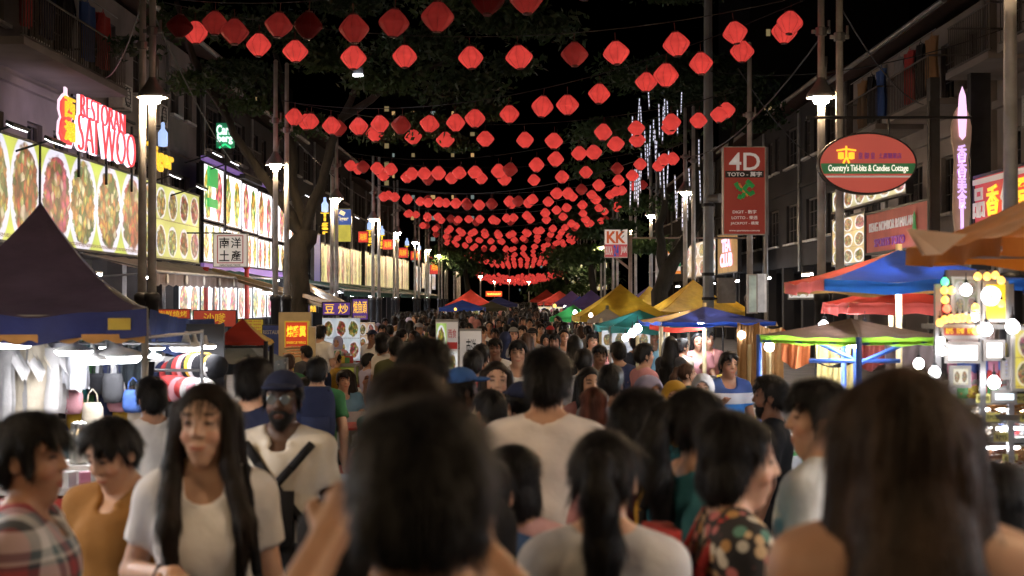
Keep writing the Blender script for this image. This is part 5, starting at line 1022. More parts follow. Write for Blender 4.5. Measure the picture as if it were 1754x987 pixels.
stand("white menu stand with a red framed character beside the tall menu stand", 787, 825, 563, 21.5, [(.1, .98, .02, .98, M_plain, None), (.70, .97, .25, .8, M_plain, ("南洋", M_ink)), (.6, .63, .04, .96, M_redink, None), (.1, .6, .04, .96, M_redink, ("土產", M_wink))])
stand("folding brown picture menu board on its post", 687, 704, 586, 19, [(.2, .95, .05, .95, food_mat("stand_e", 1, 3, (.30, .14, .10), .18, 134, plate=(.4, .3, .25)), None)])

# ------------------------------------------------------------------ dining tables and plastic furniture
M_chair_w = mat("white_plastic", (.55, .55, .58), .35); M_chair_r = mat("red_plastic", (.55, .05, .035), .35)
def chair_proto(m, label):
    t = thing("plastic_chair", label, "chair", (0, 0, 0)); b = MB(); b.box((0, 0, .44), (.42, .42, .03)); b.build("seat", m, t)
    for x in (-1, 1):
        for y in (-1, 1):
            b = MB(); b.tube((x*.21, y*.21, 0), (x*.18, y*.18, .43), .022, n=6); b.build("leg", m, t)
    b = MB(); b.grid(lambda u, v: ((u-.5)*.44, -.19-.05*v-.05*(1-(2*u-1)**2), .50+.36*v*(1-.12*(2*u-1)**4)), 8, 4); b.grid(lambda u, v: ((u-.5)*.44, -.215-.05*v-.05*(1-(2*u-1)**2), .50+.36*v*(1-.12*(2*u-1)**4)), 8, 4)
    for x in (-.17, 0, .17): b.box((x, -.22, .47), (.04, .02, .1))
    b.build("backrest", m, t, True); return t
def table_proto(m, label):
    t = thing("dining_table", label, "table", (0, 0, 0)); b = MB(); b.lathe([(0, .74), (.45, .74), (.46, .725), (.45, .71), (0, .71)], 24); b.build("tabletop", m, t)
    for k in range(4):
        a = k*math.pi/2+.78; b = MB(); b.tube((.36*math.cos(a), .36*math.sin(a), 0), (.26*math.cos(a), .26*math.sin(a), .71), .018, n=6); b.build("leg", M_metal, t)
    return t
ch0 = chair_proto(M_chair_w, "x"); tb0 = table_proto(M_chair_r, "x"); CHAIRS = []; used = [0, 0]
near = ["close behind the man in a navy cap", "beside the woman in a black top", "by the brown folding menu board", "near the tall menu stand", "under the green awnings", "close to the wings sign"]
for ti, (px, d) in enumerate(((640, 10.6), (585, 12.8), (690, 14.5), (620, 17.5), (560, 19.0), (700, 24), (640, 26), (665, 33), (700, 38))):
    x = (px-CX)/F*d; tb = tb0 if ti == 0 else copy_tree(tb0); tb.location = (x, d, gz(d)); tb["label"] = f"round red dining table, {ordn(ti)} going away from the viewer among the diners"; tb["group"] = "dining tables on the billboard side"
    for ci, a in enumerate((.5, 2.0, 3.7, 5.2)):
        c = ch0 if ti == 0 and ci == 0 else copy_tree(ch0); cx_, cy_ = x+.75*math.cos(a), d+.75*math.sin(a); c.location = (cx_, cy_, gz(d)); c.rotation_euler = (0, 0, math.atan2(d-cy_, x-cx_)-math.pi/2)
        c["label"] = f"white plastic chair on the {['far street', 'far shop', 'near shop', 'near street'][ci]} corner of the {ordn(ti)} dining table"; c["group"] = "white plastic chairs round the dining tables"; CHAIRS.append((cx_, cy_, c.rotation_euler[2], ti, ci))
for i, (px, d) in enumerate(((1225, 14.2), (1262, 13.6), (1210, 13.2))):
    x = (px-CX)/F*d; t = thing("plastic_stool", f"red plastic stool, {ordn(i)} before the blue clothed stall", "stool", (x, d, gz(d)), 0, "red stools by the stalls")
    b = MB(); b.box((0, 0, .45), (.3, .3, .04)); b.build("seat", M_chair_r, t)
    for sx in (-1, 1):
        for sy in (-1, 1):
            b = MB(); b.tube((sx*.16, sy*.16, 0), (sx*.12, sy*.12, .43), .025, n=6); b.build("leg", M_chair_r, t)
x = (1238-CX)/F*14.6; tb = table_proto(M_chair_r, "red round table before the man in the blue striped shirt"); tb.location = (x, 14.4, gz(14)); tb.scale = (.8, .8, 1)
pf = MB(); pf.box((0, 0, 0), (.1, .1, .1))
pl = thing("potted_plant", "leafy green potted plant beside the cream stall pole", "plant", ((1190-CX)/F*17.5, 17.5, gz(17))); b = MB(); b.lathe([(0, 0), (.13, 0), (.18, .3), (.16, .3), (0, .27)], 14); b.build("pot", mat("clay_pot", (.25, .10, .06), .8), pl, True); crown("leaf_spray", pl, [(0, 0, .75, .35), (.1, 0, 1.0, .28), (-.1, .05, .95, .3)], 500, 77, .07)
# ------------------------------------------------------------------ people: signed-distance bodies turned into one continuous surface each
def axis(lo, hi, step, fine=()):
    pts = [lo]; 
    while pts[-1] < hi:
        s = step
        for a, b, f in fine:
            if a-step <= pts[-1] <= b: s = min(s, f)
        pts.append(pts[-1]+s)
    return np.array(pts, np.float32)
class SDF:
    def __init__(s, xs, ys, zs):
        s.xs, s.ys, s.zs = xs, ys, zs; s.f = np.full((len(xs), len(ys), len(zs)), 9.0, np.float32); s.T = None; s.k = .02
    def sub(s, c, r):
        c = np.asarray(c, float); r = np.asarray(r, float)
        if s.T is not None: c = s.T[0].T@(c-s.T[1])+s.T[1]; r = np.full(3, r.max()*1.25)      # head frame turned about the neck
        m = .07; sl = []; 
        for ax, a in enumerate((s.xs, s.ys, s.zs)):
            i0 = int(np.searchsorted(a, c[ax]-r[ax]-m)); i1 = int(np.searchsorted(a, c[ax]+r[ax]+m)); sl.append(slice(i0, max(i0+1, i1)))
        X, Y, Z_ = np.meshgrid(s.xs[sl[0]], s.ys[sl[1]], s.zs[sl[2]], indexing='ij'); p = np.stack([X, Y, Z_], -1)
        if s.T is not None: p = (p-s.T[1].astype(np.float32))@s.T[0].T.astype(np.float32)+s.T[1].astype(np.float32)
        return tuple(sl), p
    def merge(s, sl, d, op, k):
        f = s.f[sl]
        if f.size == 0: return
        if op == 'u':
            h = np.clip(.5+.5*(f-d)/k, 0, 1); s.f[sl] = f*(1-h)+d*h-k*h*(1-h)
        else:
            h = np.clip(.5-.5*(f+d)/k, 0, 1); s.f[sl] = f*(1-h)-d*h+k*h*(1-h)
    def cone(s, a, b, ra, rb, op='u', k=None, sq=(1, 1, 1)):
        """tapered capsule; sq squashes the cross-section"""
        a, b = np.array(a, np.float32), np.array(b, np.float32); r = max(ra, rb); c = (a+b)/2
        sl, p = s.sub(c, np.abs(b-a)/2+r/np.array(sq)); q = np.array(sq, np.float32)
        pa = (p-a)*q; ba = (b-a)*q; h = np.clip((pa@ba)/max(float(ba@ba), 1e-9), 0, 1)
        d = np.linalg.norm(pa-h[..., None]*ba, axis=-1)-(ra*(1-h)+rb*h); s.merge(sl, (d/max(q.mean(), 1)).astype(np.float32), op, k or s.k); return s
    def ell(s, c, r, op='u', k=None):
        c = np.array(c, np.float32); r = np.array(r, np.float32); sl, p = s.sub(c, r); q = (p-c)/r; n = np.linalg.norm(q, axis=-1); n2 = np.linalg.norm(q/r, axis=-1)
        s.merge(sl, (n*(n-1)/np.maximum(n2, 1e-6)).astype(np.float32), op, k or s.k); return s
    def cut(s, pt, nrm, turned=False):
        """remove everything on the side the normal points to"""
        X, Y, Z_ = np.meshgrid(s.xs, s.ys, s.zs, indexing='ij'); p = np.stack([X, Y, Z_], -1)
        if turned and s.T is not None: p = (p-s.T[1].astype(np.float32))@s.T[0].T.astype(np.float32)+s.T[1].astype(np.float32)
        n = np.array(nrm, np.float32); n /= np.linalg.norm(n); s.f = np.maximum(s.f, (p-np.array(pt, np.float32))@n); return s
    def mesh(s):
        f = s.f; nx, ny, nz = f.shape; ins = f < 0; C = [(i, j, k) for i in (0, 1) for j in (0, 1) for k in (0, 1)]
        cnt = np.zeros((nx-1, ny-1, nz-1), np.int8)
        for i, j, k in C: cnt += ins[i:nx-1+i, j:ny-1+j, k:nz-1+k]
        act = (cnt > 0) & (cnt < 8); I, J, K = np.nonzero(act); N = len(I); idm = np.full(act.shape, -1, np.int32); idm[I, J, K] = np.arange(N)
        v = np.stack([f[I+i, J+j, K+k] for i, j, k in C], 1); acc = np.zeros((N, 3), np.float32); num = np.zeros((N, 1), np.float32); Ca = np.array(C, np.float32)
        for a in range(8):
            for b in range(a+1, 8):
                if np.abs(Ca[a]-Ca[b]).sum() != 1: continue
                va, vb = v[:, a], v[:, b]; m = (va < 0) != (vb < 0); t = np.where(m, va/np.where(m, va-vb, 1), 0)[:, None]
                acc += m[:, None]*(Ca[a]+t*(Ca[b]-Ca[a])); num += m[:, None]
        w = acc/num; P_ = np.stack([s.xs[I]+w[:, 0]*(s.xs[I+1]-s.xs[I]), s.ys[J]+w[:, 1]*(s.ys[J+1]-s.ys[J]), s.zs[K]+w[:, 2]*(s.zs[K+1]-s.zs[K])], 1)
        F_ = []
        for ax in range(3):
            a = np.moveaxis(ins, ax, 0); m = a[:-1] != a[1:]; m = np.moveaxis(m, 0, ax)
            o1, o2 = [(1, 2), (2, 0), (0, 1)][ax]; g = np.nonzero(m); g = [q for q in g]; ok = (g[o1] > 0) & (g[o2] > 0) & (g[o1] < f.shape[o1]-1) & (g[o2] < f.shape[o2]-1); g = [q[ok] for q in g]
            def at(d1, d2):
                h = list(g); h[o1] = h[o1]-d1; h[o2] = h[o2]-d2; return idm[h[0], h[1], h[2]]
            q = np.stack([at(1, 1), at(0, 1), at(0, 0), at(1, 0)], 1); pos = ins[g[0], g[1], g[2]]; q[~pos] = q[~pos][:, ::-1]; F_.append(q)
        F_ = np.concatenate(F_); F_ = F_[(F_ >= 0).all(1)]; return P_.astype(np.float32), F_
def strands(V, Q, n, length, lift, width, crown, seed, flow_z=1.0):
    """short ribbons combed along the surface so that the hair breaks into strands"""
    r = np.random.RandomState(seed); a, b, c = V[Q[:, 0]], V[Q[:, 1]], V[Q[:, 2]]; fn = np.cross(b-a, c-a); fn /= np.maximum(np.linalg.norm(fn, axis=1)[:, None], 1e-9)
    i = r.randint(0, len(Q), n); p = (a[i]+c[i])/2; m = fn[i]; d = (p-crown)*np.array([1, 1, .4]); d[:, 2] -= flow_z*np.clip(np.linalg.norm(p-crown, axis=1), 0, .2); d += r.normal(0, .012, d.shape)
    d -= m*(d*m).sum(1)[:, None]; d /= np.maximum(np.linalg.norm(d, axis=1)[:, None], 1e-6); s = np.cross(m, d); L_ = length*r.uniform(.5, 1.25, (n, 1)); lf = lift*r.uniform(.2, 1.6, (n, 1)); w = width*r.uniform(.6, 1.4, (n, 1)); pts = []
    for t in (0, .35, .7, 1.0):
        q = p+d*L_*t+m*(.0015+lf*t)-m*L_*L_*t*t*2.2; ww = w*(1-.85*t); pts += [q-s*ww, q+s*ww]
    v = np.stack(pts, 1).reshape(-1, 3).astype(np.float32); o = np.arange(n)[:, None]*8+len(V); f = np.concatenate([o+np.array([[2*k, 2*k+1, 2*k+3, 2*k+2]]) for k in range(3)]); return np.concatenate([V, v]), np.concatenate([Q, f])
def np_mesh(name, V, Fq, m, col=None):
    me = bpy.data.meshes.new(name); me.vertices.add(len(V)); me.vertices.foreach_set("co", V.ravel()); n = len(Fq)
    me.loops.add(n*4); me.loops.foreach_set("vertex_index", Fq.astype(np.int32).ravel()); me.polygons.add(n)
    me.polygons.foreach_set("loop_start", np.arange(0, n*4, 4, dtype=np.int32)); me.polygons.foreach_set("loop_total", np.full(n, 4, np.int32)); me.polygons.foreach_set("use_smooth", [True]*n)
    me.materials.append(m); me.update()
    if col is not None:
        at = me.color_attributes.new("tint", 'FLOAT_COLOR', 'POINT'); at.data.foreach_set("color", np.concatenate([col, np.ones((len(V), 1), np.float32)], 1).astype(np.float32).ravel())
    return me
def folds(V, amp, seed, fz=1.0):
    r = np.random.RandomState(seed); d = np.zeros(len(V), np.float32)
    for i in range(7):
        k = r.normal(size=3)*np.array([22, 22, 12*fz]); d += np.sin(V@k+r.uniform(0, 6))*np.sin(V@(r.normal(size=3)*7)+r.uniform(0, 6))
    c = V.mean(0); n = V-np.array([c[0], c[1], 0]); n[:, 2] *= 0; n /= np.maximum(np.linalg.norm(n, axis=1)[:, None], .02); return V+n*(d*amp/2)[:, None]
# materials
def skin_mat(name, tone):
    if name in MATS: return MATS[name]
    m = mat(name, tone, .5, noise=(30, .08), bump=(90, .05), spec=.4); nt = m.node_tree; b = nt.nodes["Principled BSDF"]
    at = nd(nt, "Attribute"); at.attribute_name = "tint"; mx = nd(nt, "VectorMath", operation='MULTIPLY'); src = b.inputs["Base Color"].links[0].from_socket
    nt.links.new(src, mx.inputs[0]); nt.links.new(at.outputs["Color"], mx.inputs[1]); nt.links.new(mx.outputs[0], b.inputs["Base Color"])
    b.inputs["Subsurface Weight"].default_value = .12; b.inputs["Subsurface Radius"].default_value = (.02, .008, .004); b.inputs["Subsurface Scale"].default_value = .4; return m
SK = [skin_mat("skin_fair", (.58, .36, .26)), skin_mat("skin_light_tan", (.48, .28, .19)), skin_mat("skin_tan", (.36, .19, .12)), skin_mat("skin_brown", (.20, .10, .065)), skin_mat("skin_dark", (.085, .045, .03))]
def hair_mat(name, c):
    m = mat(name, c, .5, noise=(22, .75), spec=.22, stretch=(1, 1, .06)); nt = m.node_tree; b = nt.nodes["Principled BSDF"]
    tc = nd(nt, "TexCoord"); mp = nd(nt, "Mapping"); mp.inputs["Scale"].default_value = (1, 1, .07); nt.links.new(tc.outputs["Object"], mp.inputs[0]); n = nd(nt, "TexNoise"); n.inputs["Scale"].default_value = 220; n.inputs["Detail"].default_value = 3
    nt.links.new(mp.outputs[0], n.inputs["Vector"]); bp = nd(nt, "Bump"); bp.inputs["Strength"].default_value = .6; bp.inputs["Distance"].default_value = .006; nt.links.new(n.outputs[0], bp.inputs["Height"]); nt.links.new(bp.outputs[0], b.inputs["Normal"]); return m
HM = {"black": hair_mat("black_hair", (.009, .008, .0085)), "dark brown": hair_mat("dark_brown_hair", (.016, .010, .0075)), "brown": hair_mat("brown_hair", (.060, .030, .018)), "reddish brown": hair_mat("reddish_hair", (.085, .025, .014)), "grey": hair_mat("grey_hair", (.22, .21, .20))}
SHIRT = {"white": (.62, .60, .59), "pale grey": (.38, .37, .38), "grey": (.20, .20, .21), "charcoal": (.05, .05, .055), "black": (.013, .013, .016), "navy": (.018, .024, .060), "blue": (.04, .11, .33), "sky blue": (.16, .33, .48), "teal": (.04, .18, .22), "green": (.04, .15, .06), "olive": (.10, .10, .04), "mustard": (.42, .24, .03), "orange": (.55, .17, .04), "red": (.42, .035, .035), "maroon": (.13, .02, .025), "pink": (.58, .27, .30), "dusty rose": (.38, .17, .16), "beige": (.45, .36, .26), "brown": (.25, .115, .028), "lavender": (.36, .34, .50), "cream": (.56, .50, .42), "purple": (.14, .07, .22)}
SM = lambda c: cloth("shirt_"+c.replace(" ", "_"), SHIRT[c])
M_jean = cloth("denim_trousers", (.035, .05, .10)); M_trou = cloth("black_trousers", (.015, .015, .018)); M_khaki = cloth("khaki_trousers", (.22, .17, .11)); M_shoe = mat("dark_shoe", (.03, .028, .028), .6)

ARM = {"down": ((.24, -.02, 1.10), (.26, .05, .86)), "swing_f": ((.235, .06, 1.11), (.24, .20, .92)), "swing_b": ((.235, -.12, 1.12), (.25, -.12, .87)), "phone": ((.22, .04, 1.10), (.12, .25, 1.24)), "belly": ((.265, -.05, 1.13), (.10, .18, 1.16)),
       "strap": ((.25, .02, 1.12), (.16, .13, 1.30)), "reach": ((.24, .14, 1.17), (.20, .38, 1.12)), "face": ((.21, .15, 1.18), (.08, .16, 1.47)), "shoulder": ((.38, .18, 1.28), (.40, .42, 1.30)), "table": ((.24, .12, 1.14), (.15, .33, 1.08)), "bottle": ((.23, .0, 1.1), (.19, .22, 1.12))}
def human(name, sex='m', arms=("down", "down"), yaw=0., pitch=0., hair='short', top='tee', seat=False, step=.016, fine=.0075, stride=.10, seed=0, bottom='trousers', hair_lock=(0, 0), beard=False, build_=1.0, neckline=.066, sh_up=0., hem=.86, detail=True, brows=True, smile=False, nape=1.50):
    """meshes of one person about 1.70 m tall standing at the origin and facing +Y"""
    r = random.Random(seed); f = sex == 'f'; sw = (.143 if f else .168)*build_; hw = .09 if f else .085
    sh = [(s*sw, -.01, 1.375+sh_up) for s in (-1, 1)]; AR = []
    for s, a in zip((-1, 1), arms):
        e, w = a if not isinstance(a, str) else ARM[a]; AR.append(((s*(e[0]+(sw-.188)*.8), e[1], e[2]), (s*(w[0]+(sw-.188)*(.8 if w[0] > .2 else 0)), w[1], w[2])))
    zo = 0.0
    if seat:
        hips = [(s*hw, 0, .52) for s in (-1, 1)]; knees = [(s*.12, .43, .50) for s in (-1, 1)]; ank = [(s*.12, .42, .09) for s in (-1, 1)]; zo = -.40
    else:
        hips = [(s*hw, 0, .90) for s in (-1, 1)]; knees = [(s*.095, .03+s*stride*.9, .49) for s in (-1, 1)]; ank = [(s*.09, -.04+s*stride*1.3, .08+(.05 if s < 0 and stride > .05 else 0)) for s in (-1, 1)]
    U = lambda p: (p[0], p[1], p[2]+zo)
    sh = [U(p) for p in sh]; AR = [(U(e), U(w)) for e, w in AR]; HZ = 1.58+zo
    xr = max(.32, max(abs(p[0]) for a in AR for p in a)+.13); y1 = max(.26, max(p[1] for a in AR for p in a)+.22, .65 if seat else 0); y0 = min(-.24, min(p[1] for a in AR for p in a)-.14)
    hx = [(-.13, .13, fine)]+([(a[1][0]-.05, a[1][0]+.05, fine*1.0) for a in AR] if detail else []); hy = [(-.14, .15, fine)]+([(a[1][1]-.03, a[1][1]+.12, fine) for a in AR] if detail else []); hz = [(1.40+zo, 1.74+zo, fine)]+([(a[1][2]-.11, a[1][2]+.08, fine) for a in AR] if detail else [])
    xs, ys, zs = axis(-xr, xr, step, hx), axis(y0, y1, step, hy), axis(-.03, 1.80+zo, step, hz)
    piv = np.array([0, -.01, 1.47+zo]); Rm = np.array(Euler((pitch, 0, yaw)).to_matrix()); Tm = (Rm.T, piv)
    g = SDF(xs, ys, zs); g.k = .035
    # trunk, legs, arms
    tw = .115 if f else .128
    g.cone(U((0, .0, .93)), U((0, .0, 1.08)), .145 if f else .135, tw, sq=(1, 1.35, 1)); g.cone(U((0, 0, 1.06)), U((0, -.005, 1.27)), tw, .150*build_ if not f else .138, sq=(1, 1.3, 1)); g.cone(U((-sw*.62, -.012, 1.345+sh_up)), U((sw*.62, -.012, 1.345+sh_up)), .075, .075, k=.05)
    if f:
        for s in (-1, 1): g.ell(U((s*.065, .080, 1.235)), (.06, .050, .065), k=.05)
    else: g.ell(U((0, .06, 1.27)), (.13, .06, .09), k=.05)
    for s in (-1, 1): g.cone(U((s*.045, -.03, 1.44+sh_up*.6)), sh[(s+1)//2], .05, .052, k=.05)
    g.cone(U((0, -.02, 1.40)), U((0, .0, 1.53)), .058 if not f else .048, .052 if not f else .044, k=.03)
    for i, s in enumerate((-1, 1)):
        g.cone(hips[i], knees[i], .088, .055, k=.04); g.cone(knees[i], ank[i], .056, .036, k=.02); a = ank[i]; g.cone((a[0], a[1]-.03, max(.035, a[2]-.045)), (a[0]*1.15, a[1]+.14, .032), .038, .03, k=.02)
        e, w = AR[i]; q = .9 if f else 1.0
        g.cone(sh[i], e, .052*q, .041*q, k=.03); g.cone(e, w, .041*q, .027*q, k=.015)
        # hand: palm, four fingers of different length, thumb from the side of the palm
        d = np.array(w)-np.array(e); d /= np.linalg.norm(d); side = np.array([s, 0, 0]) if abs(d[0]) < .8 else np.array([0, 1, 0.]); up = np.cross(d, side); up /= np.linalg.norm(up); side = np.cross(up, d)
        spread = up if abs(d[2]) > .6 else side; bend = side*-s*1.0 if abs(d[2]) > .6 else -np.abs(up); bend = bend/np.linalg.norm(bend)
        pc = np.array(w)+d*.05; g.cone(np.array(w)+d*.01, pc+d*.02, .026, .032, k=.012)
        for j, (o, l) in enumerate(((-.028, .055), (-.010, .072), (.010, .078), (.028, .068))):
            b0 = pc+d*.035+spread*o; b1 = b0+d*l*.55+bend*.008; b2 = b1+d*l*.38+bend*.024; g.cone(b0, b1, .0095, .0088, k=.006); g.cone(b1, b2, .0088, .0075, k=.004)
        t0 = np.array(w)+d*.025+spread*.024; g.cone(t0, t0+d*.035+spread*.022, .0115, .0105, k=.008); g.cone(t0+d*.035+spread*.022, t0+d*.06+spread*.026+bend*.014, .0105, .0085, k=.004)
    # head
    g.T = Tm; H = lambda x, y, z: (x, y, z+zo)
    g.ell(H(0, -.012, 1.615), (.073, .092, .088), k=.03); g.ell(H(0, .022, 1.548), (.056 if not f else .052, .062, .072), k=.035); g.cone(H(0, .052, 1.488), H(0, .048, 1.51), .022, .03, k=.03)
    for s in (-1, 1): g.ell(H(s*.038, .055, 1.555), (.022, .022, .02), k=.02); g.cone(H(s*.03, .066, 1.622), H(s*.05, .052, 1.622), .012, .012, k=.015); g.ell(H(s*.031, .093, 1.601), (.019, .012, .013), 'c', .012); g.ell(H(s*.031, .071, 1.600), (.014, .012, .010), k=.004)
    g.cone(H(0, .078, 1.612), H(0, .098, 1.570), .009, .013, k=.012)
    for s in (-1, 1): g.ell(H(s*.013, .088, 1.566), (.009, .010, .008), k=.008)
    g.ell(H(0, .079, 1.530), (.026, .011, .005), k=.008); g.ell(H(0, .078, 1.519), (.021, .011, .0055), k=.008); g.ell(H(0, .098, 1.5245), (.017, .006, .002), 'c', .004)
    for s in (-1, 1): g.ell(H(s*.077, -.012, 1.582), (.009, .020, .031), k=.006); g.ell(H(s*.087, -.008, 1.583), (.005, .010, .018), 'c', .004)
    g.T = None
    V, Q = g.mesh(); L = (V-piv.astype(np.float32))@Tm[0].T.astype(np.float32)+piv.astype(np.float32); L[:, 2] -= zo
    col = np.ones((len(V), 3), np.float32)
    def paint(mask, c): col[mask] = col[mask]*np.array(c, np.float32)
    X, Y, Z_ = L.T; front = Y > .045
    paint((((np.abs(X)-.031)/.0145)**2+((Z_-1.600)/.0062)**2 < 1) & front, (.10, .10, .11)); zm = Z_-1.5235-5*X*X; paint(((X/.026)**2+(zm/.0085)**2 < 1) & front & (Y > .06), (.86, .50, .48))
    if smile: paint(((X/.018)**2+((zm+.0)/.0042)**2 < 1) & front & (Y > .06), (1.7, 2.6, 3.2))
    if brows: paint((((np.abs(X)-.034)/.021)**2+((Z_-1.624-.003*f)/.0052)**2 < 1) & front, (.16, .13, .12))
    paint((((np.abs(X)-.043)/.02)**2+((Z_-1.555)/.02)**2 < 1) & front, (1.0, .86, .84))
    out = {"body": np_mesh(name+"_body", V, Q, SK[1], col)}
    # ---- clothes
    if top:
        c = SDF(axis(-xr, xr, step*.9), axis(y0, y1, step*.9), axis(.7+zo, 1.52+zo, step*.9)); c.k = .045; o = .014; fit = 1.0 if not f else .96
        c.cone(U((0, .0, .88)), U((0, .0, 1.08)), (.160 if f else .155)*fit, tw+.026, sq=(1, 1.28, 1)); c.cone(U((0, 0, 1.06)), U((0, -.005, 1.27)), tw+.026, (.150*build_ if not f else .138)+o, sq=(1, 1.27, 1)); c.cone(U((-sw*.62, -.012, 1.345+sh_up)), U((sw*.62, -.012, 1.345+sh_up)), .075+o*.9, .075+o*.9, k=.05)
        if f:
            for s in (-1, 1): c.ell(U((s*.06, .078, 1.235)), (.06+o, .050+o, .065+o), k=.07)
        else: c.ell(U((0, .06, 1.27)), (.14, .075, .1), k=.06)
        for s in (-1, 1): c.cone(U((s*.045, -.03, 1.43+sh_up*.6)), sh[(s+1)//2], .05+o*.7, .055+o, k=.05)
        c.cut((0, 0, hem+zo), (0, 0, -1))
        if top == 'tank':
            for i, s in enumerate((-1, 1)): c.cone((s*(sw+.03), -.01, 1.30+zo), (s*(sw+.06), -.01, 1.47+zo+sh_up), .060, .075, 'c', .015)
        c.cone(U((0, .03, 1.46)), U((0, .05, 1.40 if top not in ('tank', 'scoop', 'strappy') else 1.33)), neckline, neckline*.9, 'c', .012); c.cone(U((0, -.02, 1.46+sh_up*.8)), U((0, -.03, 1.50+sh_up*.8)), neckline*.95, .09, 'c', .012)
        if top == 'shirt':
            for s in (-1, 1): c.cone(U((0, -.085, 1.462)), U((s*.070, -.03, 1.462)), .013, .014, k=.012); c.cone(U((s*.070, -.03, 1.462)), U((s*.045, .075, 1.395)), .014, .016, k=.012, sq=(1, 1, 1))
        if top == 'strappy':
            c.cut((0, 0, 1.285+zo), (0, 0, 1))
            for s in (-1, 1):
                c.cone(U((s*.075, -.105, 1.26)), U((s*.085, -.05, 1.425)), .009, .009, k=.008); c.cone(U((s*.085, -.05, 1.425)), U((s*.08, .10, 1.29)), .009, .009, k=.008)
        if top in ('tee', 'scoop', 'long', 'shirt'):
            S = SDF(c.xs, c.ys, c.zs); S.k = .03
            for i, s in enumerate((-1, 1)):
                e, w = map(np.array, AR[i]); a = np.array(sh[i])
                if top == 'long': S.cone(a, e, .062, .050, k=.03); S.cone(e, w, .052, .042, k=.02)
                else:
                    t = .62 if top != 'scoop' else .5; en = a+(e-a)*t; L_ = SDF(c.xs, c.ys, c.zs); L_.cone(a, a+(e-a)*(t+.12), .061, .063+.006*(not f)); d = (e-a)/np.linalg.norm(e-a); L_.cut(en, d); S.f = np.minimum(S.f, L_.f)
            h = np.clip(.5+.5*(c.f-S.f)/.04, 0, 1); c.f = c.f*(1-h)+S.f*h-.04*h*(1-h)
        V, Q = c.mesh(); V = folds(V, .0085 if step < .02 else .006, seed); out["top"] = np_mesh(name+"_top", V, Q, SM("white"))
    b = SDF(axis(-.36, .36, step), axis(min(y0, -.3), max(.3, y1), step), axis(-.02, 1.05+zo, step)); b.k = .03
    if bottom == 'skirt' and not seat: b.cone(U((0, 0, .96)), (0, 0, .55), .15, .24, sq=(1, 1.25, 1)); b.cut((0, 0, .52), (0, 0, -1))
    else:
        b.cone(U((0, .0, .90)), U((0, 0, 1.0)), .158, .142, sq=(1, 1.3, 1)); t = 1.0 if bottom == 'trousers' else .75
        for i in range(2): b.cone(hips[i], knees[i], .098, .072, k=.04); b.cone(knees[i], ank[i], .072, .062, k=.02)
        b.cut((0, 0, .08 if bottom == 'trousers' else .46), (0, 0, -1))
    b.cut((0, 0, 1.0+zo), (0, 0, 1)); V, Q = b.mesh(); out["trousers" if bottom != 'skirt' else "skirt"] = np_mesh(name+"_bottom", folds(V, .004, seed+1), Q, M_trou)
    # ---- hair and headwear, in the turned head frame
    def headgrid(zlo, st, yb=-.2, yf=.2, xw=.2): 
        q = SDF(axis(-xw, xw, st), axis(yb, yf, st), axis(zlo+zo, 1.82+zo, st)); q.T = Tm; q.k = .02; return q
    st = fine*1.15
    if hair and hair not in ('bald', 'hijab'):
        long_ = hair in ('long', 'longfront'); q = headgrid(.95 if long_ else (1.15 if hair == 'ponytail' else 1.40), st if not long_ else st*1.3, -.24, .2, .22)
        q.ell(H(0, -.016, 1.620), (.084, .104, .100)); 
        rr = np.random.RandomState(seed+5)
        if hair == 'short': q.ell(H(0, .022, 1.668), (.076, .080, .050), k=.04); q.ell(H(0, -.06, 1.575), (.072, .055, .06), k=.03)
        if hair == 'bob': q.ell(H(0, -.035, 1.545), (.098, .085, .085), k=.03); q.ell(H(0, -.05, 1.66), (.085, .07, .065), k=.03)
        q.cut(H(0, .052, 1.655), (0, .80, -.62) if hair in ('short', 'cap') else (0, .86, -.40), True); q.cut(H(0, -.06, nape if hair in ('short', 'cap', 'ponytail') else 1.46), (0, .25, -1), True)
        # locks give the outline tufts and breaks
        for i in range(26 if detail else 12):
            a = rr.uniform(.5, 5.78)-math.pi/2 if i > 6 else rr.uniform(.3, 2.8); z = rr.uniform(1.55, 1.675); w_ = math.sqrt(max(.1, 1-((z-1.622)/.104)**2)); x, y = .084*w_*math.cos(a), .104*w_*math.sin(a)-.016
            if y > .02 and hair not in ("short",): continue
            if y > .03: z = rr.uniform(1.655, 1.68)
            q.cone(H(x*.80, y*.80, z+.012), H(x*1.03, y*1.03+(.008 if y > .03 else 0), z-.025), .014, .006, k=.02)
        for s in (-1, 1):
            if hair != 'long' and hair != 'bob' and hair != 'longfront': q.cone(H(s*.076, .012, 1.64), H(s*.078, .012, 1.565), .012, .006, k=.015); q.ell(H(s*.092, -.008, 1.572), (.018, .026, .034), 'c', .008)
        if hair == 'ponytail':
            q.ell(H(0, -.122, 1.645), (.034, .03, .034), k=.015); pts = [(0, -.135, 1.64, .030), (.01, -.165, 1.56, .042), (.02, -.155, 1.44, .044), (.015, -.135, 1.32, .034), (.01, -.13, 1.22, .012)]
            for (a, b_) in zip(pts[:-1], pts[1:]): q.cone(H(*a[:3]), H(*b_[:3]), a[3], b_[3], k=.02)
        q.T = None
        if hair == 'bun': pass
        if long_:
            q.k = .03; q.cone(H(0, -.05, 1.58), H(0, -.115, 1.38), .078, .094, sq=(1, 1.5, 1)); q.cone(H(0, -.115, 1.38), H(0, -.135, 1.06), .094, .075, sq=(1, 2.0, 1))
            for i in range(9): x = -.09+.0225*i; q.cone(H(x*.9, -.15, 1.30), H(x*1.08+rr.uniform(-.02, .02), -.15, rr.uniform(.98, 1.08)), .018, .005, k=.012)
            for s in (-1, 1): q.cone(H(s*.082, -.02, 1.63), H(s*.095, -.04, 1.42), .026, .036, k=.03)
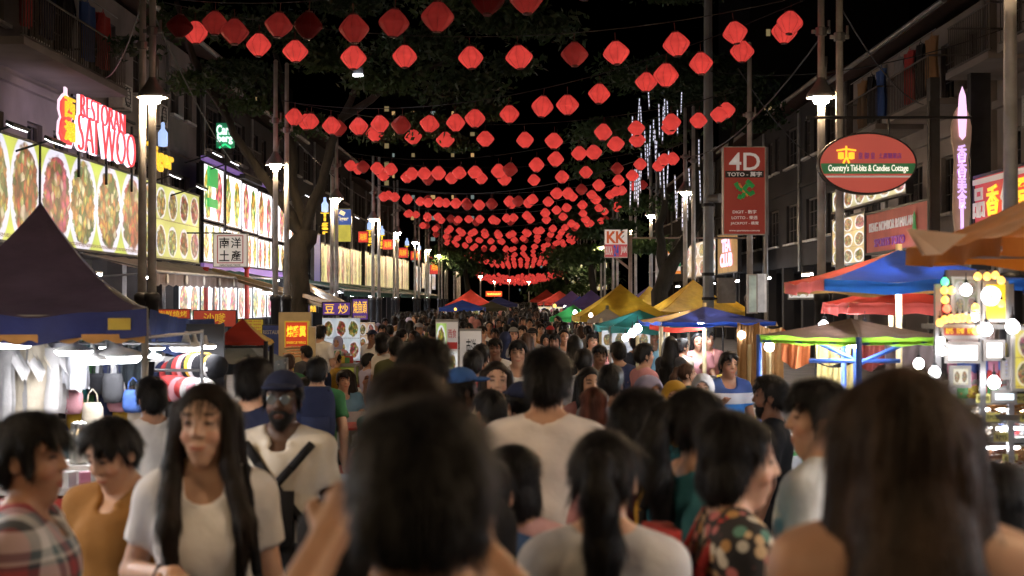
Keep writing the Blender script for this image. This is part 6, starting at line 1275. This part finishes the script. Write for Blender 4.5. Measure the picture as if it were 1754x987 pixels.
        if hair == 'longfront':
            Ri = lambda x, y, z: tuple(Rm@(np.array(H(x, y, z))-piv)+piv)
            for s, (z1, xo) in zip((-1, 1), ((1.14, .11), (1.10, .075))): q.cone(Ri(s*.080, .015, 1.64), Ri(s*.088, .04, 1.47), .022, .030, k=.02); q.cone(Ri(s*.088, .04, 1.47), H(s*(xo+.02), .125, 1.30), .030, .034, k=.02); q.cone(H(s*(xo+.02), .125, 1.30), H(s*xo, .15, z1), .034, .008, k=.02)
        V, Q = q.mesh(); V = folds(V, .0022, seed+3, .15); cr = Rm@(np.array(H(0, -.04, 1.73))-piv)+piv
        V, Q = strands(V, Q, (5200 if long_ else 3400) if detail else 500, .11 if long_ else .07 if hair in ('ponytail', 'bob') else .04, .004 if long_ else .006 if hair != 'short' else .010, .0016 if detail else .003, cr, seed, 2.0 if long_ else .8); out["hair"] = np_mesh(name+"_hair", V, Q, HM["black"])
    if hair == 'hijab':
        q = headgrid(1.12, st*1.1, -.26, .26, .26); q.ell(H(0, -.015, 1.612), (.098, .118, .112)); q.cone(H(0, -.01, 1.58), H(0, .0, 1.46), .095, .09, k=.04); q.ell(H(0, .09, 1.575), (.058, .09, .078), 'c', .012); q.T = None; q.cone(H(0, -.01, 1.46), H(0, .0, 1.28), .085, .185, sq=(1, 1.25, 1), k=.04); q.cut(H(0, 0, 1.22), (0, -.25, -1))
        V, Q = q.mesh(); out["headscarf"] = np_mesh(name+"_scarf", folds(V, .006, seed+3), Q, SM("lavender"))
    if hair == 'cap':
        q = headgrid(1.56, st, -.18, .26, .16); q.ell(H(0, -.014, 1.632), (.094, .112, .098)); q.cut(H(0, 0, 1.648), (0, .12, -1), True); br = headgrid(1.56, st, -.18, .26, .16); br.ell(H(0, .085, 1.655), (.078, .10, .016)); br.cut(H(0, .01, 1.6), (0, -1, 0), True); h = np.minimum(q.f, br.f); q.f = h; V, Q = q.mesh(); out["cap"] = np_mesh(name+"_cap", V, Q, SM("navy"))
    if beard:
        q = headgrid(1.44, st*.8); q.ell(H(0, .022, 1.548), (.062, .070, .080), k=.03); q.cone(H(0, .055, 1.484), H(0, .05, 1.51), .029, .036, k=.03); q.cut(H(0, .09, 1.548), (0, .35, 1), True); q.cut(H(0, -.02, 1.5), (0, -1, 0), True); q.ell(H(0, .09, 1.524), (.024, .03, .012), 'c', .006)
        V, Q = q.mesh(); out["beard"] = np_mesh(name+"_beard", V, Q, HM["black"])
    out["_h"] = 1.72+zo if not seat else 1.72+zo; return out
def person(P_, label, loc, rz, scale=1.0, skin=1, top=None, bottom=None, hair=None, group=None, scarf=None, cap=None, parts=None):
    """one person: the body is the thing, hair and clothes its children; P_ is a dict of meshes that copies may share"""
    o = tag(link("person", P_["body"], None, loc), label, "person", group); o.rotation_euler = (0, 0, rz); o.scale = (scale,)*3
    def ov(ob, m):
        if m is not None: ob.material_slots[0].link = 'OBJECT'; ob.material_slots[0].material = m
    ov(o, SK[skin] if isinstance(skin, int) else skin)
    mm = {"top": top, "trousers": bottom, "skirt": bottom, "hair": hair, "headscarf": scarf, "cap": cap, "beard": hair}
    for k, me in P_.items():
        if k in ("body", "_h"): continue
        if parts and k not in parts: continue
        c = link(k, me, o); ov(c, mm.get(k))
    return o
# ------------------------------------------------------------------ the people near the camera
def put(label, px, ptop, d, rz, spec, lean=0, hs=None, **kw):
    Pm = human("person", **spec) if isinstance(spec, dict) and "body" not in spec else spec
    h = Z(ptop, d)-gz(d); s = h/Pm["_h"] if hs is None else hs
    o = person(Pm, label, ((px-CX)/F*d, d, gz(d) if hs is None else Z(ptop, d)-hs*Pm["_h"]), rz, s, **kw); o.rotation_euler = (lean, 0, rz); return o
PI = math.pi; FD = dict(step=.015, fine=.0065)
def attach(root, name, label, cat, build, m):
    """a worn or held thing, built in the wearer's own frame and left at top level"""
    b = MB(); build(b); o = b.build(name, m, None, True); o.matrix_world = Matrix.LocRotScale(root.location, root.rotation_euler, root.scale); return tag(o, label, cat)
def strap_pts(s, z0=1.18): return [(s*.10, -.135, z0), (s*.115, -.125, 1.32), (s*.115, -.06, 1.445), (s*.115, .03, 1.425), (s*.115, .12, 1.33), (s*.13, .12, 1.20), (s*.165, .05, 1.10)]
def backpack(b, w=.28, h=.42, d=.16, z=1.02):
    b.grid(lambda u, v: (w/2*math.cos(2*PI*u)*abs(math.cos(2*PI*u))**-.35*(1-.25*(2*v-1)**4) if abs(math.cos(2*PI*u)) > 1e-3 else 0, -.145-d*.5+d*.5*math.sin(2*PI*u)*(1-.3*(2*v-1)**4), z+h*v), 24, 8)
    b.box((0, -.145-d*.5, z+h*.98), (w*.7, d*.6, .04)); b.box((0, -.145-d-.01, z+h*.3), (w*.7, .04, h*.4))
    for s in (-1, 1): b.path([Vector(p) for p in strap_pts(s)], .016, 6)

# A, B: the two dark heads in the middle
B_ = put("person from behind in a black tank top with thick black hair, closest to us", 722, 688, 1.85, .12, dict(sex='m', top='tank', nape=1.535, build_=.92, arms=(((.235, .10, 1.36), (.12, .30, 1.50)), ((.235, .10, 1.36), (.10, .30, 1.48))), hair='short', seed=1, yaw=-.08, pitch=-.14, sh_up=.03, neckline=.07, **FD), skin=1, top=SM("black"))
A_ = put("person with dark hair hidden behind the black tank top man's head", 700, 634, 3.3, .1, dict(sex='m', hair='short', top='tee', seed=2, yaw=.1, **FD), skin=1, top=SM("black"), hair=HM["dark brown"])
put("tall dark haired person seen from behind beyond the black tank top man", 727, 582, 5.3, -.45, dict(sex='m', hair='short', seed=3, **FD), skin=1, top=SM("navy"))
put("person from behind in a pale loose tee standing tall in the centre of the crowd", 937, 598, 5.6, -.1, dict(sex='m', hair='short', seed=4, hem=.80, **FD), skin=1, top=cloth("warm_white_cotton", (.68, .63, .61)))
E_ = put("person from behind with a long black ponytail and pale grey tee", 1036, 733, 3.5, -.12, dict(sex='f', hair='ponytail', seed=5, yaw=-.1, **FD), skin=0, top=cloth("light_grey_tee", (.52, .51, .52)))
F_ = put("person from behind with long straight brown hair and bare shoulders in a strappy top", 1546, 624, 2.25, -.08, dict(sex='f', hair='long', top='strappy', seed=6, sh_up=.05, **FD), skin=1, top=SM("beige"), hair=hair_mat("warm_brown_hair", (.050, .030, .020)))
floral = mat("floral_print_cloth", (.05, .045, .04), .85, noise=None)
def floral_nodes(m):
    nt = m.node_tree; b = nt.nodes["Principled BSDF"]; tc = nd(nt, "TexCoord"); v = nd(nt, "TexVoronoi"); v.inputs["Scale"].default_value = 25; nt.links.new(tc.outputs["Object"], v.inputs["Vector"]); rp = nd(nt, "ValToRGB"); e = rp.color_ramp.elements; e[0].color = (.50, .16, .16, 1); e[1].color = (.03, .16, .09, 1); rp.color_ramp.interpolation = 'CONSTANT'
    for p, c in ((.25, (.55, .40, .24, 1)), (.45, (.55, .52, .45, 1)), (.65, (.10, .24, .20, 1)), (.8, (.4, .22, .08, 1))): q = e.new(p); q.color = c
    sp_ = nd(nt, "SeparateXYZ"); nt.links.new(v.outputs["Color"], sp_.inputs[0]); nt.links.new(sp_.outputs[0], rp.inputs[0]); mr = nd(nt, "MapRange"); mr.inputs[1].default_value = .42; mr.inputs[2].default_value = .52; nt.links.new(v.outputs["Distance"], mr.inputs[0]); mx = nd(nt, "Mix", data_type='RGBA'); nt.links.new(mr.outputs[0], mx.inputs[0]); nt.links.new(rp.outputs[0], mx.inputs[6]); mx.inputs[7].default_value = (.02, .018, .02, 1); nt.links.new(mx.outputs[2], b.inputs["Base Color"])
floral_nodes(floral)
G_ = put("person in profile with a black bob and dark floral shirt wearing a red backpack strap", 1262, 708, 3.75, -1.5, dict(sex='f', hair='bob', top='tee', seed=7, pitch=-.1, arms=("down", "strap"), **FD), skin=0, top=floral)
attach(G_, "backpack", "red strapped dark backpack on the person in the floral shirt", "backpack", lambda b: backpack(b, .26, .38, .13), C_red)
H_ = put("person with tied black hair in a teal jacket turned toward the stalls", 1196, 662, 4.45, -1.0, dict(sex='f', hair='ponytail', top='long', seed=8, yaw=-.2, **FD), skin=1, top=cloth("teal_jacket", (.05, .22, .29)))
attach(H_, "bag_strap", "black bag strap over the shoulder of the teal jacket", "strap", lambda b: b.path([Vector((p[0]*1.12, p[1]*1.01, p[2])) for p in strap_pts(-1)], .016, 6), C_black); attach(H_, "strap_trim", "yellow edging along the black bag strap on the teal jacket", "strap", lambda b: b.path([Vector((p[0]*1.28, p[1]*1.03, p[2]+.01)) for p in strap_pts(-1)[:5]], .013, 6), SM("mustard"))
I_ = put("person from behind with neat short black hair turning aside, yellow and maroon backpack", 1091, 667, 4.9, -.5, dict(sex='m', hair='short', seed=9, yaw=-.3, **FD), skin=1, top=SM("dusty rose"))
attach(I_, "backpack", "maroon and yellow backpack between the ponytail and the teal jacket", "backpack", lambda b: backpack(b, .22, .34, .12, 1.05), SM("maroon"))
attach(I_, "backpack_pocket", "yellow front pocket of the maroon backpack", "pocket", lambda b: b.box((0, -.292, 1.15), (.15, .03, .13)), SM("mustard"))
J_ = put("person in a white shirt with black hair looking across toward the street", 1402, 650, 4.6, 1.05, dict(sex='m', hair='short', seed=10, top='shirt', yaw=.35, **FD), skin=1, top=cloth("cool_white_shirt", (.60, .63, .64)))
# left group
Lw = put("smiling person in a white tee with long black hair walking toward the viewer", 352, 655, 4.35, PI+.12, dict(sex='f', hair='longfront', top='tee', seed=11, arms=("down", "belly"), yaw=-.18, **FD), skin=0, hair=HM["dark brown"], top=cloth("bright_white_tee", (.74, .72, .72)), bottom=M_jean)
attach(Lw, "shoulder_bag", "black shoulder strap bag of the person in the white tee", "bag", lambda b: (b.path([Vector((-.14, -.10, 1.1)), Vector((-.13, -.06, 1.42)), Vector((-.125, .01, 1.455)), Vector((-.14, .10, 1.35)), Vector((-.165, .12, 1.15)), Vector((-.21, .04, .98))], .017, 6), b.box((-.25, -.04, .88), (.09, .24, .22))), C_black)
attach(Lw, "bracelet", "dark bracelet on the wrist of the person in the white tee", "bracelet", lambda b: b.lathe([(.027, -.012), (.034, -.012), (.034, .012), (.027, .012)], 14, (.125, .155, 1.155), ax=Matrix.Rotation(1.2, 3, 'Y')), M_dark)
plaid = mat("plaid_shirt_cloth", (.3, .28, .28), .85, noise=None)
def plaid_nodes(m):
    nt = m.node_tree; b = nt.nodes["Principled BSDF"]; tc = nd(nt, "TexCoord"); outs = []
    sp_ = nd(nt, "SeparateXYZ"); nt.links.new(tc.outputs["Object"], sp_.inputs[0])
    for ax, sc_, ph in ((0, 6.2, .1), (2, 5.6, .35)):
        a = nd(nt, "Math", operation='MULTIPLY'); a.inputs[1].default_value = sc_; nt.links.new(sp_.outputs[ax], a.inputs[0]); c = nd(nt, "Math", operation='ADD'); c.inputs[1].default_value = ph+5; nt.links.new(a.outputs[0], c.inputs[0]); f_ = nd(nt, "Math", operation='FRACT'); nt.links.new(c.outputs[0], f_.inputs[0])
        rp = nd(nt, "ValToRGB"); rp.color_ramp.interpolation = 'CONSTANT'; e = rp.color_ramp.elements; e[0].color = (.62, .62, .65, 1); e[1].position = .3; e[1].color = (.05, .055, .07, 1)
        for p, q in ((.5, (.30, .05, .06, 1)), (.72, (.06, .06, .08, 1)), (.8, (.55, .55, .57, 1)), (.86, (.12, .18, .22, 1))): z = e.new(p); z.color = q
        nt.links.new(f_.outputs[0], rp.inputs[0]); outs.append(rp.outputs[0])
    mx = nd(nt, "Mix", data_type='RGBA'); mx.inputs[0].default_value = .5; nt.links.new(outs[0], mx.inputs[6]); nt.links.new(outs[1], mx.inputs[7]); nt.links.new(mx.outputs[2], b.inputs["Base Color"])
plaid_nodes(plaid)
M_ = put("person in a plaid shirt in profile by the clothes stall's corner", 52, 708, 3.85, -1.05-PI*.12, dict(sex='m', hair='short', seed=12, top='shirt', yaw=-.2, **FD), skin=2, top=plaid)
N_ = put("person in a mustard brown shirt looking down, holding a green bottle", 206, 708, 4.75, PI-.35, dict(sex='m', hair='short', seed=13, pitch=-.42, yaw=-.1, top='shirt', arms=("down", "bottle"), **FD), skin=1, top=SM("brown"))
# the bottle in his hand
bt = thing("bottle", "green drink bottle with a white cap held by the person in the mustard brown shirt", "bottle", N_.matrix_world @ Vector((0, 0, 0)))
bpy.context.view_layer.update(); hp = N_.matrix_world @ Vector((.175, .285, 1.115)); bt.location = hp-Vector((0, 0, .02))
b = MB(); b.lathe([(0, -.08), (.03, -.078), (.032, -.02), (.030, .04), (.014, .085), (.013, .1), (0, .1)], 16); b.build("flask", mat("green_bottle", (.03, .30, .10), .15, spec=.6), bt, True); b = MB(); b.lathe([(.016, .1), (.017, .125), (0, .127)], 12); b.build("cap", M_white_paint, bt, True)
O_ = put("bearded person in navy cap, spectacles, ivory open collar shirt and black sling", 484, 637, 6.3, PI-.05, dict(sex='m', hair='cap', seed=14, top='shirt', beard=True, **FD), skin=4, top=cloth("ivory_shirt", (.62, .58, .52)), cap=SM("navy"))
attach(O_, "sling_bag", "black sling bag and straps across the ivory shirt", "bag", lambda b: (b.path([Vector((.15, .08, 1.40)), Vector((.08, .14, 1.32)), Vector((-.02, .17, 1.2)), Vector((-.13, .14, 1.05))], .022, 6), b.path([Vector((-.15, .08, 1.40)), Vector((-.07, .15, 1.3)), Vector((.02, .17, 1.2)), Vector((.15, .12, 1.05))], .022, 6), b.box((.0, .175, 1.08), (.17, .06, .24))), C_black)
attach(O_, "spectacles", "round spectacles catching light on the bearded person", "glasses", lambda b: [b.lathe([(.019, -.002), (.022, -.002), (.022, .002), (.019, .002)], 14, (s*.031, .092, 1.600), ax=Matrix.Rotation(PI/2, 3, 'X')) for s in (-1, 1)]+[b.lathe([(0, 0), (.019, 0)], 14, (s*.031, .092, 1.600), ax=Matrix.Rotation(PI/2, 3, 'X')) for s in (-1, 1)]+[b.tube((s*.052, .09, 1.602), (s*.078, -.01, 1.60), .002, n=4) for s in (-1, 1)]+[b.tube((-.009, .093, 1.602), (.009, .093, 1.602), .002, n=4)], mat("spectacle_glass", (.30, .34, .36), .05, .6))
put("person from behind in a navy tee standing before the grey stall roof", 433, 613, 7.9, -.2, dict(sex='m', hair='short', seed=15, **FD), skin=1, top=SM("navy"))
put("person from behind in a white tee with small print at the clothes stall", 260, 648, 8.7, .55, dict(sex='m', hair='short', seed=16, **FD), skin=2, top=SM("white"), bottom=M_khaki)
put("dark skinned person in a bright blue cap in profile in mid crowd", 792, 631, 8.6, -1.0, dict(sex='m', hair='cap', seed=17, **FD), skin=4, top=SM("olive"), cap=SM("blue"))
kid = put("child with black hair in a pink tee with a hand on the shoulder", 880, 763, 4.35, -.1, dict(sex='f', hair='bob', seed=18, **FD), skin=0, top=cloth("rose_tee", (.58, .36, .38)))
attach(kid, "shoulder_bag", "dark studded strap bag on the child in the pink tee", "bag", lambda b: (b.path([Vector((-.1, -.135, 1.2)), Vector((-.09, -.06, 1.43)), Vector((-.09, .05, 1.40))], .022, 6), b.box((-.12, -.16, 1.12), (.08, .05, .14))), C_black)
put("person in blue denim reaching an arm to the child in pink", 838, 782, 4.2, -.2, dict(sex='f', hair='ponytail', seed=19, top='tee', arms=("down", ((.34, -.02, 1.25), (.50, .16, 1.27))), **FD), skin=1, top=cloth("denim_blouse", (.045, .09, .20)))
put("person in a dusty pink blouse beyond the long brown hair", 1692, 792, 3.6, .2, dict(sex='f', hair='bob', seed=20, arms=("belly", "belly"), **FD), skin=0, top=cloth("bright_pink_blouse", (.55, .20, .27)))
put("person in black at the picture's corner below the food shelves", 1765, 815, 4.0, 1.2, dict(sex='m', hair='short', seed=21, **FD), skin=1, top=SM("black"))

# ------------------------------------------------------------------ shared figures for the middle and far crowd
MD = dict(step=.021, fine=.0105, detail=False)
PR = {"short": human("person", sex='m', hair='short', seed=30, arms=("swing_f", "swing_b"), **MD), "short_still": human("person", sex='m', hair='short', seed=31, arms=("down", "phone"), stride=.02, yaw=.25, **MD), "long": human("person", sex='f', hair='long', seed=32, arms=("swing_f", "strap"), **MD),
      "ponytail": human("person", sex='f', hair='ponytail', seed=33, arms=("strap", "swing_b"), yaw=-.3, **MD), "bob": human("person", sex='f', hair='bob', seed=34, arms=("down", "belly"), stride=.03, **MD), "cap": human("person", sex='m', hair='cap', seed=35, yaw=.2, arms=("down", "down"), **MD),
      "hijab": human("person", sex='f', hair='hijab', seed=36, top='long', arms=("belly", "down"), bottom='skirt', **MD), "seat_short": human("person", sex='m', hair='short', seed=37, seat=True, arms=("table", "table"), **MD), "seat_long": human("person", sex='f', hair='long', seed=38, seat=True, arms=("table", "face"), pitch=-.2, **MD), "seat_bald": human("person", sex='m', hair='bald', seed=39, seat=True, arms=("table", "belly"), yaw=.4, **MD), "beard": human("person", sex='m', hair='short', beard=True, seed=40, arms=("down", "down"), stride=.02, **MD), "face": human("person", sex='f', hair='longfront', seed=41, arms=("down", "phone"), **MD)}
occ = np.zeros((494, 877), np.float32)        # which parts of the picture the nearer people already cover (half photo pixels)
def box_of(px, top, d, s=1.0, w=.40):
    k = F/d/2; return int(px/2-w*.5*s*k), int(px/2+w*.5*s*k), int(top/2), int(px/2-.085*s*k), int(px/2+.085*s*k), int(top/2+.24*s*k)
def cover(px, top, d, s=1.0):
    a, b, t, ha, hb, ch = box_of(px, top, d, s); occ[max(t, 0):max(ch, 0), max(ha, 0):max(hb, 0)] = 1; occ[max(ch, 0):, max(a, 0):max(b, 0)] = 1
def seen(px, top, d, s=1.0):
    a, b, t, ha, hb, ch = box_of(px, top, d, s); r = occ[max(t, 0):max(ch, t+1), max(ha, 0):max(hb, ha+1)]; return 0 if r.size == 0 else 1-r.mean()
for o in [x for x in COL.objects if x.name.startswith("person")]:
    d = o.location.y; cover(CX+o.location.x*F/d, CY-(o.location.z+1.72*o.scale.z-CAMZ)*F/d, d, 1.0)
def mid(label, proto, px, ptop, d, rz, **kw):
    Pm = PR[proto]; h = Z(ptop, d)-gz(d); s = min(max(h/Pm["_h"], .80), 1.12); cover(px, ptop, d, s)
    return person(Pm, label, ((px-CX)/F*d, d, gz(d)), rz, s, **kw)
aw = 0.0; tw = PI
K_ = mid("bearded person in a black tee with white shoulder stripes before the stalls", "beard", 1318, 643, 8.6, 1.1+.2, skin=3, top=SM("black"))
b = MB(); 
for k in range(3): b.box((-.235, -.03+.022*k, 1.34), (.02, .008, .15), (0, -.5, 0))
b.build("sleeve_stripe", M_white_paint, K_)["kind"] = "stuff"
mid("person facing the viewer in a plain white tee deep in the crowd", "short", 887, 583, 14.8, tw, skin=1, top=SM("white")); mid("smiling person with long dark hair facing the viewer in a cream top", "face", 850, 618, 9.5, tw+.1, skin=0, top=SM("cream"), hair=HM["dark brown"])
mid("person in a navy cap with a pale emblem ahead of the tall pale tee", "cap", 893, 655, 8.0, .2, skin=1, top=SM("dusty rose"), cap=SM("navy")); mid("short person with round black hair beside the blue cap", "short_still", 840, 668, 7.8, .3, skin=2, top=SM("charcoal"))
mid("person from behind with reddish brown hair past the tall pale tee", "bob", 1016, 664, 8.6, .1, skin=1, top=SM("maroon"), hair=HM["reddish brown"]); mid("person from behind in a grey tee near the lavender headscarf", "short", 1046, 625, 10.2, -.2, skin=2, top=SM("grey"))
mid("person in a lavender headscarf in mid crowd", "hijab", 1112, 643, 10.4, tw+.6, skin=2, top=SM("charcoal"), scarf=SM("lavender")); mid("person in a yellow and black headscarf with a teal dress facing the viewer", "hijab", 1155, 652, 10.2, tw-.1, skin=1, top=SM("teal"), scarf=SM("mustard")); mid("person in a pale grey headscarf near the stool stalls", "hijab", 1203, 640, 12.0, tw-.2, skin=1, top=SM("charcoal"), scarf=SM("pale grey"))
stripe = mat("blue_banded_shirt", (.03, .08, .26), .8, noise=None); nt = stripe.node_tree; tc = nd(nt, "TexCoord"); sp_ = nd(nt, "SeparateXYZ"); nt.links.new(tc.outputs["Object"], sp_.inputs[0]); rp = nd(nt, "ValToRGB"); rp.color_ramp.interpolation = 'CONSTANT'; e = rp.color_ramp.elements; e[0].color = (.04, .2, .55, 1); e[1].position = .60; e[1].color = (.60, .60, .64, 1); q = e.new(.75); q.color = (.025, .06, .20, 1)
mr = nd(nt, "MapRange"); mr.inputs[1].default_value = .8; mr.inputs[2].default_value = 1.5; nt.links.new(sp_.outputs[2], mr.inputs[0]); nt.links.new(mr.outputs[0], rp.inputs[0]); nt.links.new(rp.outputs[0], nt.nodes["Principled BSDF"].inputs["Base Color"])
mid("standing person in a blue shirt with a white band across the chest", "short_still", 1247, 603, 14.2, tw+.1, skin=2, top=stripe); mid("person in a pink tee in profile by the cream poles", "short", 1104, 588, 15.5, -1.2, skin=1, top=SM("pink")); mid("person raising a phone in sunglasses in mid street", "face", 1010, 628, 10.8, tw+.3, skin=1, top=SM("dusty rose")); mid("person with brown hair in dark green at the red stools", "ponytail", 1178, 622, 15.0, -1.3, skin=0, top=SM("teal"), hair=HM["brown"])
mid("cook in a pink apron with long hair behind the crates", "long", 1196, 570, 20.9, tw, skin=1, top=SM("pink")); mid("cook in a pink apron with black sleeves behind the crates", "short_still", 1212, 567, 21.0, tw, skin=1, top=SM("dusty rose")); mid("person in a pale shirt stooping at the stall with crates", "short", 1168, 580, 20.6, -1.0, skin=2, top=SM("cream")); mid("person in a pale blue vest by the white lit display stall", "short_still", 1118, 560, 22.4, tw, skin=2, top=SM("sky blue"))
mid("person in a white tee reaching at the drinks stall", "short_still", 549, 557, 24, -.5, skin=1, top=SM("white"), bottom=M_jean); mid("person in a grey apron bending over the skewer stall", "short_still", 524, 592, 21.6, .8, skin=2, top=SM("charcoal")); mid("person with a navy backpack over a green tee among the diners", "short", 543, 612, 12.2, .1, skin=1, top=SM("green"))
bp_ = attach(bpy.data.objects[COL.objects[-1].name].parent or COL.objects[-1], "backpack", "navy and black backpack with yellow piping over the green tee", "backpack", lambda b: backpack(b, .32, .46, .17), SM("navy"))
mid("person from behind in an olive shirt standing amid the tables", "short", 677, 577, 17.0, .3, skin=1, top=SM("olive"), bottom=M_khaki); mid("person in a white tee bending to a table under the awnings", "bob", 659, 570, 18.5, -.9, skin=1, top=SM("white")); mid("person in white from behind at the tall menu stand", "short", 741, 556, 25, .5, skin=1, top=SM("white"))
mid("person wearing a red backpack over a white shirt", "short", 811, 600, 13.0, .0, skin=1, top=SM("white")); attach(bpy.data.objects[COL.objects[-1].name].parent, "backpack", "red backpack on the white shirted person in mid crowd", "backpack", lambda b: backpack(b, .28, .42, .15), C_red)
mid("person in an orange tee near the white menu stand", "short", 824, 590, 15.5, -.2, skin=2, top=SM("orange")); mid("person in pale grey wearing black shoulder straps beside the white tee", "short", 1000, 598, 14.0, .0, skin=1, top=SM("pale grey"))
# diners at the tables
names = ["short", "long", "bald"]; tone = list(SHIRT); r = random.Random(5); n = 0
for (x, y, rz, ti, ci) in CHAIRS:
    if r.random() < .12 or y > 40: continue
    pr = ["seat_short", "seat_long", "seat_short", "seat_bald", "seat_long"][r.randrange(5)]; c = tone[(n*7+3) % len(tone)]; h = ["black", "dark brown"][r.randrange(2)]
    o = person(PR[pr], f"{'bald' if 'bald' in pr else 'long-haired' if 'long' in pr else 'short-haired'} diner in {c}, {['far street', 'far shop', 'near shop', 'near street'][ci]} corner of {ordn(ti)} dining table", (x, y, gz(y)), rz, r.uniform(.96, 1.06), r.choice((0, 1, 1, 2, 2, 3)), SM(c), [M_jean, M_trou, M_khaki][r.randrange(3)], HM[h], "diners at the tables"); n += 1
    d = y; cover(CX+x*F/d, CY-(gz(d)+1.30-CAMZ)*F/d, d)
# the walking crowd
zone = ["by blue-red parasol", "by navy parasol", "by white display", "by big yellow tent", "by rear tents", "by purple tents", "by far red tents"]
lat = ["beside dining tables", "billboard half", "mid street", "stall half"]
used = set(); n = 0; r = random.Random(21); keys = ["short", "short", "short_still", "long", "ponytail", "bob", "cap", "hijab", "face", "short"]
hw = {"short": "short hair", "short_still": "phone up", "long": "long loose hair", "ponytail": "a ponytail", "bob": "a bob", "cap": "a cap", "hijab": "a headscarf", "face": "long hair in front"}
d = 8.2; placed = []
weights = ["black"]*4+["white"]*12+["charcoal"]*3+["navy"]*3+["grey"]*2+["pale grey"]*2+tone
while d < 62 and n < 245:
    d += .05 if d < 30 else .06
    for _ in range(2):
        x = r.uniform(-3.3 if d < 22 else -3.9, 2.0 if d < 14 else 2.3 if d < 24 else 2.9)
        if d < 26 and x < -1.15 and r.random() < .95: continue
        if any((x-a)**2*1.6+(d-b)**2 < .36 for a, b in placed[-60:]): continue
        s = r.uniform(.90, 1.06); px = CX+x*F/d; top = CY-(gz(d)+1.72*s-CAMZ)*F/d; v = seen(px, top, d)
        if 738 < px < 832 and d < 21.5 and top < 604: continue
        if v < (.97 if d < 15 else .85 if d < 22 else .6 if d < 32 else .35): continue
        pr = r.choice(keys); away = r.random() < .52; zi = min(int((d-8)/7), 6); li = 0 if x < -1.3 else 1 if x < -.2 else 2 if x < .9 else 3
        for _t in range(30):
            c = r.choice(weights); hc = r.choice(["black", "black", "black", "dark brown", "brown"]) ; key = (zi, li, c, pr, away)
            if key not in used: break
            pr = r.choice(keys)
        used.add(key); occ_lab = f"{'leaving' if away else 'facing us'} in {c}, {hw[pr]}, {zone[zi]}, {lat[li]}"
        tall = r.choice(SK[:4]); rz = (0 if away else PI)+r.uniform(-.55, .55)
        person(PR[pr], "person "+occ_lab, (x, d, gz(d)), rz, s, SK.index(tall), SM(c), [M_jean, M_trou, M_khaki][r.randrange(3)], HM[hc], "people walking in the street", SM(r.choice(["lavender", "pale grey", "black", "dusty rose", "navy"])), SM(r.choice(["navy", "black", "red", "grey"]))); cover(px, top, d, s); placed.append((x, d)); n += 1
# farther still the crowd reads as one mass
cb = MB(); r = random.Random(9); cm = [SM(c) for c in ("black", "navy", "white", "pale grey", "red", "beige", "white")]; hm = HM["black"]; skm = SK[2]
bpts = [(0, .14, .06), (.55, .15, .09), (.95, .17, .10), (1.25, .20, .11), (1.42, .17, .09), (1.48, .05, .05)]
hpts = [(1.46, .05, .055), (1.53, .062, .075), (1.62, .08, .095), (1.70, .06, .07), (1.74, .02, .02)]
for i in range(1100):
    d = 44+r.random()**1.2*90; x = r.uniform(-4.2, 3.3); s = r.uniform(.9, 1.05); mi = r.randrange(7); a = r.uniform(-.5, .5); z0 = gz(d)
    for pts, m_ in ((bpts, mi), (hpts, 7 if r.random() < .6 else 8)):
        nn = 6; v = []; 
        for z, rx, ry in pts:
            for k in range(nn):
                t = 2*PI*k/nn; X, Y = rx*math.cos(t), ry*math.sin(t); v.append((x+s*(X*math.cos(a)-Y*math.sin(a)), d+s*(X*math.sin(a)+Y*math.cos(a)), z0+s*z))
        L_ = len(pts); cb.add(v, [(j*nn+k, j*nn+(k+1) % nn, (j+1)*nn+(k+1) % nn, (j+1)*nn+k) for j in range(L_-1) for k in range(nn)]+[tuple((L_-1)*nn+k for k in range(nn))], m_)
o = cb.build("crowd", cm+[hm, skm], None, True); tag(o, "dense far crowd filling the street beyond the tents", "crowd"); o["kind"] = "stuff"
print("people", n)
